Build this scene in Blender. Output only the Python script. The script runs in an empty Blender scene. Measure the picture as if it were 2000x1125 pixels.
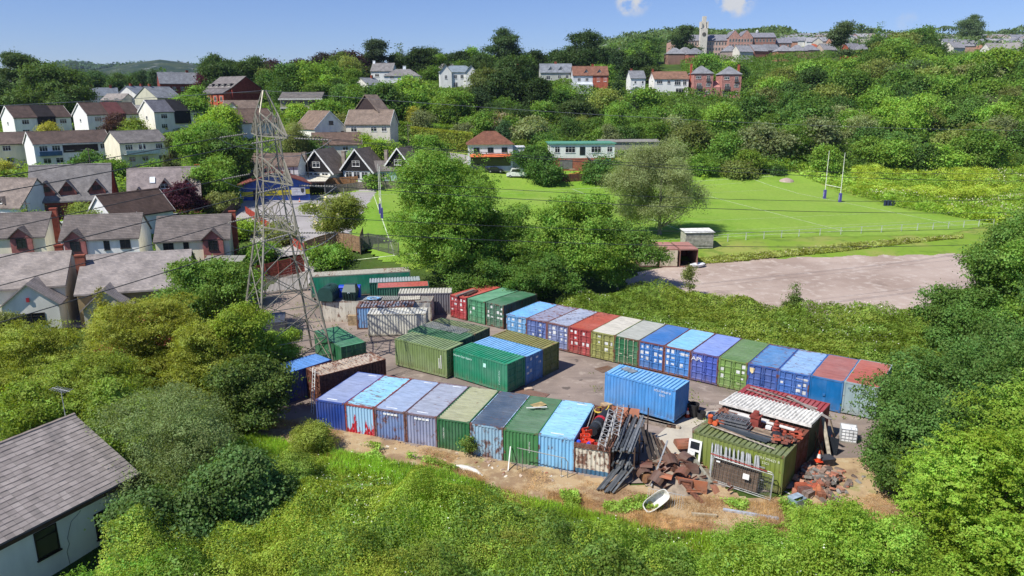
import bpy, bmesh, math, random
import numpy as np
from mathutils import Matrix, Vector
R = math.radians
SC = bpy.context.scene
COL = SC.collection
# ---------------------------------------------------------------- camera
F, PITCH, ROLL, CH = 1413.85, .2537, -.0038, 23.826
cP, sP, cR_, sR_ = math.cos(PITCH), math.sin(PITCH), math.cos(ROLL), math.sin(ROLL)
cam = bpy.data.cameras.new('camera'); camo = bpy.data.objects.new('camera', cam); COL.objects.link(camo)
cam.sensor_width = 36; cam.lens = 36 * F / 2000; cam.clip_start = .5; cam.clip_end = 12000
_U0, _D = Vector((0, sP, cP)), Vector((0, cP, -sP)); _X = Vector((1, 0, 0))
_r, _u = cR_ * _X + sR_ * _U0, -sR_ * _X + cR_ * _U0
camo.matrix_world = Matrix(((_r.x, _u.x, -_D.x, 0), (_r.y, _u.y, -_D.y, 0), (_r.z, _u.z, -_D.z, CH), (0, 0, 0, 1)))
SC.camera = camo
# ---------------------------------------------------------------- light: sun from the left, a little in front of the yard
SUN_EL, SUN_AZ = R(52), R(35)                      # shadows run to +X turned SUN_AZ towards +Y
sdir = Vector((-math.cos(SUN_AZ) * math.cos(SUN_EL), -math.sin(SUN_AZ) * math.cos(SUN_EL), math.sin(SUN_EL)))
sun = bpy.data.lights.new('sun', 'SUN'); suno = bpy.data.objects.new('sun', sun); COL.objects.link(suno)
sun.energy = 5.0; sun.angle = R(.53); sun.color = (1, .955, .88)
suno.rotation_euler = sdir.to_track_quat('Z', 'Y').to_euler()
W = bpy.data.worlds.new('World'); SC.world = W; W.use_nodes = True
wn = W.node_tree; wn.nodes.clear()
_sky = wn.nodes.new('ShaderNodeTexSky'); _sky.sky_type = 'NISHITA'; _sky.sun_disc = False
_sky.sun_elevation = SUN_EL; _sky.sun_rotation = math.atan2(sdir.x, sdir.y)
_sky.altitude = 60; _sky.air_density = 1.0; _sky.dust_density = .15; _sky.ozone_density = 6.
_bg = wn.nodes.new('ShaderNodeBackground'); _bg.inputs[1].default_value = .095
_out = wn.nodes.new('ShaderNodeOutputWorld')
def _wn(t, **k):
    n = wn.nodes.new('ShaderNode' + t)
    for a, b in k.items(): setattr(n, a, b)
    return n
_dir = _wn('TexCoord').outputs['Generated']; _nz = _wn('TexNoise'); _nz.inputs['Scale'].default_value = 34; _nz.inputs['Detail'].default_value = 7; _nz.inputs['Roughness'].default_value = .62; wn.links.new(_dir, _nz.inputs['Vector'])
_tn = _wn('Mix', data_type='RGBA', blend_type='MULTIPLY'); _tn.inputs[0].default_value = 1; wn.links.new(_sky.outputs[0], _tn.inputs[6]); _tn.inputs[7].default_value = (.8, .82, 1.06, 1); _csrc = _tn.outputs[2]
for _px, _py, _w, _a in ((1240, -6, 1.6, 2.2), (1440, -6, 1.7, 2.2), (1772, 42, .8, .5), (1228, 8, 1., 1.8), (1425, 2, 1., 1.6)):      # small fair weather wisps: a soft patch of sky directions broken up by noise
    _r, _u = (_px - 1000) / F, (562.5 - _py) / F; _v = Vector((_r, cP + _u * sP, -sP + _u * cP)).normalized()
    _dt = _wn('VectorMath', operation='DOT_PRODUCT'); wn.links.new(_dir, _dt.inputs[0]); _dt.inputs[1].default_value = _v
    _mr = _wn('MapRange', interpolation_type='SMOOTHSTEP'); wn.links.new(_dt.outputs['Value'], _mr.inputs[0]); _mr.inputs[1].default_value = math.cos(R(_w)); _mr.inputs[2].default_value = 1.; _mr.inputs[4].default_value = _a
    _ad = _wn('Math', operation='MULTIPLY'); _n2 = _wn('MapRange'); wn.links.new(_nz.outputs[0], _n2.inputs[0]); _n2.inputs[1].default_value = .47; _n2.inputs[2].default_value = .72
    wn.links.new(_mr.outputs[0], _ad.inputs[0]); wn.links.new(_n2.outputs[0], _ad.inputs[1]); _ad.use_clamp = True
    _mx = _wn('Mix', data_type='RGBA'); wn.links.new(_ad.outputs[0], _mx.inputs[0]); wn.links.new(_csrc, _mx.inputs[6]); _mx.inputs[7].default_value = (5.6, 5.8, 6.2, 1); _csrc = _mx.outputs[2]
wn.links.new(_csrc, _bg.inputs[0]); wn.links.new(_bg.outputs[0], _out.inputs[0])
SC.view_settings.view_transform = 'Standard'; SC.view_settings.look = 'None'
SC.view_settings.exposure = .3; SC.view_settings.gamma = 1
SC.cycles.max_bounces = 6; SC.cycles.diffuse_bounces = 3; SC.cycles.glossy_bounces = 2
SC.cycles.transmission_bounces = 3; SC.cycles.transparent_max_bounces = 6; SC.cycles.volume_bounces = 0
SC.cycles.use_denoising = True; SC.cycles.caustics_reflective = False; SC.cycles.caustics_refractive = False
# ---------------------------------------------------------------- helpers
def lin(h, a=None, k=1.0):
    h = h.lstrip('#'); v = [int(h[i:i + 2], 16) / 255 for i in (0, 2, 4)]
    v = [(x / 12.92 if x <= .04045 else ((x + .055) / 1.055) ** 2.4) * k for x in v]
    return (*v, 1.0 if a is None else a)
def proj(x, y, z):
    z -= CH; d = y * cP - z * sP; u = y * sP + z * cP; r = x
    r, u = r * cR_ + u * sR_, -r * sR_ + u * cR_
    return 1000 + F * r / d, 562.5 - F * u / d
def ray(px, py):
    r, u = (px - 1000) / F, (562.5 - py) / F
    r, u = r * cR_ - u * sR_, r * sR_ + u * cR_
    return r, cP + u * sP, -sP + u * cP
def g(px, py, z=0.):
    d = ray(px, py); t = (z - CH) / d[2]; return d[0] * t, d[1] * t
def at(px, py, Y):
    d = ray(px, py); t = Y / d[1]; return d[0] * t, Y, CH + d[2] * t
# terrain: height along the view for a few directions x/y, straight lines between
PROF = [(-.78, [(0, -3), (30, -1), (60, 0), (100, 0), (130, 4), (175, 8.5), (215, 13), (265, 21), (300, 25), (400, 28), (700, 36), (1500, 60), (2500, 112), (3200, 112)]),
        (-.42, [(0, -3), (45, 0), (60, 0), (105, 0), (130, 3.2), (165, 6), (185, 11), (200, 14), (235, 18.5), (270, 20.5), (300, 26), (400, 30), (700, 40), (1500, 60), (2500, 118), (3200, 112)]),
        (-.25, [(0, -3), (45, 0), (60, 0), (88, 0), (103, 3), (170, 3.2), (178, 6), (188, 11), (195, 13.5), (235, 18.5), (290, 27), (330, 31), (450, 38), (700, 44), (2500, 70), (3200, 70)]),
        (0, [(0, -3), (40, -.5), (50, 0), (60, 0), (85, 0), (100, 3), (178, 3), (190, 5.8), (220, 11), (290, 28.5), (350, 34), (450, 42), (526, 50), (800, 56), (1200, 60), (2500, 80), (3200, 80)]),
        (.2, [(0, -3), (36, -.6), (44, 0), (60, 0), (77, .2), (84, 1.2), (100, 1.5), (108, 3), (175, 3), (195, 5.5), (230, 12), (290, 26), (450, 46), (526, 53), (800, 82), (1000, 101), (1500, 108), (2500, 108), (3200, 100)]),
        (.45, [(0, -3), (34, -.5), (42, 0), (60, 0), (66, .3), (80, 1.2), (100, 1.5), (109, 3), (165, 3), (185, 4.5), (210, 9), (290, 24), (400, 42), (526, 54), (800, 82), (1000, 99), (2500, 104), (3200, 100)]),
        (.78, [(0, -2), (30, 0), (55, .5), (80, 1.2), (100, 1.8), (112, 3), (165, 3.4), (180, 6), (210, 11), (290, 26), (400, 42), (526, 55), (800, 80), (1000, 95), (2500, 100), (3200, 100)])]
_PU = np.array([p[0] for p in PROF])
def hzv(x, y):
    x = np.asarray(x, float); y = np.asarray(y, float)
    u = np.clip(x / np.maximum(y, 8.), -.78, .78)
    k = np.clip(np.searchsorted(_PU, u, side='right') - 1, 0, len(PROF) - 2)
    t = (u - _PU[k]) / (_PU[k + 1] - _PU[k])
    zs = np.stack([np.interp(y, [a for a, b in p[1]], [b for a, b in p[1]]) for p in PROF])
    i = np.arange(u.size); zf = zs.reshape(len(PROF), -1); kf = k.ravel()
    return (zf[kf, i] * (1 - t.ravel()) + zf[kf + 1, i] * t.ravel()).reshape(u.shape)
def hz(x, y): return float(hzv(np.array([x]), np.array([y]))[0])
def px2x(px, Y, z): return (px - 1000) / F * (Y * cP - (z - CH) * sP)
def spot(px, Y):
    x = px2x(px, Y, 10)
    for _ in range(4): x = px2x(px, Y, hz(x, Y))
    return x, Y, hz(x, Y)
class MB:
    """collects polygons, then links them as one mesh object"""
    def __init__(s): s.v = []; s.f = []
    def poly(s, pts):
        n = len(s.v); s.v += [tuple(p) for p in pts]; s.f.append(tuple(range(n, n + len(pts)))); return s
    def hexa(s, b, t):
        n = len(s.v); s.v += [tuple(p) for p in b] + [tuple(p) for p in t]; k = len(b)
        s.f.append(tuple(n + i for i in reversed(range(k)))); s.f.append(tuple(n + k + i for i in range(k)))
        for i in range(k): j = (i + 1) % k; s.f.append((n + i, n + j, n + k + j, n + k + i))
        return s
    def box(s, x0, x1, y0, y1, z0, z1):
        return s.hexa([(x0, y0, z0), (x1, y0, z0), (x1, y1, z0), (x0, y1, z0)], [(x0, y0, z1), (x1, y0, z1), (x1, y1, z1), (x0, y1, z1)])
    def bar(s, a, b, w, h=None, up=(0, 0, 1)):
        a, b = Vector(a), Vector(b); d = (b - a).normalized(); h = h or w
        sd = d.cross(Vector(up))
        if sd.length < 1e-4: sd = d.cross(Vector((1, 0, 0)))
        sd.normalize(); u = sd.cross(d); sd *= w / 2; u *= h / 2
        q = [-sd - u, sd - u, sd + u, -sd + u]
        return s.hexa([a + p for p in q], [b + p for p in q])
    def tube(s, pts, rad, n=6, caps=True):
        pts = [Vector(p) for p in pts]; rad = rad if isinstance(rad, (list, tuple)) else [rad] * len(pts); base = len(s.v)
        ref = None
        for i, p in enumerate(pts):
            d = (pts[min(i + 1, len(pts) - 1)] - pts[max(i - 1, 0)]).normalized()
            if ref is None: ref = d.orthogonal().normalized()
            a = (ref - d * ref.dot(d)); a = (a if a.length > 1e-5 else d.orthogonal()).normalized(); b = d.cross(a); ref = a
            for k in range(n): t = 2 * math.pi * k / n; s.v.append(tuple(p + (a * math.cos(t) + b * math.sin(t)) * rad[i]))
        for i in range(len(pts) - 1):
            for k in range(n): j = (k + 1) % n; s.f.append((base + i * n + k, base + i * n + j, base + (i + 1) * n + j, base + (i + 1) * n + k))
        if caps: s.f.append(tuple(base + k for k in reversed(range(n)))); s.f.append(tuple(base + (len(pts) - 1) * n + k for k in range(n)))
        return s
    def lathe(s, prof, c=(0, 0, 0), n=12):
        base = len(s.v)
        for r, z in prof:
            for k in range(n): t = 2 * math.pi * k / n; s.v.append((c[0] + r * math.cos(t), c[1] + r * math.sin(t), c[2] + z))
        for i in range(len(prof) - 1):
            for k in range(n): j = (k + 1) % n; s.f.append((base + i * n + k, base + i * n + j, base + (i + 1) * n + j, base + (i + 1) * n + k))
        s.f.append(tuple(base + k for k in reversed(range(n)))); s.f.append(tuple(base + (len(prof) - 1) * n + k for k in range(n)))
        return s
    def prism(s, sec, x0, x1):
        """sec: (y, z) outline, pushed along x"""
        return s.hexa([(x0, y, z) for y, z in sec], [(x1, y, z) for y, z in sec])
    def xf(s, M):
        s.v = [tuple(M @ Vector(p)) for p in s.v]; return s
    def add(s, o):
        n = len(s.v); s.v += o.v; s.f += [tuple(i + n for i in f) for f in o.f]; return s
    def mesh(s, name, m=None):
        me = bpy.data.meshes.new(name); me.from_pydata(s.v, [], s.f)
        bm = bmesh.new(); bm.from_mesh(me); bmesh.ops.recalc_face_normals(bm, faces=bm.faces); bm.to_mesh(me); bm.free()
        if m: me.materials.append(m)
        return me
def link(name, me, parent=None, loc=(0, 0, 0), rz=0., col=None):
    o = bpy.data.objects.new(name, me); COL.objects.link(o); o.location = loc; o.rotation_euler = (0, 0, rz)
    if parent: o.parent = parent
    if col: o.color = col
    return o
def ob(name, mb, m, parent=None, loc=(0, 0, 0), rz=0., col=None): return link(name, mb.mesh(name, m), parent, loc, rz, col)
def tag(o, label, cat, group=None):
    o['label'] = label; o['category'] = cat
    if group: o['group'] = group
    return o
def thing(name, label, cat, loc, rz=0., group=None):
    o = bpy.data.objects.new(name, None); COL.objects.link(o); o.location = loc; o.rotation_euler = (0, 0, rz); o.empty_display_size = .3
    return tag(o, label, cat, group)
def struct(name, mb, m, kind='structure', col=None):
    o = ob(name, mb, m, col=col) if isinstance(mb, MB) else link(name, mb, col=col)
    if not isinstance(mb, MB) and m: mb.materials.append(m)
    o['kind'] = kind; return o
def npmesh(name, V, nper, m=None):
    """V: (n*nper, 3) corner array of separate nper-gons"""
    V = np.ascontiguousarray(V, np.float32); n = len(V); me = bpy.data.meshes.new(name)
    me.vertices.add(n); me.vertices.foreach_set('co', V.ravel()); me.loops.add(n)
    me.loops.foreach_set('vertex_index', np.arange(n, dtype=np.int32)); me.polygons.add(n // nper)
    me.polygons.foreach_set('loop_start', np.arange(0, n, nper, dtype=np.int32))
    me.polygons.foreach_set('loop_total', np.full(n // nper, nper, np.int32)); me.update(calc_edges=True)
    if m: me.materials.append(m)
    return me
# ---------------------------------------------------------------- materials
class NT:
    def __init__(s, name):
        s.m = bpy.data.materials.new(name); s.m.use_nodes = True; s.t = s.m.node_tree; s.t.nodes.clear()
    def __call__(s, typ, *ins, **kw):
        n = s.t.nodes.new('ShaderNode' + typ); named = kw.pop('ins', {})
        for k, v in kw.items(): setattr(n, k, v)
        for k, v in list(enumerate(ins)) + list(named.items()):
            if v is None: continue
            so = n.inputs[k]
            if isinstance(v, bpy.types.NodeSocket): s.t.links.new(v, so)
            elif isinstance(v, bpy.types.Node): s.t.links.new(v.outputs[0], so)
            else: so.default_value = v
        return n
    def math(s, op, a, b=0., c=None): return s('Math', a, b, c, operation=op)
    def mix(s, f, a, b, mode='MIX'):
        n = s.t.nodes.new('ShaderNodeMix'); n.data_type = 'RGBA'; n.blend_type = mode
        for k, v in ((0, f), (6, a), (7, b)):
            if isinstance(v, bpy.types.NodeSocket): s.t.links.new(v, n.inputs[k])
            elif isinstance(v, bpy.types.Node): s.t.links.new(v.outputs[0], n.inputs[k])
            else: n.inputs[k].default_value = v
        return n.outputs[2]
    def ramp(s, f, lo, hi, a=0., b=1.):
        return s('MapRange', f, lo, hi, a, b, interpolation_type='SMOOTHSTEP').outputs[0]
    def noise(s, vec, sc, det=3., w=None, rough=.55):
        n = s('TexNoise', noise_dimensions='4D' if w is not None else '3D', ins={'Scale': sc, 'Detail': det, 'Roughness': rough, 'Vector': vec})
        if w is not None: s.t.links.new(w, n.inputs['W'])
        return n.outputs[0]
    def map(s, vec, sc): return s('Mapping', ins={'Vector': vec, 'Scale': sc}).outputs[0]
    def out(s, sh): s('OutputMaterial', sh); return s.m
    def princ(s, col, rough=.6, metal=0., spec=.4, bump=None, bs=.3, bd=.02):
        p = s('BsdfPrincipled', ins={'Base Color': col, 'Roughness': rough, 'Metallic': metal, 'Specular IOR Level': spec})
        if bump is not None:
            b = s('Bump', ins={'Strength': bs, 'Distance': bd, 'Height': bump}); s.t.links.new(b.outputs[0], p.inputs['Normal'])
        return s.out(p.outputs[0])
def m_paint():
    """painted steel: the object's own colour, its alpha = how rusty"""
    n = NT('painted_steel'); oi = n('ObjectInfo'); co = n('TexCoord').outputs['Object']
    w = n.math('MULTIPLY', oi.outputs['Random'], 60.).outputs[0]; col = oi.outputs['Color']; al = oi.outputs['Alpha']
    fade = n.noise(co, .55, 4., w); fine = n.noise(n.map(co, (1.6, 5, .6)), 1., 4., w)
    c1 = n.mix(n.ramp(fade, .35, .75, 0., .24), col, n.mix(.5, col, (.62, .62, .6, 1)))
    c1 = n.mix(1., c1, n('CombineColor', *[n.ramp(fine, .3, .7, .8, 1.06)] * 3), 'MULTIPLY')
    rn = n.noise(n.map(co, (.8, 2.6, .9)), 1.9, 9., w, .66)
    th = n.math('SUBTRACT', .74, n.math('MULTIPLY', al, .38)).outputs[0]
    sp = n('SeparateXYZ', co); ex = n.math('ADD', n.ramp(n.math('ABSOLUTE', sp.outputs[0]), 1.0, 1.2, 0., .07), n.ramp(n.math('ABSOLUTE', sp.outputs[1]), 2.55, 3.0, 0., .09)).outputs[0]
    d = n.math('ADD', n.math('SUBTRACT', rn, th), n.math('MULTIPLY', ex, n.math('MINIMUM', n.math('MULTIPLY', al, 3.), 1.))).outputs[0]
    rc = n.mix(n.ramp(n.noise(co, 7., 4., w), .35, .65), (.075, .03, .02, 1), (.21, .085, .05, 1))
    dk = n.noise(n.map(co, (.5, 4., 1)), 1.3, 5., w)
    c1 = n.mix(n.ramp(dk, .62, .72, 0., .55), c1, n.mix(.7, c1, (.04, .04, .04, 1)))
    gz = n.math('MULTIPLY', n.ramp(sp.outputs[2], .15, .85, 1., 0.), n.ramp(n.noise(n.map(co, (2, 2, .6)), 1.6, 6., w), .35, .65)).outputs[0]; c1 = n.mix(n.math('MULTIPLY', gz, .45).outputs[0], c1, (.16, .115, .08, 1))
    c2 = n.mix(n.ramp(d, -.02, .09, 0., .92), c1, rc)
    return n.princ(c2, n.ramp(d, -.02, .05, .5, .9), 0., .35, n.noise(co, 3., 3., w), .15, .03)
def m_plain(name, rough=.6, metal=0., var=.25, sc=2.):
    n = NT(name); oi = n('ObjectInfo'); co = n('TexCoord').outputs['Object']; w = n.math('MULTIPLY', oi.outputs['Random'], 40.).outputs[0]
    v = n.ramp(n.noise(co, sc, 5., w), .3, .7, 1 - var, 1 + var * .5)
    return n.princ(n.mix(1., oi.outputs['Color'], n('CombineColor', v, v, v), 'MULTIPLY'), rough, metal, .4)
def m_render():
    n = NT('rendered_wall'); oi = n('ObjectInfo'); co = n('TexCoord').outputs['Object']; w = n.math('MULTIPLY', oi.outputs['Random'], 40.).outputs[0]
    v = n.ramp(n.noise(n.map(co, (1, 1, .35)), .9, 6., w), .3, .7, .84, 1.04)
    c = n.mix(1., oi.outputs['Color'], n('CombineColor', v, v, n.math('MULTIPLY', v, .985)), 'MULTIPLY')
    return n.princ(c, .9, 0., .2, n.noise(co, 30., 2.), .25, .02)
def wallvec(n, kz=1.):
    s = n('SeparateXYZ', n('TexCoord').outputs['Object'])
    return n('CombineXYZ', n.math('ADD', s.outputs[0], s.outputs[1]), n.math('MULTIPLY', s.outputs[2], kz), 0.).outputs[0], s
def m_brick():
    n = NT('brickwork'); v, s = wallvec(n); oi = n('ObjectInfo')
    b = n('TexBrick', ins={'Vector': v, 'Color1': (.85, .85, .85, 1), 'Color2': (1.15, 1.05, 1., 1), 'Mortar': (1.3, 1.5, 1.6, 1), 'Scale': 1., 'Mortar Size': .012, 'Brick Width': .225, 'Row Height': .075, 'Bias': 0.})
    c = n.mix(1., oi.outputs['Color'], b.outputs[0], 'MULTIPLY')
    vv = n.ramp(n.noise(n('TexCoord').outputs['Object'], 1.3, 4.), .3, .7, .78, 1.15)
    return n.princ(n.mix(1., c, n('CombineColor', vv, vv, vv), 'MULTIPLY'), .9, 0., .2)
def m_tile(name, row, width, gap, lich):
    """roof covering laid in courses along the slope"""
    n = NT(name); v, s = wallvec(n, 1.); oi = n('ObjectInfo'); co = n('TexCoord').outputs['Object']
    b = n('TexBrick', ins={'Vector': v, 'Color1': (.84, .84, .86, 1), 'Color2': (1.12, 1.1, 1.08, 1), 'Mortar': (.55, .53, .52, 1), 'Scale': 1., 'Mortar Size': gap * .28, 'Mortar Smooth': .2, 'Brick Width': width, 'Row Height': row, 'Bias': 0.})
    fr = n.math('FRACT', n.math('DIVIDE', s.outputs[2], row)).outputs[0]; ln = n.ramp(fr, 0., gap / row * 1.3, .22, 1.); saw = n.math('SUBTRACT', 1., fr).outputs[0]  # joint grime and the shadow under each tile lip, both put into the colour
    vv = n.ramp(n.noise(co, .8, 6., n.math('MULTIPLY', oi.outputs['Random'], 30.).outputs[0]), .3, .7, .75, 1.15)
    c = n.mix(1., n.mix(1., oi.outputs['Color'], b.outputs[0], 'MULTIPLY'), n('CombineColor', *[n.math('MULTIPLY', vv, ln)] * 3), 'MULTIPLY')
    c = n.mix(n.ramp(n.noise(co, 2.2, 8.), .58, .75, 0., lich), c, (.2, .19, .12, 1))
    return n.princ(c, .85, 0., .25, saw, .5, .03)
def m_neartile():
    n = NT('weathered_roof_tiles'); oi = n('ObjectInfo'); co = n('TexCoord').outputs['Object']; rnd = n('NewGeometry').outputs['Random Per Island']
    v = n.math('MULTIPLY', n.ramp(rnd, 0., 1., .82, 1.12), n.ramp(n.noise(co, .7, 6.), .3, .7, .82, 1.1)).outputs[0]; c = n.mix(1., oi.outputs['Color'], n('CombineColor', v, v, v), 'MULTIPLY')
    c = n.mix(n.ramp(n.noise(co, 5., 8., None, .7), .58, .68, 0., .65), c, (.09, .085, .075, 1)); c = n.mix(n.ramp(n.noise(co, 9., 6., None, .7), .63, .7, 0., .6), c, (.42, .41, .33, 1))
    c = n.mix(n.ramp(n.noise(n.map(co, (1.2, .25, .25)), 1., 5.), .56, .7, 0., .45), c, (.12, .115, .11, 1))
    return n.princ(c, .9, 0., .2, n.noise(co, 40., 3.), .2, .01)
M_NEARTILE = m_neartile()
def m_leaf():
    n = NT('leaves'); oi = n('ObjectInfo'); geo = n('NewGeometry'); co = n('TexCoord').outputs['Object']
    rnd = geo.outputs['Random Per Island']; cl = n.noise(co, .45, 3., n.math('MULTIPLY', oi.outputs['Random'], 50.).outputs[0])
    h = n.math('ADD', n.math('MULTIPLY', n.math('SUBTRACT', rnd, .5), .035), n.math('MULTIPLY', n.math('SUBTRACT', cl, .5), .06))
    hs = n('HueSaturation', ins={'Hue': n.math('ADD', .486, h).outputs[0], 'Saturation': n.ramp(cl, .3, .7, 1.0, .92), 'Value': n.math('MULTIPLY', n.math('MULTIPLY', n.ramp(rnd, 0., 1., 2.0, 2.75), n.ramp(n.noise(co, 2.6, 2.), .3, .7, .8, 1.2)), n.ramp(cl, .3, .7, .75, 1.27)).outputs[0], 'Color': oi.outputs['Color']})
    c = hs.outputs[0]
    df = n('BsdfDiffuse', c); tr = n('BsdfTranslucent', n.mix(1., c, (1.15, 1.1, .5, 1), 'MULTIPLY'))
    gl = n('BsdfGlossy', n.mix(.5, c, (1, 1, 1, 1)), .6)
    return n.out(n('MixShader', .02, n('MixShader', .46, df, tr), gl).outputs[0])
def m_bark():
    n = NT('bark'); oi = n('ObjectInfo'); co = n('TexCoord').outputs['Object']
    v = n.ramp(n.noise(n.map(co, (6, 6, 1.)), 2., 5.), .3, .7, .6, 1.25)
    return n.princ(n.mix(1., oi.outputs['Color'], n('CombineColor', v, v, v), 'MULTIPLY'), .95, 0., .1)
def m_glass():
    n = NT('window_glass'); return n.princ((.018, .022, .028, 1), .06, 0., .7)
def m_ground(name, cols, scales, rough=.95, bump=.3):
    """a ground mixed from colours by noise: cols [base, (colour, lo, hi, strength) ...]"""
    n = NT(name); co = n('TexCoord').outputs['Object']; c = cols[0]; last = None
    for (cc, lo, hi, st), sc in zip(cols[1:], scales):
        last = n.noise(co, sc, 6., None, .6); c = n.mix(n.ramp(last, lo, hi, 0., st), c, cc)
    return n.princ(c, rough, 0., .15, n.noise(co, 6., 5.), bump, .06)
def m_peel():
    """pale blue paint flaking off an older red coat, most of it low down and in streaks"""
    n = NT('peeling_paint'); co = n('TexCoord').outputs['Object']; sx = n('SeparateXYZ', co)
    v = n.math('ADD', n.noise(n.map(co, (2.6, 2.6, .7)), 1.1, 7., None, .65), n.math('MULTIPLY', n.math('SUBTRACT', 1.15, sx.outputs[2]), .17)).outputs[0]
    v = n.math('ADD', v, n.math('MULTIPLY', n.math('ABSOLUTE', sx.outputs[0]), .07)).outputs[0]
    c = n.mix(n.ramp(v, .575, .6), lin('#9cc4e0'), lin('#b02433')); c = n.mix(n.ramp(n.noise(co, 6., 6.), .66, .72), c, (.2, .08, .05, 1))
    return n.princ(c, .6)
M_PEEL = m_peel(); M_PAINT = m_paint(); M_PLAIN = m_plain('plain_paint', .45); M_MATT = m_plain('weathered_surface', .9, 0., .35, 3.); M_WOOD = m_plain('weathered_wood', .85, 0., .4, 4.)
M_METAL = m_plain('galvanised_steel', .5, .25, .3, 3.); M_RENDER = m_render(); M_BRICK = m_brick(); M_LEAF = m_leaf(); M_BARK = m_bark(); M_GLASS = m_glass()
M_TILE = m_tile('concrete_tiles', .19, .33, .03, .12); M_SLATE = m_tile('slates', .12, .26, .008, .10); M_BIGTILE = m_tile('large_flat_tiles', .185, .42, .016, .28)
M_TERRAIN = m_ground('hillside_soil', [(.035, .06, .015, 1), ((.07, .12, .02, 1), .4, .6, .9), ((.10, .10, .035, 1), .55, .7, .6)], [.05, .3])
M_YARD = m_ground('worn_tarmac', [(.27, .215, .18, 1), ((.18, .145, .125, 1), .42, .62, .8), ((.40, .35, .31, 1), .55, .72, .7), ((.13, .105, .09, 1), .66, .74, .6)], [.16, .7, .35])
def m_yard():
    n = NT('worn_tarmac_yard'); co = n('TexCoord').outputs['Object']; rot = n('Mapping', ins={'Vector': co, 'Rotation': (0, 0, R(36)), 'Scale': (.16, 1.3, 1)}).outputs[0]
    c = n.mix(n.ramp(n.noise(co, .16, 6.), .42, .62, 0., .8), (.275, .22, .185, 1), (.18, .145, .125, 1)); c = n.mix(n.ramp(n.noise(co, .7, 7., None, .65), .52, .7, 0., .7), c, (.39, .33, .28, 1))
    c = n.mix(n.ramp(n.noise(rot, .9, 5.), .52, .68, 0., .55), c, (.15, .12, .105, 1)); c = n.mix(n.ramp(n.noise(co, .55, 4., None, .45), .66, .7, 0., .75), c, (.085, .07, .062, 1))
    c = n.mix(n.ramp(n.noise(co, 9., 5., None, .7), .6, .72, 0., .5), c, (.45, .40, .35, 1)); c = n.mix(n.ramp(n.noise(co, .9, 8., None, .7), .64, .7, 0., .5), c, (.14, .17, .05, 1))
    return n.princ(c, .92, 0., .2, n.noise(co, 7., 6.), .4, .04)
M_YARD = m_yard()
M_CONC = m_ground('old_concrete', [(.47, .43, .35, 1), ((.35, .32, .27, 1), .45, .65, .7)], [.6])
M_GRAVEL = m_ground('red_gravel', [(.40, .32, .27, 1), ((.29, .22, .18, 1), .42, .6, .8), ((.47, .40, .345, 1), .5, .68, .8), ((.2, .15, .12, 1), .6, .7, .5), ((.5, .44, .4, 1), .62, .75, .6)], [.07, .9, .22, 3.])
M_ASPH = m_ground('grey_asphalt', [(.36, .34, .33, 1), ((.28, .26, .25, 1), .4, .65, .7)], [.12])
M_DRY = m_ground('dry_grass_ground', [(.40, .29, .165, 1), ((.22, .14, .085, 1), .45, .62, .75), ((.46, .38, .24, 1), .52, .66, .7), ((.14, .2, .03, 1), .6, .72, .6)], [.5, 1.4, .3])
def m_pitch():
    n = NT('mown_grass'); co = n('TexCoord').outputs['Object']; s = n('SeparateXYZ', co)
    a = n.math('ADD', n.math('MULTIPLY', s.outputs[0], .975), n.math('MULTIPLY', s.outputs[1], .223))
    st = n.math('SINE', n.math('MULTIPLY', a, 2 * math.pi / 11.)).outputs[0]
    c = n.mix(n.ramp(n.noise(co, .09, 5.), .35, .65), (.135, .265, .024, 1), (.2, .32, .042, 1))
    c = n.mix(n.ramp(n.noise(n.map(co, (1, .5, 1)), .7, 6.), .5, .72, 0., .55), c, (.25, .33, .06, 1))
    c = n.mix(n.ramp(st, -.4, .4, 0., .26), c, (.22, .40, .04, 1)); c = n.mix(n.ramp(n.noise(co, .025, 4.), .42, .6, 0., .6), c, (.24, .34, .06, 1)); c = n.mix(n.ramp(n.noise(co, 1.6, 6.), .45, .7, 0., .35), c, (.09, .2, .012, 1))
    return n.princ(c, .95, 0., .1, n.noise(co, 5., 4.), .3, .05)
M_PITCH = m_pitch()
M_ROUGH = m_ground('rough_grass', [(.17, .27, .03, 1), ((.28, .28, .08, 1), .45, .65, .8), ((.09, .17, .02, 1), .5, .68, .7)], [.15, .6])
# lettering meshes (made once, before the scene is large)
_TXT = {}
def make_texts(strs):
    os_ = []
    for t in strs:
        c = bpy.data.curves.new('lettering', 'FONT'); c.body = t; c.size = 1; c.align_x = 'CENTER'; c.align_y = 'CENTER'
        o = bpy.data.objects.new('lettering', c); COL.objects.link(o); os_.append((t, o))
    dg = bpy.context.evaluated_depsgraph_get()
    for t, o in os_:
        me = bpy.data.meshes.new_from_object(o.evaluated_get(dg)); me.materials.clear(); me.materials.append(M_PLAIN); _TXT[t] = me
    for t, o in os_: bpy.data.objects.remove(o)
make_texts(['APL', 'PCIU 297627 8', '22G1', 'PCIU 295621 8', 'North-Star-Space', 'TEXU 204 1', 'WELCOME TO', 'RUGBY CLUB', '42'])
def lettering(parent, text, size, loc, rot, col=(.8, .8, .78, 1), name='lettering', sx=1.):
    o = link(name, _TXT[text], parent, loc, 0, col); o.rotation_euler = rot; o.scale = (size * sx, size, size); return o
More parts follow.
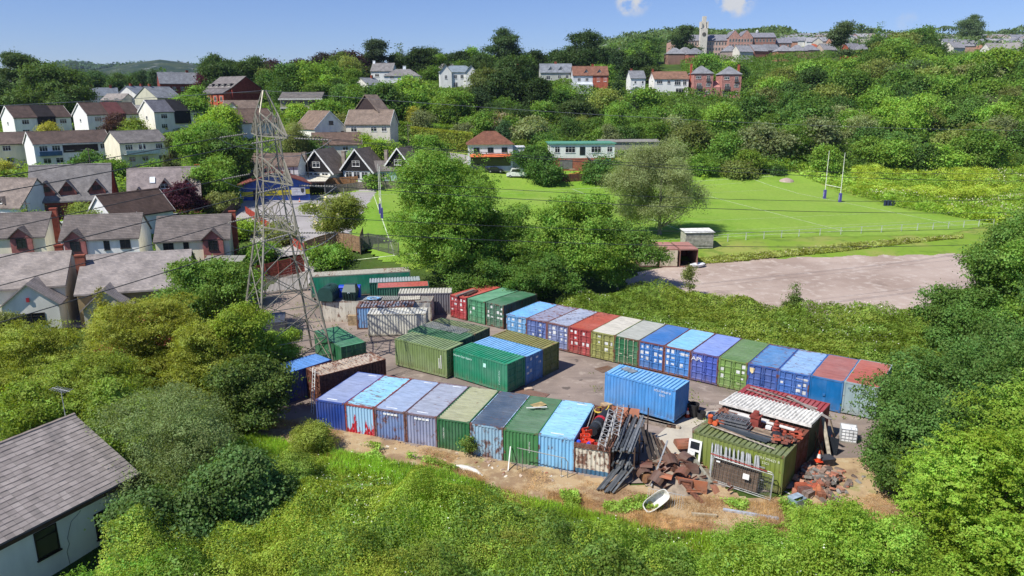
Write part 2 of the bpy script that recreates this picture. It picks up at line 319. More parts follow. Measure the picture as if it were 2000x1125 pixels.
# ---------------------------------------------------------------- the ground
def grid_mesh(name, rows, cols, fx, m):
    """rows: distances, cols: |x/(y+40)| stations"""
    Y, U = np.meshgrid(rows, cols, indexing='ij'); X = U * (Y + 40.); Z = hzv(X, Y) + fx(X, Y)
    n, k = Y.shape; v = np.stack([X, Y, Z], -1).reshape(-1, 3)
    i = (np.arange(n - 1)[:, None] * k + np.arange(k - 1)[None]).ravel()
    f = np.stack([i, i + 1, i + k + 1, i + k], 1)
    me = bpy.data.meshes.new(name); me.from_pydata(v.tolist(), [], f.tolist()); me.materials.append(m)
    for p in me.polygons: p.use_smooth = True
    return me
_rng = np.random.default_rng(7)
def vnoise(x, y, s, seed=0):
    """smooth value noise, 0..1"""
    x = np.asarray(x) / s + 31.7 * seed; y = np.asarray(y) / s + 17.3 * seed
    xi, yi = np.floor(x), np.floor(y); fx, fy = x - xi, y - yi; fx = fx * fx * (3 - 2 * fx); fy = fy * fy * (3 - 2 * fy)
    h = lambda a, b: np.modf(np.abs(np.sin(a * 127.1 + b * 311.7 + seed * 7.7) * 43758.5453))[0]
    return (h(xi, yi) * (1 - fx) + h(xi + 1, yi) * fx) * (1 - fy) + (h(xi, yi + 1) * (1 - fx) + h(xi + 1, yi + 1) * fx) * fy
rows = np.concatenate([np.arange(-30, 200, 1.), np.arange(200, 340, 4.), np.arange(340, 1000, 20.), np.arange(1000, 3050, 60.)])
cols = np.unique(np.round(np.concatenate([np.linspace(-1.5, 1.5, 90)]), 4))
def far_bumps(X, Y):
    far = np.clip((Y - 1400) / 600, 0, 1)
    return far * (vnoise(X, Y, 420, 3) * 45 + vnoise(X, Y, 130, 4) * 14 - 25 + 30 * np.exp(-((X / np.maximum(Y, 1) + .47) / .075) ** 2)) - .06 - .3 * ((Y > 99) & (Y < 188) & (np.abs(X / np.maximum(Y, 1) - .15) < .6))
M_TER2 = NT('hillside'); n = M_TER2; co = n('TexCoord').outputs['Object']; sy = n('SeparateXYZ', co).outputs[1]
c = n.mix(n.ramp(n.noise(co, .05, 6.), .4, .6), (.04, .07, .016, 1), (.075, .125, .022, 1)); c = n.mix(n.ramp(n.noise(co, .35, 6.), .55, .7, 0., .6), c, (.1, .1, .035, 1))
ff = n.mix(n.ramp(n.noise(n.map(co, (1, .5, 1)), .02, 6.), .46, .56), (.02, .04, .022, 1), (.045, .065, .03, 1)); ff = n.mix(n.ramp(n.noise(n.map(co, (1, .35, 1)), .035, 7., None, .7), .58, .64, 0., .8), ff, (.3, .3, .32, 1))
M_TERRAIN = n.princ(n.mix(n.ramp(sy, 800., 1300.), c, ff), .95, 0., .1, n.noise(co, 1.2, 6.), .5, .3)
struct('ground', grid_mesh('ground', rows, cols, far_bumps, M_TERRAIN), None)
def inside(px, py, poly):
    r = np.zeros(px.shape, bool); k = len(poly)
    for i in range(k):
        (x0, y0), (x1, y1) = poly[i], poly[(i + 1) % k]
        with np.errstate(divide='ignore', invalid='ignore'): xs = (x1 - x0) * (py - y0) / (y1 - y0 + 1e-12) + x0
        r ^= ((y0 > py) != (y1 > py)) & (px < xs)
    return r
def sheet(name, poly, off, m, step=.5, rag=.5, kind='structure'):
    """a thin sheet draped on the terrain, its edge ragged by noise"""
    p = np.array(poly); (x0, y0), (x1, y1) = p.min(0) - 1, p.max(0) + 1
    xs, ys = np.arange(x0, x1, step), np.arange(y0, y1, step); Xc, Yc = np.meshgrid(xs, ys)
    jx = (vnoise(Xc, Yc, 1.7, 1) - .5) * 2 * rag + (vnoise(Xc, Yc, .6, 8) - .5) * rag; jy = (vnoise(Xc, Yc, 1.7, 2) - .5) * 2 * rag
    ok = inside(Xc + step / 2 + jx, Yc + step / 2 + jy, poly); X, Y = Xc[ok], Yc[ok]
    k = np.stack([np.stack([X, Y], 1), np.stack([X + step, Y], 1), np.stack([X + step, Y + step], 1), np.stack([X, Y + step], 1)], 1).reshape(-1, 2)
    key = np.round((k - [x0, y0]) / step).astype(np.int64); uid, inv = np.unique(key[:, 0] * 100000 + key[:, 1], return_inverse=True)
    vx, vy = (uid // 100000) * step + x0, (uid % 100000) * step + y0
    me = bpy.data.meshes.new(name); me.from_pydata(np.stack([vx, vy, hzv(vx, vy) + off], 1).tolist(), [], inv.reshape(-1, 4).tolist()); me.materials.append(m)
    for q in me.polygons: q.use_smooth = True
    o = link(name, me); o['kind'] = kind; return o
def band(name, pts, w, off, m, kind='structure'):
    """a strip along a polyline, draped"""
    mb = MB(); P = []
    for (a, b) in zip(pts[:-1], pts[1:]):
        k = max(1, int(math.dist(a, b) / 1.))
        P += [(a[0] + (b[0] - a[0]) * i / k, a[1] + (b[1] - a[1]) * i / k) for i in range(k)]
    P.append(pts[-1]); L = []
    for i, p in enumerate(P):
        q0, q1 = P[max(0, i - 1)], P[min(len(P) - 1, i + 1)]; d = Vector((q1[0] - q0[0], q1[1] - q0[1])).normalized(); nn = Vector((-d.y, d.x)) * w / 2
        a, b = (p[0] + nn.x, p[1] + nn.y), (p[0] - nn.x, p[1] - nn.y); L.append(((*a, hz(*a) + off), (*b, hz(*b) + off)))
    for s, t in zip(L[:-1], L[1:]): mb.poly([s[0], s[1], t[1], t[0]])
    return struct(name, mb, m, kind)
sheet('rough_grass', [g(*q, 3) for q in ((640, 360), (850, 335), (1040, 338), (1560, 340), (1700, 362), (1990, 400), (2060, 470), (1860, 490), (1400, 500))] + [(14, 101), (-4, 92), (-18, 98), (-30, 125)], -.02, M_ROUGH, .9, .8)
sheet('playing_field', [g(*q, 3) for q in ((674, 378), (690, 371), (860, 360), (1035, 349), (1400, 350), (1560, 354), (1660, 384), (1745, 408), (1935, 437), (1860, 458), (1385, 466))] + [(5, 101), (-8, 97), (-18, 98), (-26, 112), (-34, 140)], .02, M_PITCH, .7, .6)
PA, PB = Vector((-24., 132.35)), Vector((68., 153.4)); pa = (PB - PA).normalized(); pb = Vector((-pa.y, pa.x))
M_LINE = m_plain('pitch_paint', .9, 0., .4, 1.5)
def pline(a0, b0, a1, b1, w=.14):
    s, t = PA + pa * a0 + pb * b0, PA + pa * a1 + pb * b1; o = band('pitch_line', [tuple(s), tuple(t)], w, .045, M_LINE); o.color = (.62, .7, .46, 1)
PL_ = (PB - PA).length
for a in (0, 22, PL_ / 2, PL_ - 22, PL_): pline(a, -33, a, 33)
for b in (-33, 33): pline(-9, b, PL_ + 9, b)
for b in (-28, -18, 18, 28): pline(5, b, PL_ - 5, b, .08)
sheet('gravel_lot', [g(*q, 1.4) for q in ((1215, 548), (1262, 528), (1380, 514), (1560, 508), (1900, 505), (1990, 530), (1830, 580), (1815, 605), (1640, 622), (1420, 600), (1250, 570))], .03, M_GRAVEL, .2, .55)
sheet('yard', [(-31.5, 91.5), (-24, 91), (-13, 90), (-6.5, 85), (6, 79), (27, 62), (29, 52), (27.5, 44.5), (26, 41), (19, 41), (11, 41.5), (4, 42.5), (-14, 49.6), (-20, 50.5), (-24, 58), (-29.5, 66), (-33, 80)], .02, M_YARD, .3, .35)
cp_ = MB(); cp_.poly([(*g(*q), .055) for q in ((1303, 835), (1348, 808), (1420, 800), (1352, 838), (1352, 925), (1322, 930), (1278, 880), (1272, 862))]); struct('concrete_pad', cp_, M_CONC)
sheet('dry_grass_strip', [(-19, 52.5), (-14.5, 50.6), (4.2, 43.2), (8, 41.5), (20.5, 40.5), (23, 41.5), (23.6, 36), (19, 34.4), (9, 35.2), (3, 38.2), (-5, 42.2), (-13, 45), (-19.5, 47.5)], .05, M_DRY, .2, .8)
sheet('rubble_ground', [(19.5, 45), (26.5, 45.5), (27.5, 39), (23, 35.5), (18.5, 38)], .06, M_DRY, .2, .5)
sheet('car_park', [(-58, 143), (-36, 171), (-41, 182), (-33, 182), (-30, 152), (-27, 120), (-24, 106), (-30, 103.5), (-34, 104), (-44, 118), (-50, 128)], .035, M_ASPH, .5, .3)
sheet('track', [g(*q, 3) for q in ((640, 368), (700, 366), (850, 358), (1035, 352), (1035, 346), (850, 349), (760, 352), (640, 360))], .045, M_ASPH, .4, .4)
sheet('yard_gate_road', [(-32, 90), (-26.5, 90), (-27, 96), (-26, 103), (-24, 108), (-29, 108), (-31, 100)], .045, M_ASPH, .4, .2)
sheet('street', [g(*q, 0) for q in ((100, 640), (180, 640), (180, 600), (160, 540), (120, 545), (130, 600))], .03, M_ASPH, .5, .1)
# ---------------------------------------------------------------- shipping containers
CL, CW, CT = 6.058, 2.438, 2.591
def corr(mb, a0, a1, P, depth=.045, pitch=.28, groove=False):
    """trapezoid corrugation between stations a0..a1; P(s, d) gives the (bottom, top) pair"""
    k = max(2, round((a1 - a0) / pitch)); pt = (a1 - a0) / k; S = []
    for i in range(k):
        b = a0 + i * pt; S += [(b, 0), (b + pt * .26, 0), (b + pt * .5, depth), (b + pt * .76, depth)] if not groove else [(b, 0), (b + pt * .56, 0), (b + pt * .66, depth), (b + pt * .88, depth)]
    S.append((a1, 0)); base = len(mb.v)
    for s, d in S: p, q = P(s, d); mb.v += [p, q]
    for i in range(len(S) - 1): j = base + 2 * i; mb.f.append((j, j + 2, j + 3, j + 1))
    return mb
_CM = {}
def cmesh(L, T, roofkind):
    k = (L, T, roofkind)
    if k in _CM: return _CM[k]
    hx, hy = CW / 2, L / 2; d = {}
    fr = MB(); p = .11
    for sx in (-1, 1):
        for sy in (-1, 1): fr.box(*sorted((sx * hx, sx * (hx - p))), *sorted((sy * hy, sy * (hy - p))), .17, T - .12)
        fr.box(*sorted((sx * (hx - .004), sx * (hx - .07))), -hy + p, hy - p, T - .125, T - .005); fr.box(*sorted((sx * (hx - .004), sx * (hx - .06))), -hy + p, hy - p, .03, .19)
    for sy in (-1, 1):
        fr.box(-hx + p, hx - p, *sorted((sy * (hy - .004), sy * (hy - .09))), T - .13, T - .005); fr.box(-hx + p, hx - p, *sorted((sy * (hy - .004), sy * (hy - .09))), .03, .18)
    d['frame'] = fr.mesh('frame', M_PAINT)
    d['cast'] = MB().box(-.086, .086, -.093, .093, 0, .122).mesh('corner_casting', M_PAINT)
    for nm, sx in (('sl', -1), ('sr', 1)):
        m = corr(MB(), -hy + p, hy - p, lambda s, e: ((sx * (hx - .015 - e), s, .18), (sx * (hx - .015 - e), s, T - .12))); d[nm] = m.mesh('side_panel', M_PAINT)
    d['end'] = corr(MB(), -hx + p, hx - p, lambda s, e: ((s, hy - .015 - e, .17), (s, hy - .015 - e, T - .125)), .05, .25).mesh('end_panel', M_PAINT)
    if roofkind == 'corr': m = corr(MB(), -hy + .18, hy - .18, lambda s, e: ((-hx + .06, s, T - .012 - e), (hx - .06, s, T - .012 - e)), .10, .33, True); m.box(-hx + .06, hx - .06, -hy + .01, -hy + .18, T - .05, T - .004); m.box(-hx + .06, hx - .06, hy - .18, hy - .01, T - .05, T - .004)
    else:
        m = MB(); k = 5
        for i in range(k): a, b = -hy + .01 + (L - .02) * i / k, -hy + .01 + (L - .02) * (i + 1) / k; m.box(-hx + .05, hx - .05, a + .006, b - .006, T - .05, T - (.001 if i % 2 else .007))
    d['roof'] = m.mesh('roof_panel', M_PAINT)
    fl = MB().box(-hx + .07, hx - .07, -hy + .1, hy - .1, .1, .17); d['floor'] = fl.mesh('floor_pan', M_PAINT)
    # a door leaf, hinge at x = 0, reaching to +x, its outer face towards -y
    w = hx - .115; H0, H1 = .18, T - .13; dm = MB(); zz = [H0]; nb = 4; bh = (H1 - H0) / nb
    prof = [(-.05, H0), (-.05, H0)]
    pr = []
    for i in range(nb):
        b = H0 + i * bh; pr += [(0, b + .01), (0, b + .07), (.045, b + .10), (.045, b + bh - .06), (0, b + bh - .03)]
    sec = [(y, z) for y, z in pr] + [(.07, H1), (.07, H0)]
    dm.prism(sec, .05, w - .05); dm.box(.0, .05, -.012, .07, H0, H1); dm.box(w - .05, w, -.012, .07, H0, H1); d['door'] = dm.mesh('door', M_PAINT)
    fd = MB().box(0, w, 0, .06, H0, H1); [fd.box(x - .012, x + .012, -.02, 0, H0 + .02, H1 - .02) for x in (.02, w * .48, w - .02)]; d['flatdoor'] = fd.mesh('door', M_PAINT)
    pl = MB().box(0, w, 0, .05, H0, H1); d['plaindoor'] = pl.mesh('door', M_PAINT)
    br = MB().tube([(0, -.055, H0 - .07), (0, -.055, H1 + .06)], .02, 6)
    for z in (H0 - .05, H0 + .55, H0 + 1.35, H1 - .08): br.box(-.05, .05, -.05, .0, z, z + .05)
    br.box(-.02, .34, -.1, -.075, H0 + .82, H0 + .86); d['bar'] = br.mesh('locking_bar', M_PAINT)
    hb = MB().box(-.09, .09, -.09, 0, H0 + .95, H0 + 1.13); d['lock'] = hb.mesh('lock_box', M_PAINT)
    _CM[k] = d; return d
WHITE = lin('#d9d9d4')
rk = random.Random(4)
def container(label, cx, cy, yaw, wall, roof=None, z=0., L=CL, T=CT, roofkind='corr', rust=.25, rrust=.4, door='ribbed', doorcol=None, frame=None, end=None, stick=0, bars=None, group=None, cat='container', sides=None, blocks=True):
    """yaw: direction of the long axis from the door end; the doors are at the -y end in local space"""
    t = thing('shipping_container', label, cat, (cx, cy, hz(cx, cy) + z), yaw - math.pi / 2, group); m = cmesh(L, T, roofkind); hx, hy = CW / 2, L / 2
    wc = (*wall[:3], rust); fc = (*(frame or wall)[:3], min(1, rust + .05)); rc = (*(roof or wall)[:3], rrust); dc = (*(doorcol or wall)[:3], rust * .8)
    link('frame', m['frame'], t, col=fc); 
    for sx in (-1, 1):
        for sy in (-1, 1):
            for zc in (0, T - .118): link('corner_casting', m['cast'], t, (sx * (hx - .08), sy * (hy - .087), zc), 0, (*fc[:3], min(1, rust + .45)))
    for nm in ('sl', 'sr'): link('side_panel', m[nm], t, col=(*(sides or wall)[:3], rust))
    link('end_panel', m['end'], t, col=(*(end or wall)[:3], rust)); link('roof_panel', m['roof'], t, col=rc); link('floor_pan', m['floor'], t, col=(.06, .05, .045, .6))
    w = hx - .115; T_ = T
    if door:
        key = {'ribbed': 'door', 'flat': 'flatdoor', 'plain': 'plaindoor'}[door]
        for s in (-1, 1):
            d = link('door', m[key], t, (-.005 if s < 0 else .005 , -hy + .03, 0), 0, dc); d.scale = (s, 1, 1)
            d.location.x = s * (hx - .112); d.scale.x = -s
            bc = (*(bars or dc)[:3], .3)
            if door == 'ribbed':
                for x in (w * .36, w * .86): link('locking_bar', m['bar'], d, (x, 0, 0), 0, bc)
            elif s < 0: link('lock_box', m['lock'], d, (w - .1, 0, 0), 0, bc)
            if stick and door == 'ribbed':
                H = [T * .82, T * .62, T * .4, T * .2]; k = 4 if stick == 1 else 7
                sp = []
                for z in H[:3]:
                    for x in (w * .2, w * .62):
                        if rk.random() < k / 9: sp.append((x + rk.uniform(-.05, .05), z + rk.uniform(-.06, .06), rk.uniform(.16, .36), rk.uniform(.14, .34)))
                for x, z, a, b in sp: ob('sticker', MB().box(x - a / 2, x + a / 2, .02, .035, z - b / 2, z + b / 2), M_PLAIN, d, col=lin('#d6d8d6'))
    return t
def onside(t, L, side, text, a, z, size, vertical=False, col=WHITE):
    """lettering on the long side (side -1 = local -x); a measured from the left as seen from outside"""
    hx = CW / 2 + .004; y = (L / 2 - a) if side < 0 else (-L / 2 + a)
    rot = (R(90), 0 if not vertical else R(90), R(-90) if side < 0 else R(90))
    return lettering(t, text, size, (side * hx, y, z), rot, col, 'lettering')
TH = -.62; DX, DY = math.cos(TH), math.sin(TH); NX, NY = -DY, DX; YR = math.atan2(NY, NX)
G1 = 'shipping containers in the long row with doors facing the yard'
def rowpos(t, back=0., y0=70.417): return (DX * t + NX * (CL / 2 + back), y0 + DY * t + NY * (CL / 2 + back))
ROW = [  # label, wall, roof, kwargs
 ('light blue container with streaked sky blue roof, right of the dark green one', '#6ea6d2', '#6faee4', dict(stick=1, rrust=.45)),
 ('lavender blue container with grey lavender roof next to the light blue one', '#6377ad', '#8d90a8', dict(stick=1, rrust=.55, frame=lin('#7d5058'))),
 ('lavender container with pale grey roof and many white stickers, left of the red one', '#7a86ad', '#9aa3b8', dict(stick=2, rrust=.5, frame=lin('#74504f'))),
 ('all red container with white stickers in the middle of the row', '#a23c3c', '#a8503f', dict(stick=2, rrust=.4)),
 ('olive green container with a cream white roof', '#8c8e4e', '#c9c4b6', dict(stick=1, rrust=.15, rust=.2, roofkind='flat')),
 ('dark green container with peeling cream paint under a grey roof', '#2f6a45', '#aeb0a6', dict(stick=0, rrust=.25, rust=.35, roofkind='flat', bars=lin('#cfc9ae'))),
 ('blue container with plain mid blue roof and faded stickers', '#3e78ba', '#3f74b4', dict(stick=2, rrust=.12, roofkind='flat', frame=lin('#6b4048'))),
 ('blue container under a pale sky blue roof with a rusty corner', '#4383c6', '#83bfe0', dict(stick=2, rrust=.4, roofkind='flat', frame=lin('#7d4a48'))),
 ('violet blue container with big white letters on its left door', '#4a5fb0', '#8097d4', dict(rrust=.28, roofkind='flat', frame=lin('#5a4c78'))),
 ('grass green container with ribbed green roof in the row', '#73934a', '#5c7c4a', dict(stick=1, rrust=.15)),
 ('blue container with shield badge and black stained roof', '#33569f', '#4a7fb4', dict(rrust=.5)),
 ('blue container with pale brown streaked roof and white markings, right of the badge one', '#3f6cb4', '#86a9cf', dict(stick=2, rrust=.45)),
 ('bright blue container with one plain flat door and faded red roof', '#0c66a4', '#a4675f', dict(door='plain', rrust=.2, rust=.04, roofkind='flat')),
 ('pale grey container with flat seamed doors and red roof at the right end', '#93a7aa', '#b0604f', dict(door='flat', rrust=.12, rust=.12, roofkind='flat')),
]
for i, (lb, wc, rc, kw) in enumerate(ROW):
    t0 = -.76 + 2.475 * i; x, y = rowpos(t0 + 1.24)
    t = container(lb, x, y, YR, lin(wc), lin(rc), z=.08, group=G1, **kw)
    if i == 8: lettering(t, 'APL', .52, (-.62, -CL / 2 - .03, 2.02), (R(90), 0, 0), sx=1.25)
    if i == 9: lettering(t, '22G1', .22, (.62, -CL / 2 - .03, .62), (R(90), 0, 0), (.7, .72, .5, 1))
    if i == 10:
        sh = MB().hexa([(-.2, 0, .25), (-.17, 0, -.08), (0, 0, -.25), (.17, 0, -.08), (.2, 0, .25)], [(-.2, .012, .25), (-.17, .012, -.08), (0, .012, -.25), (.17, .012, -.08), (.2, .012, .25)])
        ob('badge', sh, M_PLAIN, t, (-.85, -CL / 2 - .012, 2.02), col=lin('#e2cf9a'))
    if i == 13: lettering(t, '42', .24, (-.8, -CL / 2 - .012, 2.1), (R(90), 0, 0), lin('#2f5f86'))
    if i in (6, 7, 11): lettering(t, 'PCIU 297627 8', .15, (.66, -CL / 2 - .03, 2.15), (R(90), 0, 0))
YB = YR - .05
for (lb, x, y, wc, rc, kw) in (('red container with white stickers and pipes on its roof, first of the row', -6.0, 78.05, '#a8383c', '#b25446', dict(stick=2, rrust=.3)),
                               ('mid green container with pale green roof beside the red one', -3.9, 76.45, '#4f9068', '#69a07e', dict(stick=1, rrust=.15, rust=.1, roofkind='flat')),
                               ('dark green container with forest green roof, right of the mid green one', -1.85, 74.9, '#47705a', '#3f7353', dict(stick=2, rrust=.12, rust=.35, roofkind='flat', sides=lin('#1f3d33'), bars=lin('#8fa08f')))):
    container(lb, x + NX * CL / 2 + DX * .1, y - .15 + NY * CL / 2, YB, lin(wc), lin(rc), z=.08, group=G1, **kw)
# near row: blind ends towards the meadow
TA = -.337; AX, AY = math.cos(TA), math.sin(TA); BX, BY = -AY, AX; YA = math.atan2(BY, BX)
G2 = 'shipping containers in the near row with blind ends facing the meadow'
NEAR = [
 ('navy blue container end under lavender roof, first of the near row', '#1f4396', '#8f9cbe', dict(rrust=.2, rust=.18, roofkind='flat')),
 ('light blue container with bright red peeling patches and rust blotches on its roof', '#8cc0e2', '#8fc8e2', dict(rrust=.52, rust=.3, roofkind='flat', frame=lin('#a23c40'))),
 ('slate blue container with white stickers and a rust streak at its end', '#7189b8', '#97a8c4', dict(rrust=.3, rust=.35, roofkind='flat', frame=lin('#6e5a66'))),
 ('dusty lavender container with black stained lavender roof', '#9097b4', '#9ba2b2', dict(rrust=.4, rust=.25, roofkind='flat', frame=lin('#75646e'))),
 ('dark green container end under a mossy cream roof', '#22663a', '#a3a583', dict(rrust=.3, rust=.12)),
 ('pale grey blue container end under a navy grey roof', '#93b4c9', '#4a5a6e', dict(rrust=.35, rust=.4)),
 ('leaf green container end with ribbed green roof and a board on top', '#3d7d47', '#57795a', dict(rrust=.2, rust=.15)),
 ('sky blue container end with pale rust spotted roof, last full one nearby', '#7fbbe2', '#93c9e2', dict(rrust=.42, rust=.22, roofkind='flat')),
]
for i, (lb, wc, rc, kw) in enumerate(NEAR):
    t0 = -15.6 + 2.49 * i + 1.24; x, y = AX * t0 + BX * CL / 2, 45.066 + AY * t0 + BY * CL / 2
    t = container(lb, x, y, YA + math.pi, lin(wc), lin(rc), z=-.3 + (.0 if i else -.02), group=G2, door='ribbed', **kw)
    HY = CL / 2 - .008
    if i in (2, 3):
        for k in range(4): ob('sticker', MB().box(-.62 + k * .3, -.38 + k * .3, HY, HY + .012, 2.2, 2.34), M_PLAIN, t, col=lin('#e4e6e6'))
    if i == 1:
        [c for c in t.children if c.name.startswith('end_panel')][0].data = ep = cmesh(CL, CT, 'corr')['end'].copy(); ep.materials[0] = M_PEEL
    if i in (0, 2, 3, 7):
        ob('sticker', MB().box(-.75, .0, -HY + .35, -HY + .47, CT - .0005, CT + .003), M_PLAIN, t, col=lin('#dfe4ea')); ob('sticker', MB().box(-.4, .5, HY - .5, HY - .38, CT - .0005, CT + .003), M_PLAIN, t, col=lin('#dfe4ea'))
    if i in (4, 6): lettering(t, 'PCIU 297627 8', .13, (.75 if i == 4 else -.6, HY + .006, 1.5), (R(90), R(90), R(180)))
# middle group
def free(label, cx, cy, deg, wall, roof, **kw): return container(label, cx, cy, R(deg), lin(wall), lin(roof), **kw)
MD = -38.5; mdx, mdy = math.cos(R(MD)), math.sin(R(MD)); YMD = MD + 180
G3 = 'containers parked together in the middle of the yard'
t = free('emerald green container with white lettering on its long side', -2.03, 59.15, YMD, '#12805c', '#249069', z=.12, rust=.02, rrust=.04, group=G3)
lettering(t, 'North-Star-Space', .3, (-CW / 2 - .006, 1.95, 2.12), (R(90), 0, R(-90)), lin('#c8f0e2'))
ob('sticker', MB().box(-CW / 2 - .006, -CW / 2 + .004, -.7, -.4, 1.75, 2.1), M_PLAIN, t, col=lin('#b9ecdc'))
lettering(t, 'PCIU 297627 8', .2, (-CW / 2 - .006, -2.15, 1.2), (R(90), R(90), R(-90)), lin('#c8f0e2'))
free('sky blue container with pale ribbed roof between the emerald and khaki ones', -.45, 61.1, YMD, '#4b82b8', '#7fb8e4', z=.05, rust=.1, rrust=.08, stick=1, group=G3)
free('khaki container with yellow brown rusty roof at the back of the middle group', 1.12, 63.08, YMD, '#5d6a35', '#8d8a50', z=.05, rust=.2, rrust=.42, group=G3)
MU = -33.5
t = free('sage green container at the left front of the middle group', -7.6, 62.5, MU + 180, '#768a55', '#84966a', z=.12, rust=.12, rrust=.16, group=G3)
[ob('sticker', MB().box(-CW / 2 - .006, -CW / 2 + .004, a, a + .09, .75, b), M_PLAIN, t, col=lin('#dfe3d6')) for a, b in ((-2.42, 2.), (-2.2, 1.7))]
free('dark green container right behind the sage green one', -6.75, 65.05, MU + 180, '#2b6247', '#4f7a58', z=.06, rust=.1, rrust=.25, group=G3)
free('brown green container carrying a steel grating on its roof', -5.35, 67.2, MU + 180, '#46664a', '#7f8a62', z=.06, rust=.2, rrust=.4, group=G3)
t = free('bright blue container raised on timbers, alone in the open yard', 10.5, 53.0, -37.8, '#4d93d2', '#7cb6e0', z=.3, rust=.1, rrust=.1)
lettering(t, 'PCIU 297627 8', .22, (CW / 2 + .006, 1.95, 2.2), (R(90), 0, R(90))); lettering(t, '22G1', .22, (CW / 2 + .006, 1.95, 1.9), (R(90), 0, R(90)))
# left of the yard
free('long blue container half hidden under the trees at the left of the yard', -18.25, 56.45, 48.5, '#1f4687', '#5487c6', z=.0, rust=.1, rrust=.2)
free('rusty brown container with white streaked roof and a ladder at its end', -13.85, 56.95, 40, '#6b3d2c', '#b3a493', z=.02, rust=.75, rrust=.62, end=lin('#8a5a44'))
free('dark green container beside the pylon foot', -16.2, 64.5, -52.5 + 180, '#2f6d46', '#4d8a63', z=.05, T=2.45, rust=.08, rrust=.08)
# back of the yard
free('short white ribbed container with tower shadows on its side', -12.0, 73.1, 181.5, '#cfcdbf', '#d3d1c6', z=.1, T=2.35, rust=.12, rrust=.3, frame=lin('#bdb8a6'))
free('rusted blue container with red stained roof behind the short white one', -13.7, 75.62, 2.5, '#6f9ac9', '#8a95a5', z=.0, T=2.5, rust=.3, rrust=.75, frame=lin('#6b4a3e'))
t = free('grey container with corrugated pale roof and orange mark near the red one', -10.0, 80.85, 3 + 180, '#6c6a70', '#c2bfb4', z=.0, rust=.15, rrust=.3)
ob('mark', MB().box(-.35, .35, -CL / 2 - .03, -CL / 2 - .012, 1.2, 1.8), M_PLAIN, t, col=lin('#c2592e'))
free('container with salmon red roof behind the grey one', -12.95, 83.35, 9 + 180, '#24614e', '#b4574e', z=.12, rust=.1, rrust=.06, roofkind='flat')
free('dark teal container with silver grey ribbed roof in front of the green store', -14.3, 85.75, 10 + 180, '#1f5a4d', '#9aa4a8', z=.1, rust=.1, rrust=.15)
t = container('long green store container with a grey sheeted roof at the back of the yard', -19.0, 88.45, R(13.6), lin('#1c7f63'), lin('#a9a595'), z=.15, L=12.19, T=2.75, roofkind='flat', rust=.06, rrust=.35, frame=lin('#8d9184')); ob('side_sheet', MB().box(CW / 2 + .004, CW / 2 + .02, -5.98, 5.98, .2, 2.6), M_PAINT, t, col=(*lin('#1a8266')[:3], .03))
t = container('long white weathered container carrying the oil tanks', -15.0, 78.3, R(-1.2), lin('#c9c3b2'), lin('#8d8a83'), z=-.1, L=12.19, T=2.45, roofkind='flat', rust=.3, rrust=.3, frame=lin('#a9a294'), door='plain'); ob('side_sheet', MB().box(CW / 2 + .004, CW / 2 + .02, -5.98, 5.98, .1, 2.34), M_PAINT, t, col=(*lin('#d3cdbd')[:3], .22))
# right front group
GD = -38.1; 
t = free('olive green container with junk along its roof, by the brick heap', 15.1, 43.25, GD, '#78823c', '#6f7a4c', z=-.02, T=2.55, rust=.16, rrust=.3, frame=lin('#5f6b38'), sides=lin('#7d8a3e'))
lettering(t, 'PCIU 295621 8', .24, (CW / 2 + .006, 2.0, 2.1), (R(90), 0, R(90)), lin('#e4e6cc')); lettering(t, '22G1', .22, (CW / 2 + .006, 1.9, 1.8), (R(90), 0, R(90)), lin('#e4e6cc'))
free('maroon container covered in scrap and tiles behind the olive one', 16.65, 45.2, GD, '#6b2f2a', '#8d4a3c', z=0., T=2.5, rust=.45, rrust=.6)
t = free('dark green container under a white corrugated sheet roof', 18.15, 47.1, GD, '#2d3d2c', '#8f8f86', z=.02, T=2.55, rust=.2, rrust=.3)
cs = corr(MB(), -3.15, 3.15, lambda s, e: ((-1.45, s, 2.72 + e), (1.4, s, 2.9 + e)), .09, .25); cs.box(1.4, 1.47, -3.18, 3.18, 2.78, 2.97)
ob('sheet_roof', cs, M_MATT, t, col=lin('#d9d7d0'))
free('crimson red container with planks on its roof, behind the white sheet roof', 19.75, 49.25, GD, '#8d2f33', '#9d3f42', z=.02, T=2.6, rust=.1, rrust=.12)
# ---------------------------------------------------------------- buildings
_WM = {}
def winmesh(w, h, nx, ny):
    k = (round(w, 2), round(h, 2), nx, ny)
    if k not in _WM:
        f = MB(); b = .07 if w > .5 else .05
        f.box(-w / 2, w / 2, -.05, .03, -h / 2, -h / 2 + b); f.box(-w / 2, w / 2, -.05, .03, h / 2 - b, h / 2)
        for i in range(nx + 1): x = -w / 2 + b / 2 + (w - b) * i / nx; f.box(x - b / 2, x + b / 2, -.048, .03, -h / 2 + b, h / 2 - b)
        for j in range(1, ny): z = h / 2 - h * .3 * j; f.box(-w / 2 + b, w / 2 - b, -.04, .03, z - b / 3, z + b / 3)
        f.box(-w / 2 - .06, w / 2 + .06, -.12, .0, -h / 2 - .06, -h / 2)
        p = MB().poly([(-w / 2 + .02, -.012, -h / 2 + .02), (w / 2 - .02, -.012, -h / 2 + .02), (w / 2 - .02, -.012, h / 2 - .02), (-w / 2 + .02, -.012, h / 2 - .02)])
        _WM[k] = (f.mesh('window', M_PLAIN), p.mesh('pane', M_GLASS))
    return _WM[k]
_FR = {'f': 0., 'b': math.pi, 'l': -math.pi / 2, 'r': math.pi / 2}
def window(t, pos, face, w, h, col, nx=2, ny=2, name='window'):
    a, b = winmesh(w, h, nx, ny); o = link(name, a, t, pos, _FR[face], col); link('pane', b, o); return o
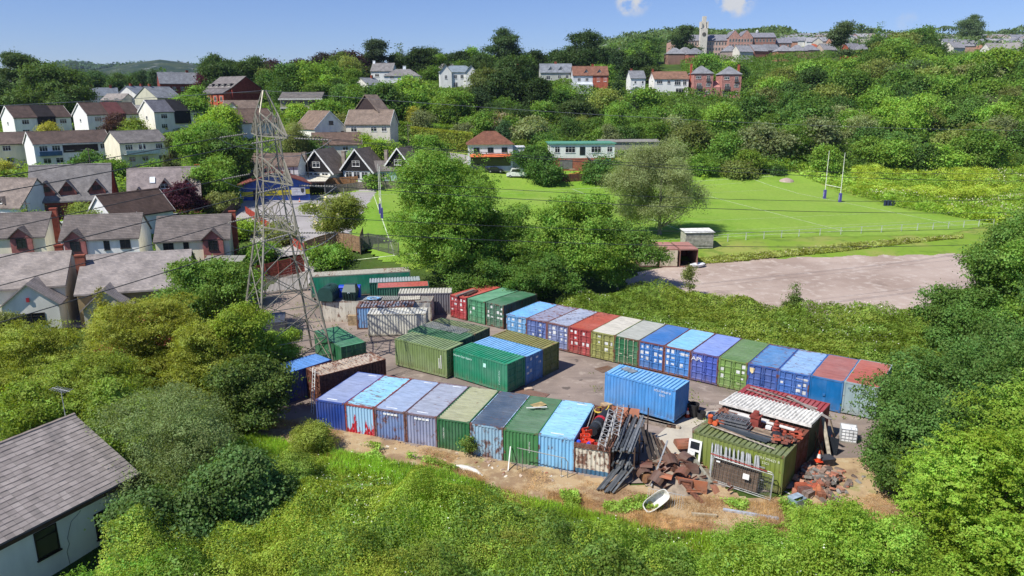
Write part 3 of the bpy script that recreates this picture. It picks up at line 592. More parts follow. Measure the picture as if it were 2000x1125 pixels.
def gsec(hw, h, rise, ov, th=.16, lift=.012):
    """roof section (y, z): both slopes with thickness, overhang ov"""
    s = rise / hw; e = hw + ov; q = th * math.sqrt(1 + s * s)
    return [(-e, h - ov * s + lift), (0, h + rise + lift), (e, h - ov * s + lift), (e, h - ov * s + lift + q), (0, h + rise + lift + q), (-e, h - ov * s + lift + q)]
def slab(mb, a, b, c, d, th=.16):
    """roof plane with corners a b (eave) c d (ridge)"""
    mb.hexa([a, b, c, d], [(p[0], p[1], p[2] + th) for p in (a, b, c, d)])
def house(name, label, cat, x, y, rot, w, d, h, rise, wc, rc, wall=None, roof='gable', rm=None, wins=(), chim=(), gabs=(), barge=None, doors=(), ov=.35, group=None, z=None, wincol='#e6e6e2', sink=2.5, ridge=None, fascia=None, walls_label=None, rr=None):
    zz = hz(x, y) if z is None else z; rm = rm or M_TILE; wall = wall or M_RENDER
    t = thing(name, label, cat, (x, y, zz), R(rot), group); hw, hd = w / 2, d / 2; wcol = lin(wincol)
    mb = MB()
    if roof == 'gable': mb.prism([(-hd, -sink), (hd, -sink), (hd, h), (0, h + rise), (-hd, h)], -hw, hw)
    else: mb.box(-hw, hw, -hd, hd, -sink, h)
    ob('wall', mb, wall, t, col=lin(wc))
    rb = MB(); s = rise / hd if hd else 0
    if roof == 'gable':
        q = gsec(hd, h, rise, ov)
        for sg in (-1, 1): rb.prism([(sg * hd + sg * ov, q[0][1]), (0, q[1][1]), (0, q[4][1]), (sg * hd + sg * ov, q[3][1])], -hw - .2, hw + .2)
        rb.prism([(-.16, q[4][1] - .09), (.16, q[4][1] - .09), (.0, q[4][1] + .08)], -hw - .2, hw + .2)
    elif roof == 'hip':
        r = (hw - hd * .95) if ridge is None else ridge; e, f = hw + ov, hd + ov; z0 = h - .02; z1 = h + rise
        A = [(-e, -f, z0), (e, -f, z0), (e, f, z0), (-e, f, z0)]; n = len(rb.v); rb.v += A + [(-r, 0, z1), (r, 0, z1)]
        rb.f += [(n, n + 1, n + 5, n + 4), (n + 1, n + 2, n + 5), (n + 2, n + 3, n + 4, n + 5), (n + 3, n, n + 4), (n + 3, n + 2, n + 1, n)]
    else: rb.box(-hw - ov, hw + ov, -hd - ov, hd + ov, h + .004, h + .3)
    ro = ob('roof', rb, rm, t, col=lin(rc))
    if fascia:
        fb = MB()
        for sg in (-1, 1): fb.box(-hw - .2, hw + .2, *sorted((sg * (hd + ov + .01), sg * (hd + ov + .05))), h - ov * s - .12, h - ov * s + .1)
        ob('gutter', fb, M_PLAIN, t, col=lin(fascia))
    if barge:
        for sx in (-1, 1):
            bb = MB()
            for sg in (-1, 1):
                a, b = (sg * (hd + ov + .03), h - (ov + .03) * s), (0, h + rise)
                bb.prism([(a[0], a[1] - .1), (b[0], b[1] - .1), (b[0], b[1] + .26), (a[0], a[1] + .26)], *sorted((sx * (hw + .205), sx * (hw + .25))))
            ob('bargeboard', bb, M_PLAIN, t, col=lin(barge))
    for c in chim:
        cx, cy, cw, ch = c[:4]; cb = MB().box(-cw / 2, cw / 2, -.3, .3, -ch, .55).box(-cw / 2 - .05, cw / 2 + .05, -.35, .35, .55, .7); zc = h + rise * (1 - abs(cy) / hd) + (c[5] if len(c) > 5 else .5)
        co = ob('chimney', cb, M_BRICK, ro, (cx, cy, zc), col=lin(c[4] if len(c) > 4 else '#8e4a38'))
        k = MB(); [k.lathe([(.11, .7), (.09, 1.05)], (q, 0, 0), 8) for q in ((-.15, .15) if cw > .6 else (0,))]; ob('chimney_pot', k, M_MATT, co, col=lin('#a65a40')) if cw < .5 else None
    for gb in gabs:
        u, gw, pr, gh, gr = gb[:5]; gwc = gb[5] if len(gb) > 5 else wc; gm = gb[6] if len(gb) > 6 and gb[6] else wall; gwin = gb[7] if len(gb) > 7 else None; low = gb[8] if len(gb) > 8 else -sink
        yf = -hd - pr; top = gh + gr; yb = min(hd * .9, -hd + max(0., (top - h)) / max(s, .05) + .15) if roof != 'flat' else 0; yb0 = min(hd * .5, -hd + max(.0, gh - h) / max(s, .05) + .3)
        wb = MB(); sec = [(-gw / 2, low), (gw / 2, low), (gw / 2, gh), (0, top), (-gw / 2, gh)]
        wb.hexa([(u + a, yf, b) for a, b in sec], [(u + a, max(yb0, yf + .3), b) for a, b in sec]); nm = 'dormer' if pr <= .01 else 'gable_wing'
        wo = ob(nm, wb, gm, t, col=lin(gwc)); g2 = MB(); sl = gr / (gw / 2); go = .28
        for sg in (-1, 1):
            e = u + sg * (gw / 2 + go); ze = gh - go * sl + .012; g2.hexa([(e, yf - .3, ze), (u, yf - .3, top + .012), (u, yb, top + .012), (e, yb if sl * .0 else max(yb0, yf + .5), ze)], [(e, yf - .3, ze + .15), (u, yf - .3, top + .16), (u, yb, top + .16), (e, max(yb0, yf + .5), ze + .15)])
        ob('roof', g2, rm, wo, col=lin(rc))
        if gwin: ww = gwin; window(wo, (u + (ww[4] if len(ww) > 4 else 0), yf, ww[0]), 'f', ww[1], ww[2], lin(ww[3]) if len(ww) > 3 and ww[3] else wcol)
    for q in wins:
        fc, u, zc, ww, wh = q[:5]; n = q[5] if len(q) > 5 else (3 if ww > 1.6 else 2); yo = q[6] if len(q) > 6 else 0
        pos = {'f': (u, -hd - yo, zc), 'b': (-u, hd, zc), 'l': (-hw, -u, zc), 'r': (hw, u, zc)}[fc]
        window(t, pos, fc, ww, wh, wcol, n, 2 if wh > .8 else 1)
    for q in doors:
        fc, u, dw, dh, dcol = q[:5]; pos = {'f': (u, -hd, 0), 'l': (-hw, -u, 0), 'r': (hw, u, 0)}[fc]
        do = ob('door', MB().box(-dw / 2, dw / 2, -.05, .02, 0, dh), M_PLAIN, t, pos, _FR[fc], lin(dcol)); ob('handle', MB().box(dw / 2 - .16, dw / 2 - .06, -.09, -.05, 1., 1.05), M_METAL, do, col=(.4, .4, .4, 1))
    return t
CREAM, WHT = '#efe6cc', '#f2f1ec'; BRN, GRY = '#6f6159', '#8a8380'
H1 = 'houses of the near estate'
def hp(px, Y): x, y, z = spot(px, Y); return x, y
# near corner house
t = house('house', 'near white house with large grey tiled roof and a crack down its wall', 'house', -30.75, 33.2, 64, 17.0, 9.9, 3.2, 2.48, '#f4f0e0', '#8f847d', rm=M_BIGTILE, wins=(('f', 3.3, 1.75, 1.2, 1.6, 1), ('f', 6.6, 1.05, 1.3, 1.6, 1)), wincol='#2a211d', z=-.6, ov=.45, fascia='#4a342c', doors=(('r', 1.5, 1., 2.1, '#6b4a3a'),))
nr = [c for c in t.children if c.name.startswith('roof')][0]; tm_ = MB(); rt = random.Random(2); sl_ = 2.48 / 4.95; L0 = math.hypot(1, sl_); up_ = Vector((0, 1 / L0, sl_ / L0)); nv = Vector((0, -sl_ / L0, 1 / L0)); e0 = Vector((0, -5.44, 3.2 - .45 * sl_ + .2))
for r_ in range(19):      # every tile a slab of its own, laid in courses
    for c_ in range(42):
        a = -8.75 + c_ * .417 + (r_ % 2) * .0; y0 = r_ * .318; lf, l2 = .03 + rt.uniform(-.006, .01), rt.uniform(-.004, .006); dy = rt.uniform(-.012, .012)
        o = e0 + up_ * (y0 + dy); p = [o + Vector((a, 0, 0)) + nv * lf, o + Vector((a + .409, 0, 0)) + nv * (lf + l2), o + Vector((a + .409, 0, 0)) + up_ * .33 + nv * (l2 + .006), o + Vector((a, 0, 0)) + up_ * .33 + nv * .006]
        tm_.hexa([q - nv * .016 for q in p], p)
ob('tile_courses', tm_, M_NEARTILE, t, col=lin('#928a85')); ob('ridge_tiles', MB().tube([(-8.75 + .45 * k, 0, 5.82 + (.012 if k % 2 else 0)) for k in range(40)], .15, 8), M_NEARTILE, nr, col=lin('#968a80'))
ob('downpipe', MB().tube([(8.0, -4.995, -2), (8.0, -4.995, 2.7)], .05, 8), M_PLAIN, t, col=lin('#4a342c'))
cr = MB(); pts = [(5.3, 2.5), (5.0, 2.3), (4.7, 2.15), (4.5, 1.7), (4.35, 1.3), (4.4, .95), (4.2, .55), (4.25, -.4)]
for a, b in zip(pts[:-1], pts[1:]): cr.bar((a[0], -4.953, a[1]), (b[0], -4.953, b[1]), .05, .012)
ob('crack', cr, M_MATT, t, col=(.2, .19, .17, 1))
tv = thing('tv_aerial', 'thin metal tv aerial above the near grey roof', 'aerial', (-27.3, 40.85, 5.2)); ob('mast', MB().tube([(0, 0, 0), (0, 0, 1.9)], .025), M_METAL, tv, col=(.45, .45, .45, 1))
bm_ = MB().bar((-.7, .3, 1.8), (.7, -.3, 1.8), .03); [bm_.bar((-.6 + k * .2 - .1, .26 - k * .085 - .3, 1.8), (-.6 + k * .2 + .1, .26 - k * .085 + .3, 1.8), .02) for k in range(7)]; ob('boom', bm_, M_METAL, tv, col=(.5, .5, .5, 1))
# first row
BR = '#96503f'
house('house', 'cream house with grey tiles and a front gable holding a red alarm box', 'house', -56.55, 78.5, 18, 13.5, 8.6, 4.6, 2.7, '#e9e2d0', '#938b85', rm=M_SLATE, group=H1, gabs=((4.0, 5.2, 2.6, 3.2, 2.2, '#eeebe0', None, (1.7, 2.4, 1.2, '#3a342f')),), chim=((5.6, .5, .8, 3),), wincol='#3b3530', wins=(('r', 0, 2.8, .5, .8, 1),))
ax_, ay_ = -56.55 + 3.9 * math.cos(R(18)) + 6.95 * math.sin(R(18)), 78.5 + 3.9 * math.sin(R(18)) - 6.95 * math.cos(R(18)); ab = ob('alarm_box', MB().box(-.14, .14, -.1, 0, 3.55, 4.0), M_PLAIN, None, (ax_, ay_, hz(ax_, ay_)), R(18), lin('#b03038')); tag(ab, 'red alarm box on the cream front gable', 'alarm box')
house('house', 'low grey roofed house with brick chimney stack, behind the golden conifer', 'house', -43.4, 82.4, 16, 11.2, 9.6, 3.6, 3.1, '#a18e6c', '#938c88', rm=M_SLATE, group=H1, gabs=((-2.4, 4.4, 2.2, 2.3, 2.0, '#c9c4b4', None, None),), chim=((-5.7, -1.2, 1.0, 4.5, '#8a5240', .6),), wincol='#3b3530')
# second row: three cream and white houses with brick gable features
def brickgable(label, px, Y, w, wc, u, wins, **kw):
    x, y = hp(px, Y)
    return house('house', label, 'house', x, y, 14, w, 7.6, 5.0, 2.7, wc, '#716a66', group=H1, gabs=((u, 2.7, .35, 5.0, 1.25, '#99605a', M_BRICK, (4.1, 1.25, 1.35, '#2e2a29')),), wins=wins, wincol='#2e2b2b', **kw)
brickgable('cream house with brick feature gable at the photo\'s left edge', 34, 104, 11.0, CREAM, 2.6, (('f', -1.6, 4.1, .8, 1.25, 1), ('f', -4.2, 4.1, 1.2, 1.25)), chim=((5.8, .3, .9, 6, BR, .2),))
brickgable('white house with a brick feature gable at its left, black framed windows', 219, 104, 9.9, '#f2f2f0', -3.1, (('f', .8, 4.0, .75, 1.3, 1), ('f', 3.2, 4.1, 1.35, 1.3)))
brickgable('cream house with a brick feature gable at its right, nearest the pylon', 392, 104, 9.7, '#efe6cc', 2.7, (('f', -3.2, 4.0, 1.35, 1.3), ('f', -.9, 4.0, .7, 1.3, 1)), chim=((5.1, .3, .9, 6, BR, .1),))
x, y = hp(440, 98); cv = thing('conservatory', 'lean to conservatory with translucent roof behind the cream brick gabled house', 'conservatory', (x, y, 0), 0)
ob('wall', MB().box(-2.6, 2.6, -1.2, 1.2, -.5, 1.6), M_BRICK, cv, col=lin('#a9553d')); rf = MB(); [rf.hexa([(-2.7 + i * 1.1, -1.4, 2.2), (-1.68 + i * 1.1, -1.4, 2.2), (-1.68 + i * 1.1, 1.3, 2.9), (-2.7 + i * 1.1, 1.3, 2.9)], [(-2.7 + i * 1.1, -1.4, 2.26), (-1.68 + i * 1.1, -1.4, 2.26), (-1.68 + i * 1.1, 1.3, 2.96), (-2.7 + i * 1.1, 1.3, 2.96)]) for i in range(5)]
ob('roof', rf, M_PLAIN, cv, col=lin('#8c8a80')); ob('window', MB().box(-2.55, 2.55, -1.15, 1.15, 1.6, 2.2), M_GLASS, cv)
# third row
H2 = 'steep roofed dormer houses of the older estate'
x, y = hp(25, 128); house('house', 'white ended house with brown tiles and two small dormers at the left edge', 'house', x, y, -10, 12.5, 8.5, 3.0, 4.2, WHT, '#857a72', group=H2, gabs=((-1.6, 1.7, -.15, 3.6, .9, '#3d3b3e', None, (3.9, .9, .8)), (2.2, 1.7, -.15, 3.6, .9, '#3d3b3e', None, (3.9, .9, .8))), wins=(('f', 2.2, 1.5, 1.7, 1.1), ('f', -2.4, 1.5, 1.7, 1.1)))
x, y = hp(153, 133); house('house', 'tall slate roofed house with three brick dormers', 'house', x, y, 20, 12.8, 8.2, 3.1, 5.6, '#8e463c', '#7f7c7a', wall=M_BRICK, rm=M_SLATE, group=H2, gabs=tuple((q, 2.6, -.35, 4.6, 1.7, '#8d544c', M_BRICK, (5.0, 1.5, .9, '#5e3a33')) for q in (-3.7, -.3, 4.3)), chim=((6.0, 1.1, .9, 6, '#a04a34'),), doors=(('f', -3.4, 3.4, 2.2, '#5d3428'), ('f', 1.2, 1.8, 2.2, '#8e3f34')))
x, y = hp(262, 121); house('house', 'white gabled house with brown roof pointing at the yard, in front of the dormer houses', 'house', x, y, 62, 11, 6.6, 3.6, 3.2, '#dfe0e0', '#5b4b43', group=H2, barge='#e9e7e2', wincol='#33302e', gabs=())
x, y = hp(236, 115); house('house', 'low white gabled garage with brown tiles before the white gabled house', 'garage', x, y, 62, 6.5, 5.0, 2.5, 2.1, '#e2e3e4', '#5b4b43', barge='#e9e7e2')
x, y = hp(330, 138); t = house('house', 'pink grey slate house with brick dormer gables beside the purple tree', 'house', x, y, 20, 12.2, 8.6, 3.0, 4.6, '#8f5a50', '#8f8582', wall=M_BRICK, rm=M_SLATE, group=H2, gabs=((-4.2, 2.6, .4, 2.8, 1.8, '#8f7a74', M_BRICK), (.2, 2.5, -.25, 4.3, 1.6, '#6b2f2b', M_BRICK, (4.7, 1.5, .9, '#e0dcd4')), (4.0, 2.5, -.25, 4.3, 1.6, '#6b2f2b', M_BRICK, (4.7, 1.5, .9, '#e0dcd4'))), chim=((5.8, .6, .9, 6, '#a04a34'),), doors=(('f', -.2, 2.6, 2.3, '#2b2522'),))
ob('skylight', MB().hexa([(-2.4, -2.6, 5.2), (-1.5, -2.6, 5.2), (-1.5, -1.7, 6.17), (-2.4, -1.7, 6.17)], [(-2.4, -2.6, 5.32), (-1.5, -2.6, 5.32), (-1.5, -1.7, 6.29), (-2.4, -1.7, 6.29)]), M_PLAIN, t, col=lin('#dfe4e6'))
# fourth row: terraces
H3 = 'terraces on the hill above the dormer houses'
def row(px, Y, name, label, w, d, h, rise, wc, rc, rot=0, **kw): x, y = hp(px, Y); return house(name, label, kw.pop('cat', 'house'), x, y, rot, w, d, h, rise, wc, rc, **kw)
tw = lambda *us: tuple(('f', u, 4.3, 1.7, 1.2) for u in us) + tuple(('f', u + .4, 1.5, 1.6, 1.2) for u in us)
row(22, 178, 'terrace_house', 'cream terrace end with brown roof at the left edge of the hill', 11.5, 7.5, 5.3, 2.4, '#ebe2c6', BRN, 46, group=H3, wins=tw(-4.8, -1, 4.6))
t = row(141, 178, 'terrace_house', 'long white terrace with brown roof, dark cladding band and a blue balcony', 16.6, 7.5, 5.4, 2.5, '#f0f0ee', '#64564f', 47, group=H3, barge='#dcdad4', wins=tw(-6.4, -3.8, -1, 2.2, 6.6), fascia='#d9d8d4')
ob('cladding', MB().box(-2.4, 5.2, -3.86, -3.75, 3.2, 4.9), M_WOOD, t, col=lin('#3a302e')); ob('balcony', MB().box(-7.6, -3.0, -4.9, -3.75, 2.65, 2.8).box(-7.6, -3.0, -4.9, -4.85, 2.8, 3.7), M_PLAIN, t, col=lin('#3d5f7f'))
t = row(272, 178, 'terrace_house', 'cream block with grey roof and two open balconies left of the tall conifer', 11.4, 7.5, 5.4, 2.4, '#ebe3ca', '#7d7976', 53, group=H3, wins=tw(-3.6, -.5, 3.6))
ob('balcony', MB().box(-5, 3, -5.1, -3.75, 2.6, 2.78).box(-5, 3, -5.1, -5.05, 2.78, 3.6).box(-1.1, -.95, -5.1, -5., 2.78, 5.2), M_PLAIN, t, col=lin('#c9d4cf'))
# fifth row: white pairs with a dark recessed middle
H4 = 'white house pairs with dark middle bay high on the left hill'
for px, rc, mid, lb in ((78, '#5f5049', '#2e2a2b', 'leftmost white house pair with brown roof and black slated middle'), (215, '#5f5049', '#6a4240', 'white house pair with brown roof and reddish middle beside a dark purple shrub'), (340, '#6f7078', '#26262a', 'cream white house pair with grey roof and black middle, above the tall conifer')):
    t = row(px, 217, 'house_pair', lb, 15.4, 7.6, 5.2, 3.0, '#f0ebdc' if px > 300 else '#f2f1ec', rc, 57, group=H4, barge='#e6e4de', wins=(('f', -4.8, 3.9, 1.9, 1.2), ('f', 5.4, 3.9, 1.9, 1.2), ('f', -5.0, 1.2, 1.8, 1.2), ('f', 1.8, 3.7, 1.2, 1.1), ('l', 0, 3.6, .8, .9, 1)))
    q = gsec(3.8, 5.2, 3.0, .35); ob('cladding', MB().prism([(-4.2, 1.8), (-3.78, 1.8), (-3.78, 5.4), (0, 8.55), (-.1, 8.62), (-4.25, 5.35)], -1.6, 3.2), M_SLATE, t, col=lin(mid))
# sixth row and beyond
H5 = 'pale houses near the top of the left hill'
S = dict(group=H5, rm=M_SLATE)
row(205, 268, 'house', 'pale grey house with blue slate roof, left of the crest cluster', 10, 8, 5.2, 2.6, '#c9d3d8', '#6f7780', 30, chim=((-3, 0, .8, 3), (3, 0, .8, 3)), wins=tw(-2.5, 2.5), **S)
row(236, 262, 'house', 'small cream house with low side roof in the crest cluster', 8, 7, 4.2, 2.0, '#d9d4c6', '#8d8782', -10, wins=tw(-2, 2), **S)
row(272, 268, 'house', 'white house with twin chimneys in the crest cluster', 9, 9, 5.4, 3.0, '#e3e3de', '#7d858e', 75, chim=((-2, .2, .8, 3), (3, .2, .8, 3)), wins=(('l', 0, 3.6, 1.2, 1.3), ('l', 0, 1.2, 1.2, 1.3)), **S)
row(314, 262, 'house', 'large cream gabled house at the right of the crest cluster', 11, 10, 5.0, 3.6, '#cfcdb8', '#878c90', 70, chim=((-3, .2, .8, 3),), wins=(('l', 1.5, 3.4, 1.3, 1.3), ('l', -2, 1.2, 1.3, 1.3)), **S)
row(275, 240, 'bungalow', 'low white bungalow below the crest cluster', 11, 6, 2.6, 1.6, '#dcdcd2', '#8b8a86', 20, cat='bungalow', wins=(('f', 2, 1.4, 1.2, 1.1), ('f', -2, 1.4, 1.2, 1.1)))
row(58, 300, 'house', 'white house showing through a gap under the dark cedar', 11, 8, 5, 3, '#d4d8d8', '#777a7c', 20, group=H5, wins=tw(-3, 2))
row(372, 305, 'school_building', 'long slate roofed brick building on the left crest', 22, 11, 4.6, 4.2, '#7f4238', '#767a80', 30, wall=M_BRICK, rm=M_SLATE, chim=((0, .2, 1., 3),), cat='building', wins=tuple(('f', -9 + 3 * k, 2.6, 1.2, 1.4) for k in range(7)))
t = row(462, 268, 'apartment_block', 'red brick flats with four stepped bays under grey roofs', 14.5, 12, 7.0, 3.8, '#8a3d35', '#75706e', -34, wall=M_BRICK, rm=M_SLATE, cat='building', wins=(), sink=4)
for k in range(4):
    a = -6.6 + k * 3.4; b = ob('bay', MB().hexa([(a, -9, -3), (a + 2.7, -9, -3), (a + 2.7, -5.9, -3), (a, -5.9, -3)], [(a, -9, 5.2), (a + 2.7, -9, 5.2), (a + 2.7, -5.9, 6.6), (a, -5.9, 6.6)]), M_BRICK, t, col=lin('#a85440')); ob('roof', MB().hexa([(a - .3, -9.4, 5.05), (a + 3, -9.4, 5.05), (a + 3, -5.8, 6.7), (a - .3, -5.8, 6.7)], [(a - .3, -9.4, 5.3), (a + 3, -9.4, 5.3), (a + 3, -5.8, 7.0), (a - .3, -5.8, 7.0)]), M_SLATE, b, col=lin('#6e6a6a'))
    window(b, (a + 1.35, -9, 3.4), 'f', 1.3, 1.6, lin('#d8d2c8')); window(b, (a + 1.35, -9, .4), 'f', 1.3, 1.6, lin('#d8d2c8')); dq = ob('dormer', MB().box(a + .3, a + 2.4, -5.6, -3, 7.0, 8.5), M_SLATE, t, col=lin('#4f4c4c')); window(dq, (a + 1.35, -5.6, 7.9), 'f', 1.3, .9, lin('#d8d2c8'))
ob('string_course', MB().box(7.25, 7.31, -5.95, 5.95, 5.3, 5.5), M_PLAIN, t, col=lin('#c9967c')); ob('string_course', MB().box(7.25, 7.31, -5.95, 5.95, 2.2, 2.4), M_PLAIN, t, col=lin('#c9967c'))
H6 = 'detached houses on the slope left of the hedges'
row(476, 232, 'house', 'small white gabled house with brown roof behind the pylon head', 10, 7, 3.4, 2.4, '#dedbd2', '#75675d', 12, group=H6, gabs=((-2.2, 4.2, 1.4, 3.2, 2.1, '#dedbd2', None, (3.4, 1.4, 1.1)),), barge='#ebe9e4', doors=(('f', -2.0, 2.4, 2.1, '#e8e6e2'),))
t = row(597, 240, 'house', 'grey two storey house with flat banded front and long ribbon windows', 13.0, 8, 5.6, 1.6, '#8a8577', '#6e6a66', 2, group=H6, wins=(('f', -3.6, 4.1, 2.2, 1.2), ('f', 0, 4.1, 1.6, 1.2, 2), ('f', 3.6, 4.1, 2.2, 1.2), ('f', -3, 1.1, 2.6, 1.3)), wincol='#7a4a33')
ob('fascia', MB().box(-6.9, 6.9, -4.75, -4.35, 5.0, 5.5).box(-6.6, 6.6, -4.5, -4.05, 2.35, 2.7), M_PLAIN, t, col=lin('#c8c6be'))
t = row(628, 199, 'house', 'white chalet house with brown roof and wide gable, left of the tall gabled house', 11.5, 9.0, 2.9, 4.2, '#e8e6dc', '#7f6d5f', -48, group=H6, barge='#e8e6e0', wins=(('r', .2, 4.3, 1.3, 1.0), ('r', -2.4, 1.4, 1.9, 1.1), ('r', .8, 1.4, 1.9, 1.1), ('r', 3.4, 1.1, .9, 2.0, 1)), wincol='#4a4541')
t = row(730, 200, 'house', 'tall house with a black clad top gable above a cream lower gable', 12.0, 8.4, 5.4, 3.4, '#d5cfc0', '#85766a', -6, group=H6, barge='#eceae6', wins=(('f', -3.8, 4.0, 1.6, 1.2), ('f', 1.6, 4.1, 1.6, 1.1), ('f', 4.4, 4.1, 1.4, 1.1), ('f', -.5, 1.2, 1.6, 1.2), ('l', 0, 4.4, 1.5, 1.2)))
q = MB().prism([(-4.4, 1.0), (4.4, 1.0), (4.4, 6.0), (0, 10.2), (-4.4, 6.0)], -4.2, 0); q.xf(Matrix.Translation((-.9, 3.2, 2.5)) @ Matrix.Rotation(R(62), 4, 'Z') @ Matrix.Translation((2.1, 0, 0)))
up = ob('upper_gable', q, M_WOOD, t, col=lin('#3d302e')); q2 = MB()
for sg in (-1, 1): q2.hexa([(-4.5, sg * 4.8, 5.75), (.3, sg * 4.8, 5.75), (.3, 0, 10.3), (-4.5, 0, 10.3)], [(-4.5, sg * 4.8, 5.95), (.3, sg * 4.8, 5.95), (.3, 0, 10.5), (-4.5, 0, 10.5)])
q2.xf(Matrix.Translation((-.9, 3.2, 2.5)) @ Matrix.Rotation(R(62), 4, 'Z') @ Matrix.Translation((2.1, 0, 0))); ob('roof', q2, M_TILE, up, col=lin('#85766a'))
row(660, 189, 'bungalow', 'low bungalow roof in front of the tall gabled house', 12, 8, 2.2, 2.6, '#d9d6cc', '#6d5b50', 14, cat='bungalow', wins=(('f', 2, 1.2, 1.4, 1.),), barge='#dcdad4')
row(492, 205, 'house', 'white gable with brown roof half hidden by the pylon arms', 12, 8, 3.6, 3.4, '#d4d6d8', '#7a675a', 58, group=H6, barge='#e8e6e0', wins=(('l', 0, 4.4, 1.2, 1.),))
t = row(548, 168, 'house', 'white timbered house with brown roof behind the clubhouse', 10.5, 7.5, 5.2, 2.3, '#dcdde0', '#75645a', 3, wins=(('f', -3, 3.8, 1.2, 1.2), ('f', 3, 3.8, 1.2, 1.2), ('f', 0, 1.3, 1.4, 1.3)))
[ob('timber', MB().box(q, q + .12, -3.8, -3.74, 0, 5), M_WOOD, t, col=lin('#3c3a3c')) for q in (-2., .9, 4.2)]
# A-frame chalets by the pitch
H7 = 'A shaped chalets with black gables beside the pitch'
def aframe(px, Y, lb, rot, **kw):
    x, y = hp(px, Y); t = thing('chalet', lb, 'chalet', (x, y, hz(x, y)), R(rot), H7); w, L, H = 3.9, 9.0, 7.2
    ob('wall', MB().box(-w + .5, w - .5, -L / 2 + .3, L / 2, -2, 2.4), M_RENDER, t, col=lin('#dfe2e4'))
    ob('gable', MB().hexa([(-w + .1, -L / 2 + .1, 2.3), (w - .1, -L / 2 + .1, 2.3), (0, -L / 2 + .1, H - .05)], [(-w + .1, L / 2 - .1, 2.3), (w - .1, L / 2 - .1, 2.3), (0, L / 2 - .1, H - .05)]), M_WOOD, t, col=lin('#221e20'))
    r = MB()
    for s in (-1, 1): r.hexa([(s * (w + .5), -L / 2 - .3, 1.75), (0, -L / 2 - .3, H), (0, L / 2 + .3, H), (s * (w + .5), L / 2 + .3, 1.75)], [(s * (w + .75), -L / 2 - .3, 1.85), (0, -L / 2 - .3, H + .28), (0, L / 2 + .3, H + .28), (s * (w + .75), L / 2 + .3, 1.85)])
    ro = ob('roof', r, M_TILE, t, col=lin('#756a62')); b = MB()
    for s in (-1, 1): b.hexa([(s * (w + .45), -L / 2 - .36, 1.65), (0, -L / 2 - .36, H - .1), (0, -L / 2 - .31, H - .1), (s * (w + .45), -L / 2 - .31, 1.65)], [(s * (w + .8), -L / 2 - .36, 1.85), (0, -L / 2 - .36, H + .32), (0, -L / 2 - .31, H + .32), (s * (w + .8), -L / 2 - .31, 1.85)])
    ob('bargeboard', b, M_PLAIN, t, col=lin('#e4e4e2')); window(t, (0, -L / 2 + .1, 4.0), 'f', 1.9, 1.3, lin('#e8e8e6'))
    for k in (-2, 0, 2): window(t, (k, -L / 2 + .3, 1.2), 'f', 1.6, 1.7, lin('#e2e2e0'))
    dm = ob('dormer', MB().box(-3.3, -1.7, -1.4, .8, 3.4, 4.9), M_RENDER, t, col=lin('#cfcfca')); window(dm, (-3.3, -.3, 4.3), 'l', 1.4, .8, lin('#e8e8e6'))
    ch = ob('chimney', MB().box(-.4, .4, -.4, .4, -6, .6).box(-.45, .45, -.45, .45, .6, .8), M_BRICK, ro, (-3.6, -3.0, 6.0), col=lin('#8f8377'))
aframe(638, 176, 'black gabled chalet nearest the pylon with white barge boards and timber deck', -14)
aframe(712, 178, 'middle black gabled chalet with glass lean to', -12); aframe(794, 180, 'rightmost black gabled chalet beside the clipped hedges', -16)
row(750, 178, 'bungalow', 'small mint green bungalow between the two right hand chalets', 6.5, 6, 2.5, 1.9, '#b9d2cb', '#76716d', 8, cat='bungalow', wins=(('f', .2, 1.4, 2.4, 1.2),))
# white restaurant and flat roofed workshop by the pitch
t = row(958, 194, 'pub_building', 'white two storey house with hipped red brown roof and orange awning by the pitch', 11.5, 9, 5.6, 3.2, '#dfe1e6', '#7b5342', 4, roof='hip', ridge=1.6, cat='building', wins=tuple(('f', u, 4.2, 1.5, 1.2) for u in (-3.6, 0, 3.6)) + (('l', 0, 4.2, 1., 1.2),), ov=.5, wincol='#55585e')
ob('awning', MB().hexa([(-5.4, -6.0, 2.5), (5.4, -6.0, 2.5), (5.4, -4.5, 3.1), (-5.4, -4.5, 3.1)], [(-5.4, -6.0, 2.58), (5.4, -6.0, 2.58), (5.4, -4.5, 3.2), (-5.4, -4.5, 3.2)]), M_PLAIN, t, col=lin('#c9683f'))
ob('porch', MB().box(-5.2, 5.2, -4.56, -4.5, .1, 2.4), M_GLASS, t); ob('side_wing', MB().box(5.75, 9.0, -2.5, 3.5, -2, 4.6).box(5.75, 9.2, -2.7, 3.7, 4.6, 4.8), M_RENDER, t, col=lin('#c9ccd0'))
t = row(1133, 197, 'workshop', 'white flat roofed building with green roof edge and brick ground floor', 17, 9, 6.2, .3, '#e4e8e0', '#5f9a83', 3, roof='flat', cat='building', rm=M_PLAIN, wins=(('f', -6.6, 4.8, 1.3, 1.6), ('f', -3.2, 4.8, 2.6, 1.6), ('f', 3.6, 4.8, 2.6, 1.6), ('f', 7.2, 4.8, 1.4, 1.4)))
ob('base_wall', MB().box(-8.56, 8.56, -4.56, -4.3, -1, 2.6), M_BRICK, t, col=lin('#9a5d4a')); ob('door', MB().box(-5.9, -2.6, -4.62, -4.56, -.2, 2.2), M_PLAIN, t, col=lin('#777573')); ob('door', MB().box(3, 7.5, -4.62, -4.56, -.2, 2.2), M_PLAIN, t, col=lin('#7fb3a8')); ob('door', MB().box(-.7, .7, -4.58, -4.5, 3.4, 5.5), M_GLASS, t)
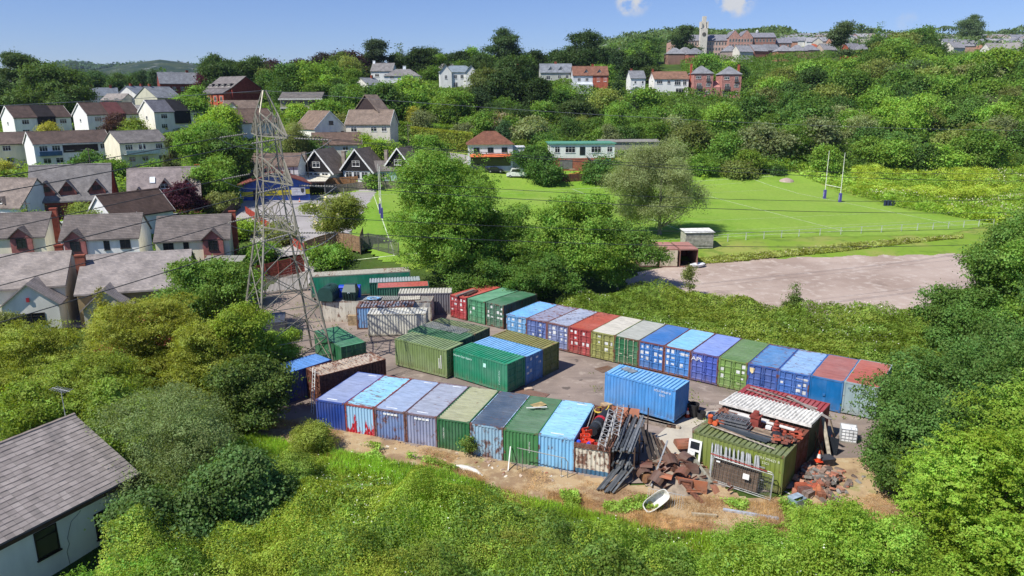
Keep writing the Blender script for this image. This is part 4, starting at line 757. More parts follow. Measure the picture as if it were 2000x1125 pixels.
st = MB(); [st.box(.9 + k * .35, 1.25 + k * .35, -5.7, -4.62, 3.2 - k * .3, 3.26 - k * .3) for k in range(10)]; st.bar((.9, -5.7, 4.1), (4.4, -5.7, 1.1), .08).bar((.9, -5.7, 3.1), (4.4, -5.7, .1), .12); ob('staircase', st, M_METAL, t, col=(.2, .2, .2, 1))
row(1022, 200, 'canopy_shed', 'low pale blue lean to roof left of the white flat roofed building', 9, 6, 2.6, .5, '#9aa5ac', '#b9cbd8', 10, cat='shed', rm=M_PLAIN)
row(1225, 212, 'shed', 'long low grey store behind the workshop, under the willow top', 17, 7, 3.4, .4, '#8f8d86', '#85837e', 0, cat='shed', rm=M_MATT)
# villas along the hill road
H8 = 'villas standing among the trees on the hill'
V = lambda px, Y, lb, w, d, h, rise, wc, rc, rot=0, **kw: row(px, Y, 'villa', lb, w, d, h, rise, wc, rc, rot, cat='house', group=H8, sink=5, **kw)
V(897, 292, 'large white villa with blue grey hipped roof and two front gables', 14.5, 9, 6.0, 2.6, '#e2e2de', '#7d8a93', 3, rm=M_SLATE, roof='hip', gabs=((-4.6, 4.4, .8, 6.0, 2.6, '#e2e2de', None, (4.2, 1., 1.4)), (5.0, 4.2, 1.2, 6.0, 2.4, '#dcdcd8', None, (4.2, 1., 1.4))), wins=(('f', -1, 4.4, 1.2, 1.4), ('f', 1.5, 4.4, 1.2, 1.4), ('f', -1, 1.4, 1.6, 1.8), ('l', 0, 4.4, 1., 1.5), ('l', 2, 1.4, 1, 1.5)))
V(992, 300, 'red brick villa with slate hip roof and tall right chimney', 9.6, 9, 5.4, 3.2, '#a5604f', '#7d7a7c', -12, wall=M_BRICK, rm=M_SLATE, roof='hip', chim=((4.6, .5, .8, 6, '#a8543e'),), wins=(('f', -2.2, 3.8, 1.2, 1.5), ('f', 2.2, 3.8, 1.2, 1.5), ('f', 2.2, 1, 1.2, 1.5)), barge=None)
V(1086, 300, 'grey rendered villa with two white framed roof dormers', 12.5, 8, 5.6, 3.2, '#b9bbb4', '#7f858c', 2, rm=M_SLATE, chim=((0, .2, .9, 3),), gabs=((-2.2, 1.8, -1., 6.6, 1.2, '#dfe2e4', None, (6.9, 1., .9)), (1.8, 1.8, -1., 6.6, 1.2, '#dfe2e4', None, (6.9, 1., .9))), wins=(('f', 1.2, 4, 1.2, 1.4), ('f', 4.2, 4, 1.2, 1.4), ('f', -3.2, 3.6, 1.6, 1.6), ('f', 2, 1, 5.5, 1.8)))
t = V(1152, 292, 'half grey half red brick villa pair with brown roof and dormers', 13.5, 8, 5.6, 3.2, '#c9ccd0', '#86604f', 1, chim=((1.2, .2, .9, 3),), gabs=((-1.6, 2.0, -1., 6.4, 1.4, '#dfe2e4', None, (6.8, 1.1, 1.)), (3.4, 2.0, -1., 6.4, 1.4, '#dfe2e4', None, (6.8, 1.1, 1.))), wins=(('f', -4.4, 4, 1.2, 1.3), ('f', -1.4, 4, 1.2, 1.3), ('f', 3, 4, 1.1, 1.6), ('f', 5.6, 4, 1.1, 1.6)))
ob('brick_front', MB().box(.8, 6.76, -4.04, -3.98, -4, 5.6), M_BRICK, t, col=lin('#a85c48')); ob('lean_to', MB().prism([(-6.6, -3), (-3.98, -3), (-3.98, 3.0), (-6.6, 2.2)], -7.5, .7), M_RENDER, t, col=lin('#c2c8cc'))
V(1242, 288, 'narrow white villa with grey roof and a low gabled front wing', 5.6, 8, 5.8, 2.6, '#e6e6e2', '#7d8084', 3, rm=M_SLATE, chim=((-1.8, .3, .7, 3),), gabs=((-.8, 4.8, 2.0, 1.4, 1.2, '#e6e6e2', None, (1., 1.8, 1.2)),), wins=(('f', -1, 4.3, .8, .9, 1), ('f', 1.8, 4.3, .8, 1.1, 1)))
V(1306, 292, 'wide white villa with red brown roof and balcony windows', 13.4, 8, 5.4, 2.6, '#ecebe8', '#8a6a58', 4, wins=(('f', -4.6, 4.2, 2.2, 1.3), ('f', -1, 4.2, 1.2, 1.3), ('f', 2.4, 4, 2.4, 1.9), ('f', 5.2, 4, 1.4, 1.9), ('f', 3.6, 1, 3.6, 1.8)), chim=((-6.4, 0, .6, 3),))
for px, lb, wx in ((1368, 'left of two tall red brick town houses with pyramid slate roofs', ''), (1422, 'right one of two tall red brick town houses, with a low side wing', 'w')):
    t = V(px, 290, lb, 7.4, 8, 7.8, 3.0, '#a8756c', '#84868a', 2, wall=M_BRICK, rm=M_SLATE, roof='hip', ridge=.3, chim=((-3.7 if not wx else 3.9, .6, .7, 6, '#a5533f'),), wins=(('f', -2, 6.4, 2.0, 1.1), ('f', 1.8, 6.0, 1.3, 2.0), ('f', -1.6, 3.3, 1.8, 2.0), ('f', 1.9, 3.7, 1.7, 1.2), ('f', -2, .8, 2.2, 1.9), ('f', 1.9, 1.0, 1.7, 1.1)))
    ob('balcony', MB().box(-2.8, -.4, -4.9, -4.0, 2.2, 2.3).box(-2.8, -.4, -4.9, -4.86, 2.3, 3.2).box(1., 2.6, -4.4, -4., 4.9, 5.).box(1., 2.6, -4.4, -4.36, 5., 5.8), M_METAL, t, col=(.12, .12, .12, 1))
    if wx: ob('side_wing', MB().prism([(-3.4, -4), (3, -4), (3, 3.2), (-.2, 5.4), (-3.4, 3.2)], -7.2, -4.1), M_BRICK, t, col=lin('#a8756c'))
V(790, 300, 'white villa with wide grey hipped roof and big white chimney on the skyline', 14, 9, 4.6, 2.8, '#dfe2e4', '#7f7d7c', 2, rm=M_SLATE, roof='hip', chim=((.6, 0, 1.2, 3, '#d8dadb'),), wins=tw(-4, 2))
V(753, 312, 'pale villa with tall white chimney behind the hipped white villa', 9, 8, 6, 3, '#dde0e2', '#7f7d7c', -5, rm=M_SLATE, chim=((-4, 0, 1., 3, '#e0e2e2'),), wins=tw(-2, 2))
V(722, 278, 'small white gabled villa among trees below the skyline villas', 8, 7, 4.2, 2.4, '#e3e3de', '#8b8f92', 58, rm=M_SLATE, wins=(('l', 0, 3, 1, 1.2), ('l', 1.8, 1, 1, 1.2)), chim=((2, 0, .7, 3),))
V(876, 330, 'grey roof of a villa just behind the large white villa', 12, 8, 4, 3.6, '#c9c8c0', '#8f8d88', 0, roof='hip', rm=M_SLATE)
# hospital on the hill
x, y = hp(1405, 530); zb = hz(x, y)
HOS = thing('hospital', 'long red brick hospital with gabled wings and a tall pale clock tower on the hill', 'hospital', (x, y, zb), R(-2)); HOS.scale = (.9, .9, .88)
def wing(x0, x1, y0, y1, h, rise, c, along='x', nw=8):
    w_ = MB().box(x0, x1, y0, y1, -10, h); cy, cx = (y0 + y1) / 2, (x0 + x1) / 2
    r = MB()
    if along == 'x': w_.prism([(y0, h), (y1, h), (cy, h + rise)], x0, x1); r.prism([(y0 - .5, h), (cy, h + rise + .2), (y1 + .5, h), (cy, h + rise + .6)], x0 - .4, x1 + .4)
    else: w_.hexa([(x0, y0, h), (x1, y0, h), (cx, y0, h + rise)], [(x0, y1, h), (x1, y1, h), (cx, y1, h + rise)]); r.hexa([(x0 - .5, y0 + .5, h), (cx, y0 + .5, h + rise + .2), (x1 + .5, y0 + .5, h), (cx, y0 + .5, h + rise + .6)], [(x0 - .5, y1, h), (cx, y1, h + rise + .2), (x1 + .5, y1, h), (cx, y1, h + rise + .6)])
    o = ob('wing', w_, M_BRICK, HOS, col=lin(c)); ob('roof', r, M_SLATE, HOS, col=lin('#7f8088'))
    for fl in range(3):
        for k in range(nw): window(o, (x0 + (x1 - x0) * (k + .5) / nw, y0, h - 2.2 - fl * 4.), 'f', 1.5, 2.2, lin('#dfd8cc'))
wing(-38, -26, -6, 14, 11, 4, '#b08a7c', 'y', 5); wing(-26, 6, 0, 12, 11, 4.5, '#b89a8e', 'x', 14); wing(6, 15, -5, 14, 13, 5, '#ad8376', 'y', 4); wing(15, 24, -5, 14, 13, 5, '#ad8376', 'y', 4); wing(24, 42, -3, 12, 13, 3.5, '#946a5e', 'x', 7); wing(42, 56, 2, 12, 9, 3.5, '#9a7062', 'x', 5)
tw_ = MB().box(-2.6, 2.6, -2.6, 2.6, -10, 20); [tw_.box(sx * 2.4 - .5, sx * 2.4 + .5, sy * 2.4 - .5, sy * 2.4 + .5, 20, 25) for sx in (-1, 1) for sy in (-1, 1)]; tw_.box(-1.4, 1.4, -1.4, 1.4, 20, 29)
to = ob('clock_tower', tw_, M_MATT, HOS, (-13, -2, 0), col=lin('#d2cbbf')); ob('clock_face', MB().lathe([(1.5, 0), (1.5, .2)], n=16).xf(Matrix.Rotation(R(90), 4, 'X')), M_PLAIN, to, (0, -2.6, 15.5), col=lin('#5a564f'))
cu = MB(); [cu.lathe([(1.1, 0), (1.1, 3), (1.3, 3.1), (.2, 4.6)], (q, 6, 15), 8) for q in (12, 30)]; ob('cupola', cu, M_MATT, HOS, col=lin('#bfc4c4'))
# slate roofs in front of the hospital, then the far estates
H9 = 'slate roofed houses below the hospital'
for px, Y, rc, wc in ((1318, 430, '#8a8c90', '#94766a'), (1338, 435, '#8a8a8c', '#9a6a5a'), (1357, 425, '#7d7f84', '#9a6454'), (1425, 445, '#85868a', '#9a8a80'), (1450, 440, '#8a8b8f', '#cfcac0'), (1478, 446, '#8d8e92', '#9a6c5c'), (1503, 452, '#808286', '#9a6c5c'), (1530, 440, '#8b8c90', '#a0785f'), (1556, 442, '#8a8b90', '#a88a70'), (1580, 448, '#85868c', '#8f7a6a'), (1588, 462, '#b05f42', '#e0d8cc'), (1612, 450, '#8b8a8c', '#b0a090'), (1662, 452, '#808086', '#a0543f'), (1684, 446, '#7f8086', '#9a4c38'), (1938, 440, '#8d8a88', '#d8d6ce'), (1975, 446, '#95928e', '#dcd8ce'), (1862, 470, '#8d8d90', '#c9c4ba'), (1885, 500, '#858589', '#b08a78')):
    row(px, Y, 'house', 'slate roofed house just below the hospital hill', 9.5, 8, 5.2, 3.4, wc, rc, rk.choice((4, -8, 20)), group=H9, wall=M_BRICK if px % 2 else None, rm=M_SLATE, roof=rk.choice(('hip', 'gable')), sink=5, ridge=1.)
fw = MB().prism([(-4, -4), (4, -4), (4, 5), (0, 8), (-4, 5)], -6, 6).mesh('wall', M_RENDER); fr_ = MB()
for sg in (-1, 1): fr_.prism([(sg * 4.5, 4.7), (0, 8.1), (0, 8.5), (sg * 4.5, 5.1)], -6.3, 6.3)
fr_ = fr_.mesh('roof', M_SLATE); rh = random.Random(11); nfar = 0
for px0, px1, Y0, Y1, n_ in ((1515, 1660, 640, 980, 70), (1660, 1760, 760, 1000, 26), (1740, 1840, 620, 960, 26), (1840, 2010, 560, 900, 46), (1165, 1200, 620, 760, 5)):
    for k in range(n_):
        Y = Y0 + (Y1 - Y0) * (k + rh.random()) / n_; px = rh.uniform(px0, px1); x, y, z = spot(px, Y)
        t = thing('house', 'tiny pale house of the estate on the far right hilltop', 'house', (x, y, z - .5), R(rh.choice((8, -6, 90, 75)) + rh.uniform(-6, 6)), 'tiny houses of the far hilltop estate')
        link('wall', fw, t, col=lin(rh.choice(('#d9d9d6', '#cfc8ba', '#e2e2e2', '#b88a74', '#c4bdb2')))); link('roof', fr_, t, col=lin(rh.choice(('#8b8d93', '#97979a', '#7d8088', '#8f8580'))))
# clubhouse
x, y, z = spot(534, 157); CLUB = thing('clubhouse', 'blue and yellow rugby clubhouse with red brown roof behind the pylon', 'clubhouse', (x, y, z), R(113)); LW, GW, CHh, CR = 15.0, 13.6, 2.9, 2.5
ob('wall', MB().prism([(-GW / 2, -1), (GW / 2, -1), (GW / 2, CHh), (0, CHh + CR), (-GW / 2, CHh)], -LW / 2, LW / 2), M_PLAIN, CLUB, col=lin('#2c4f9c'))
rb = MB(); q = gsec(GW / 2, CHh, CR, .5)
for sg in (-1, 1): rb.prism([(sg * (GW / 2 + .5), q[0][1]), (0, q[1][1]), (0, q[4][1]), (sg * (GW / 2 + .5), q[3][1])], -LW / 2 - .5, LW / 2 + .3)
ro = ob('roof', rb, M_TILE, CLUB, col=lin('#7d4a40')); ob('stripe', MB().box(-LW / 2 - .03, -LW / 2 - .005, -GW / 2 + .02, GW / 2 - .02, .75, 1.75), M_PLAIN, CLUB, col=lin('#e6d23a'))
sl = CR / (GW / 2); sp_ = MB()
for k in range(5):
    for j in range(1): a = -6.6 + k * 1.15; zf = lambda yy: CHh + (GW / 2 - yy) * sl + .33; sp_.hexa([(a, 2.2, zf(2.2)), (a + 1.08, 2.2, zf(2.2)), (a + 1.08, 4.4, zf(4.4)), (a, 4.4, zf(4.4))], [(a, 2.2, zf(2.2) + .06), (a + 1.08, 2.2, zf(2.2) + .06), (a + 1.08, 4.4, zf(4.4) + .06), (a, 4.4, zf(4.4) + .06)])
ob('solar_panel', sp_, M_GLASS, ro, col=(.1, .1, .12, 1))
sb = ob('signboard', MB().box(-LW / 2 - .12, -LW / 2 - .035, -5.9, -3.1, .55, 2.15), M_PLAIN, CLUB, col=lin('#e6e4e6'))
ob('crest', MB().hexa([(-LW / 2 - .122, -5.65, 1.95), (-LW / 2 - .122, -5.0, 1.95), (-LW / 2 - .122, -5.0, 1.3), (-LW / 2 - .122, -5.32, .95), (-LW / 2 - .122, -5.65, 1.3)], [(-LW / 2 - .14, -5.65, 1.95), (-LW / 2 - .14, -5.0, 1.95), (-LW / 2 - .14, -5.0, 1.3), (-LW / 2 - .14, -5.32, .95), (-LW / 2 - .14, -5.65, 1.3)]), M_PLAIN, sb, col=lin('#44464f'))
lettering(sb, 'WELCOME TO', .2, (-LW / 2 - .13, -4.1, 1.8), (R(90), 0, R(-90)), lin('#c98a96')); lettering(sb, 'RUGBY CLUB', .2, (-LW / 2 - .13, -4.1, 1.3), (R(90), 0, R(-90)), lin('#8a8ab0'))
for yy in (3.3, .8, -1.9): window(CLUB, (-LW / 2, yy, 1.6), 'l', 1.5, .8, lin('#2b3a66'))
ob('door', MB().box(-LW / 2 - .06, -LW / 2 - .03, 3.6, 4.5, 0, 2.0), M_PLAIN, CLUB, col=lin('#141c33'))
x, y, z = spot(607, 168); CN = thing('canopy', 'open shelter with cream corrugated roof attached beside the clubhouse', 'canopy', (x, y, z), R(4))
ob('roof', corr(MB(), -4.4, 4.4, lambda s, e: ((s, -5, 2.5 + e), (s, 5, 3.3 + e)), .06, .45), M_MATT, CN, col=lin('#d6d0bc'))
for sx in (-4.2, 4.2):
    for yy in (-4.8, 4.6): ob('post', MB().box(sx - .07, sx + .07, yy - .07, yy + .07, -.3, 2.5 + (yy + 5) * .08), M_METAL, CN, col=(.3, .3, .3, 1))
ob('fascia', MB().box(-4.5, 4.5, -5.1, -5.02, 2.25, 2.62), M_WOOD, CN, col=lin('#4a3a34'))
# ---------------------------------------------------------------- vegetation
HAZE = .00005
def leafmesh(name, C, Nrm, size, rng, ratio=.62, m=None, droop=0.):
    """one bent leaf-shaped quad per point"""
    n = len(C); N_ = Nrm / (np.linalg.norm(Nrm, axis=1, keepdims=True) + 1e-9)
    a = rng.normal(size=(n, 3)); a[:, 2] -= droop; a -= N_ * (a * N_).sum(1, keepdims=True); a /= np.linalg.norm(a, axis=1, keepdims=True) + 1e-9
    b = np.cross(N_, a); s = (size * rng.uniform(.65, 1.35, n))[:, None]
    V = np.stack([C - a * s, C + b * s * ratio + N_ * s * .12, C + a * s, C - b * s * ratio + N_ * s * .12], 1)
    return npmesh(name, V.reshape(-1, 3), 4, m or M_LEAF)
def lobes_for(kind, H, Rr, base, rng, k):
    L = []; h = H - base
    if kind == 'broad':
        L.append((0, 0, base + h * .5, Rr * .6, Rr * .6, h * .4))
        sk = rng.uniform(0, 6.28)
        for i in range(int(k * 1.25)):
            t = rng.uniform(0, 2 * math.pi); e = rng.uniform(-.8, 1.); rr = math.sqrt(max(0, 1 - (abs(e) * .92) ** 2)) * Rr * rng.uniform(.42, .9) * (1 + .18 * math.cos(t - sk) + .1 * math.cos(2 * t + sk))
            s = Rr * rng.choice([.16, .22, .3, .38]) * rng.uniform(.85, 1.15); L.append((rr * math.cos(t), rr * math.sin(t), base + h * (.5 + .42 * e) * rng.uniform(.94, 1.06), s, s, s * rng.uniform(.5, .95)))
    elif kind == 'conifer':
        n = k + 6
        for i in range(n):
            f = i / (n - 1); r = Rr * (1 - f) * .85 + .1
            for q in range(max(1, int(6 * (1 - f)))):
                t = rng.uniform(0, 6.3); s = max(.16, r * .42); L.append((r * .62 * math.cos(t), r * .62 * math.sin(t), base + h * f * .96, s, s, h / n * .9))
    elif kind == 'column':
        n = k + 4
        for i in range(n):
            f = i / (n - 1); r = Rr * (1 - abs(f - .35) ** 1.6) * .75; t = rng.uniform(0, 6.3); L.append((Rr * .2 * math.cos(t), Rr * .2 * math.sin(t), base + h * (.04 + .88 * f), r, r, h / n * 1.2))
    elif kind == 'flat':      # cedar, pine: plates of foliage
        for i in range(k):
            f = rng.uniform(0, 1) ** .7; t = rng.uniform(0, 6.3); rr = Rr * rng.uniform(.15, .8) * (1 - .55 * f ** 2); s = Rr * rng.uniform(.26, .42); L.append((rr * math.cos(t), rr * math.sin(t), base + h * f, s, s, s * .34))
    elif kind == 'spray':     # spreading conifer: many thin layered fans
        for i in range(k):
            f = rng.uniform(0, 1) ** .8; t = rng.uniform(0, 6.3); rr = Rr * rng.uniform(.08, .95) * (1 - .62 * f ** 1.6); s = Rr * rng.uniform(.1, .21); L.append((rr * math.cos(t), rr * math.sin(t), base + h * f * rng.uniform(.85, 1.05), s * 1.25, s * 1.25, s * .3))
    else:                     # bush
        L.append((0, 0, h * .35, Rr * .75, Rr * .75, h * .5))
        for i in range(k):
            t = rng.uniform(0, 6.3); rr = Rr * rng.uniform(.3, .8); s = Rr * rng.uniform(.25, .45); L.append((rr * math.cos(t), rr * math.sin(t), h * rng.uniform(.18, .8) * (1 - .3 * rr / Rr), s, s, s * .8))
    return np.array(L)
def crown(kind, H, Rr, base, nleaf, size, seed, k=14, twig=26, loose=.55, ratio=.62, droop=0., up=.35):
    rng = np.random.default_rng(seed); L = lobes_for(kind, H, Rr, base, rng, k); w = (L[:, 3] * L[:, 5] + L[:, 3] ** 2); w = w / w.sum()
    nt = max(8, nleaf // twig); i = rng.choice(len(L), nt, p=w); d = rng.normal(size=(nt, 3)); d[:, 2] += .25; d /= np.linalg.norm(d, axis=1, keepdims=True)
    rad = rng.uniform(.7, 1.06, nt); sh = rng.random(nt) < .12; rad[sh] = rng.uniform(1.05, 1.32, sh.sum()); inner = rng.random(nt) < .14; rad[inner] *= .6
    T = L[i, :3] + d * L[i, 3:] * rad[:, None]; T[:, 2] = np.maximum(T[:, 2], .15)
    j = np.repeat(np.arange(nt), twig); sp = size * loose * 4.2
    ts = rng.uniform(.55, 1.5, nt)[j][:, None]; off = rng.normal(size=(nt * twig, 3)) * sp * ts * np.array([1, 1, .5]); C = T[j] + off; C[:, 2] = np.maximum(C[:, 2] - (droop * np.abs(rng.normal(size=nt * twig)) * sp * 2), .05)
    tn = d * .7 + rng.normal(size=(nt, 3)) * .42; N_ = tn[j] + rng.normal(size=(nt * twig, 3)) * .4 + np.array([0, 0, up])
    return leafmesh('crown', C, N_, np.full(nt * twig, size), rng, ratio, None, droop * 2)
def trunk(H, base, r, seed, k=7, Rr=3.):
    rng = random.Random(seed); mb = MB(); b = (rng.uniform(-.3, .3), rng.uniform(-.3, .3), base + (H - base) * .55)
    mb.tube([(0, 0, -.6), (.05, 0, .3), (b[0] * .4, b[1] * .4, base * .7 + .2), b, (b[0] * 1.4, b[1] * 1.4, H * .9)], [r * 1.25, r, r * .8, r * .45, r * .08], 7)
    for i in range(k):
        t = 6.283 * i / k + rng.uniform(-.4, .4); z0 = base * .75 + (H - base) * rng.uniform(.02, .45); L = Rr * rng.uniform(.5, .8)
        mb.tube([(0, 0, z0), (math.cos(t) * L * .5, math.sin(t) * L * .5, z0 + L * .35), (math.cos(t) * L, math.sin(t) * L, z0 + L * .75)], [r * .4, r * .24, r * .05], 5)
    return mb.mesh('trunk', M_BARK)
def tree(name, label, x, y, z, cm, tm, col, bark=(.12, .09, .06, 1), group=None, sc=(1, 1, 1), rz=0., cat='tree', lean=0.):
    t = thing(name, label, cat, (x, y, z), rz, group); t.scale = sc
    link('crown', cm, t, col=col)
    if tm: link('trunk', tm, t, col=bark)
    return t
FINE, MORE = .74, 1.75
def solo(name, label, px, Y, H, Rr, kind, nleaf, size, col, seed, base=None, cat='tree', z=None, bark=(.12, .09, .06, 1), tr=None, group=None, x=None, **kw):
    if x is None: x, y, zz = spot(px, Y)
    else: y, zz = Y, hz(x, Y)
    base = (H * .14 if kind != 'bush' else 0) if base is None else base
    cm = crown(kind, H, Rr, base, int(nleaf * MORE), size * FINE, seed, **{'loose': .75, **kw}); tm = trunk(H * .92, max(base, .5), tr or max(.06, H * .018), seed, Rr=Rr) if kind != 'bush' else None
    t = tree(name, label, x, y, zz if z is None else z, cm, tm, col, bark, group, cat=cat); return t
LF = dict(mid=(.075, .155, .018, 1), bright=(.115, .2, .018, 1), deep=(.04, .095, .016, 1), olive=(.10, .125, .035, 1), grey=(.125, .16, .065, 1), yellow=(.17, .19, .03, 1), dark=(.028, .06, .014, 1), purple=(.045, .012, .02, 1), blue=(.05, .10, .03, 1), gold=(.18, .19, .025, 1))
# trees between yard and pitch
solo('broadleaf_tree', 'big dense green tree between the yard and the pitch, left of the birches', 892, 91, 17.3, 8.6, 'broad', 62000, .17, LF['mid'], 1, base=.8, k=30)
solo('broadleaf_tree', 'tall thin stemmed tree beside the big tree with light showing through', 985, 90, 10.5, 5.2, 'broad', 20000, .16, (.07, .14, .018, 1), 2, base=1.0, k=16, bark=(.3, .27, .22, 1))
solo('sycamore_tree', 'bushy sycamore with pale forked trunk behind the blue containers', 1120, 88, 11.9, 6.4, 'broad', 30000, .18, (.085, .165, .018, 1), 3, base=2.6, k=20, bark=(.34, .3, .24, 1), tr=.2)
solo('broadleaf_tree', 'dark low tree under the sycamore, by the gravel edge', 1205, 87, 8.6, 4.6, 'broad', 18000, .16, (.06, .125, .018, 1), 4, base=.6, k=14, bark=(.25, .22, .18, 1))
solo('broadleaf_tree', 'small dark tree squeezed behind the green and red containers', 1045, 84, 6.2, 4.6, 'broad', 15000, .16, (.05, .11, .016, 1), 5, base=.3, k=14)
solo('broadleaf_tree', 'low leafy tree behind the red and green containers of the row', 940, 86, 6.0, 4.4, 'broad', 15000, .16, (.055, .12, .018, 1), 6, base=.2, k=14)
solo('willow_tree', 'wide grey green willow at the near corner of the pitch', 1288, 114, 14.4, 7.0, 'broad', 60000, .18, LF['grey'], 7, base=.6, k=34, loose=.7, ratio=.34, droop=.5, bark=(.3, .27, .22, 1), tr=.35)
m = solo('magnolia_tree', 'glossy yellow green magnolia with cream flowers behind the wooden fence', 656, 107, 7.6, 4.4, 'broad', 15000, .17, (.10, .135, .022, 1), 8, base=.5, k=16, ratio=.5)
rg = np.random.default_rng(5); P = rg.normal(size=(40, 3)); P /= np.linalg.norm(P, axis=1, keepdims=True); P = P * [3.7, 3.7, 3.2] + [0, 0, 4.2]
link('blossom', leafmesh('blossom', np.repeat(P, 3, 0), rg.normal(size=(120, 3)), np.full(120, .2), rg, .8), m, col=(.4, .38, .3, 1))
# right hand trees
solo('broadleaf_tree', 'tall dark tree at the right edge above the bramble bank', 1955, 66, 12.4, 4.8, 'broad', 34000, .15, (.06, .125, .02, 1), 9, base=.2, k=22)
solo('broadleaf_tree', 'green tree leaning in at the right edge, lighter than the dark one beside it', 2045, 60, 15.0, 5.4, 'broad', 30000, .16, (.085, .17, .022, 1), 10, base=.4, k=18)
solo('hornbeam_tree', 'wide deep green drooping tree hiding the right end of the container row', 1915, 44.0, 8.8, 7.0, 'broad', 90000, .115, (.048, .105, .02, 1), 11, base=-.6, k=40, droop=.35, loose=.7)
solo('hornbeam_tree', 'low deep green tree bulging over the right end of the brick heap', 1772, 42, 5.3, 3.2, 'broad', 36000, .115, (.048, .105, .02, 1), 37, base=-.4, k=26, droop=.35, loose=.7)
solo('broadleaf_tree', 'dark leafy bush tree at the right end of the gravel lot', 1885, 63, 7.2, 3.6, 'broad', 24000, .14, (.05, .11, .018, 1), 38, base=.1, k=20)
solo('hornbeam_tree', 'deep green drooping tree behind the wide one at the right edge', 2080, 52, 9.8, 6.5, 'broad', 34000, .13, (.048, .105, .02, 1), 12, base=-.4, k=24, droop=.35, loose=.7)
solo('broadleaf_tree', 'big bright green tree filling the lower right corner', 1945, 33.0, 7.6, 5.4, 'broad', 110000, .085, (.115, .2, .016, 1), 13, base=-.8, k=46, loose=.42)
solo('broadleaf_tree', 'bright green tree running off the right edge above the corner tree', 2110, 37.5, 10.2, 5.8, 'broad', 60000, .095, (.105, .185, .018, 1), 14, base=-.5, k=26)
solo('broadleaf_tree', 'low bright green tree top at the bottom edge left of the corner tree', 1690, 31.0, 4.7, 3.8, 'broad', 52000, .075, (.11, .195, .017, 1), 15, base=-1.5, k=24)
solo('young_tree', 'young dark conifer standing in the bramble bank by the gravel', 1548, 77, 3.6, 1.3, 'conifer', 5000, .1, (.06, .1, .02, 1), 16, base=.2)
solo('young_tree', 'slim young tree with sparse leaves on the gravel edge', 1345, 82.5, 4.2, 1.0, 'broad', 1500, .11, LF['olive'], 17, base=1.0, loose=.7)
# left foreground
cf = solo('conifer_tree', 'spreading yellow green conifer covering the slope left of the pylon foot', 300, 59, 7.5, 6.6, 'spray', 66000, .12, (.14, .17, .022, 1), 20, base=.2, k=240, ratio=.4, loose=.55)
rg = np.random.default_rng(8); P = np.array([(3.2, -2.6, 4.9), (-1.5, -3.6, 4.4), (1.0, -1.5, 6.6), (4.2, .6, 4.2)]); q = np.repeat(P, 130, 0) + rg.normal(size=(520, 3)) * [.5, .5, .22]; link('dead_foliage', leafmesh('dead_foliage', q, rg.normal(size=(520, 3)) + [0, 0, .6], np.full(520, .09), rg, .4), cf, col=(.14, .062, .022, 1))
solo('conifer_tree', 'yellow green conifer at the left edge below the cream house', 70, 57, 5.6, 6.8, 'spray', 57200, .12, (.13, .17, .022, 1), 21, base=.2, k=216, ratio=.4, loose=.55)
solo('conifer_tree', 'dull green conifer between the two yellow ones and the near house', 190, 50, 5.6, 5.8, 'spray', 48400, .12, (.11, .16, .02, 1), 22, base=.2, k=200, ratio=.4, loose=.55)
solo('broadleaf_tree', 'dark leafy tree left of the pylon legs', 425, 72, 8.8, 4.3, 'broad', 26000, .15, (.07, .135, .02, 1), 23, base=.3, k=18)
solo('broadleaf_tree', 'bright leafy tree hanging over the long blue container', 474, 57, 7.6, 3.3, 'broad', 32000, .12, (.11, .175, .017, 1), 24, base=.2, k=20)
solo('broadleaf_tree', 'shaded tree left of the navy container end', 478, 49.5, 5.4, 3.0, 'broad', 22000, .13, (.05, .085, .016, 1), 25, base=.2, k=18)
solo('willow_bush', 'large pale grey green willow bush in front of the yellow conifers', 345, 42, 6.4, 4.3, 'broad', 44000, .1, (.10, .145, .05, 1), 26, base=-.3, k=24, ratio=.34, droop=.3, cat='bush')
solo('sycamore_tree', 'dark leaved sycamore sapling clump right of the near roof', 470, 38, 3.9, 3.2, 'broad', 26000, .12, (.05, .10, .026, 1), 27, base=-.5, k=22, ratio=.8)
solo('sycamore_tree', 'dark sycamore growing beside the white wall of the near house', 335, 36, 3.4, 2.7, 'broad', 20000, .12, (.05, .10, .026, 1), 33, base=-.5, k=20, ratio=.8)
solo('garden_bush', 'dense mid green bush against the near white wall at the bottom edge', 265, 30.5, 3.4, 2.9, 'bush', 32000, .075, (.078, .17, .015, 1), 28, cat='bush', k=24)
solo('garden_bush', 'yellow tinged bush at the bottom edge right of the mid green one', 490, 31, 2.7, 3.2, 'bush', 30000, .075, (.14, .2, .02, 1), 29, cat='bush', k=24)
solo('conifer_tree', 'yellow green conifer filling the slope in front of the dark leafy tree', 410, 55.5, 6.4, 4.6, 'spray', 39600, .12, (.135, .17, .022, 1), 34, base=.1, k=184, ratio=.4, loose=.55)
solo('broadleaf_tree', 'mid green shrubby tree between the willow bush and the yellow conifers', 255, 46.5, 4.6, 3.6, 'broad', 24000, .12, (.09, .15, .018, 1), 35, base=.1, k=22)
solo('broadleaf_tree', 'green shrubby tree behind the ridge of the near grey roof', 90, 47, 4.4, 3.8, 'broad', 24000, .12, (.10, .16, .018, 1), 36, base=.1, k=22)
solo('golden_conifer', 'small golden conifer before the low grey roofed house', 205, 72.5, 5.3, 1.6, 'conifer', 9000, .11, (.15, .165, .024, 1), 30, base=.1)
solo('garden_bush', 'olive coloured shrub at the left edge by the cream gable', 12, 68, 4.6, 2.2, 'bush', 9000, .12, LF['olive'], 31, cat='bush')
solo('broadleaf_tree', 'young green tree beside the pylon leg over the grey van', 545, 61.5, 4.2, 2.2, 'broad', 12000, .1, (.12, .2, .022, 1), 32, base=.1, k=14)
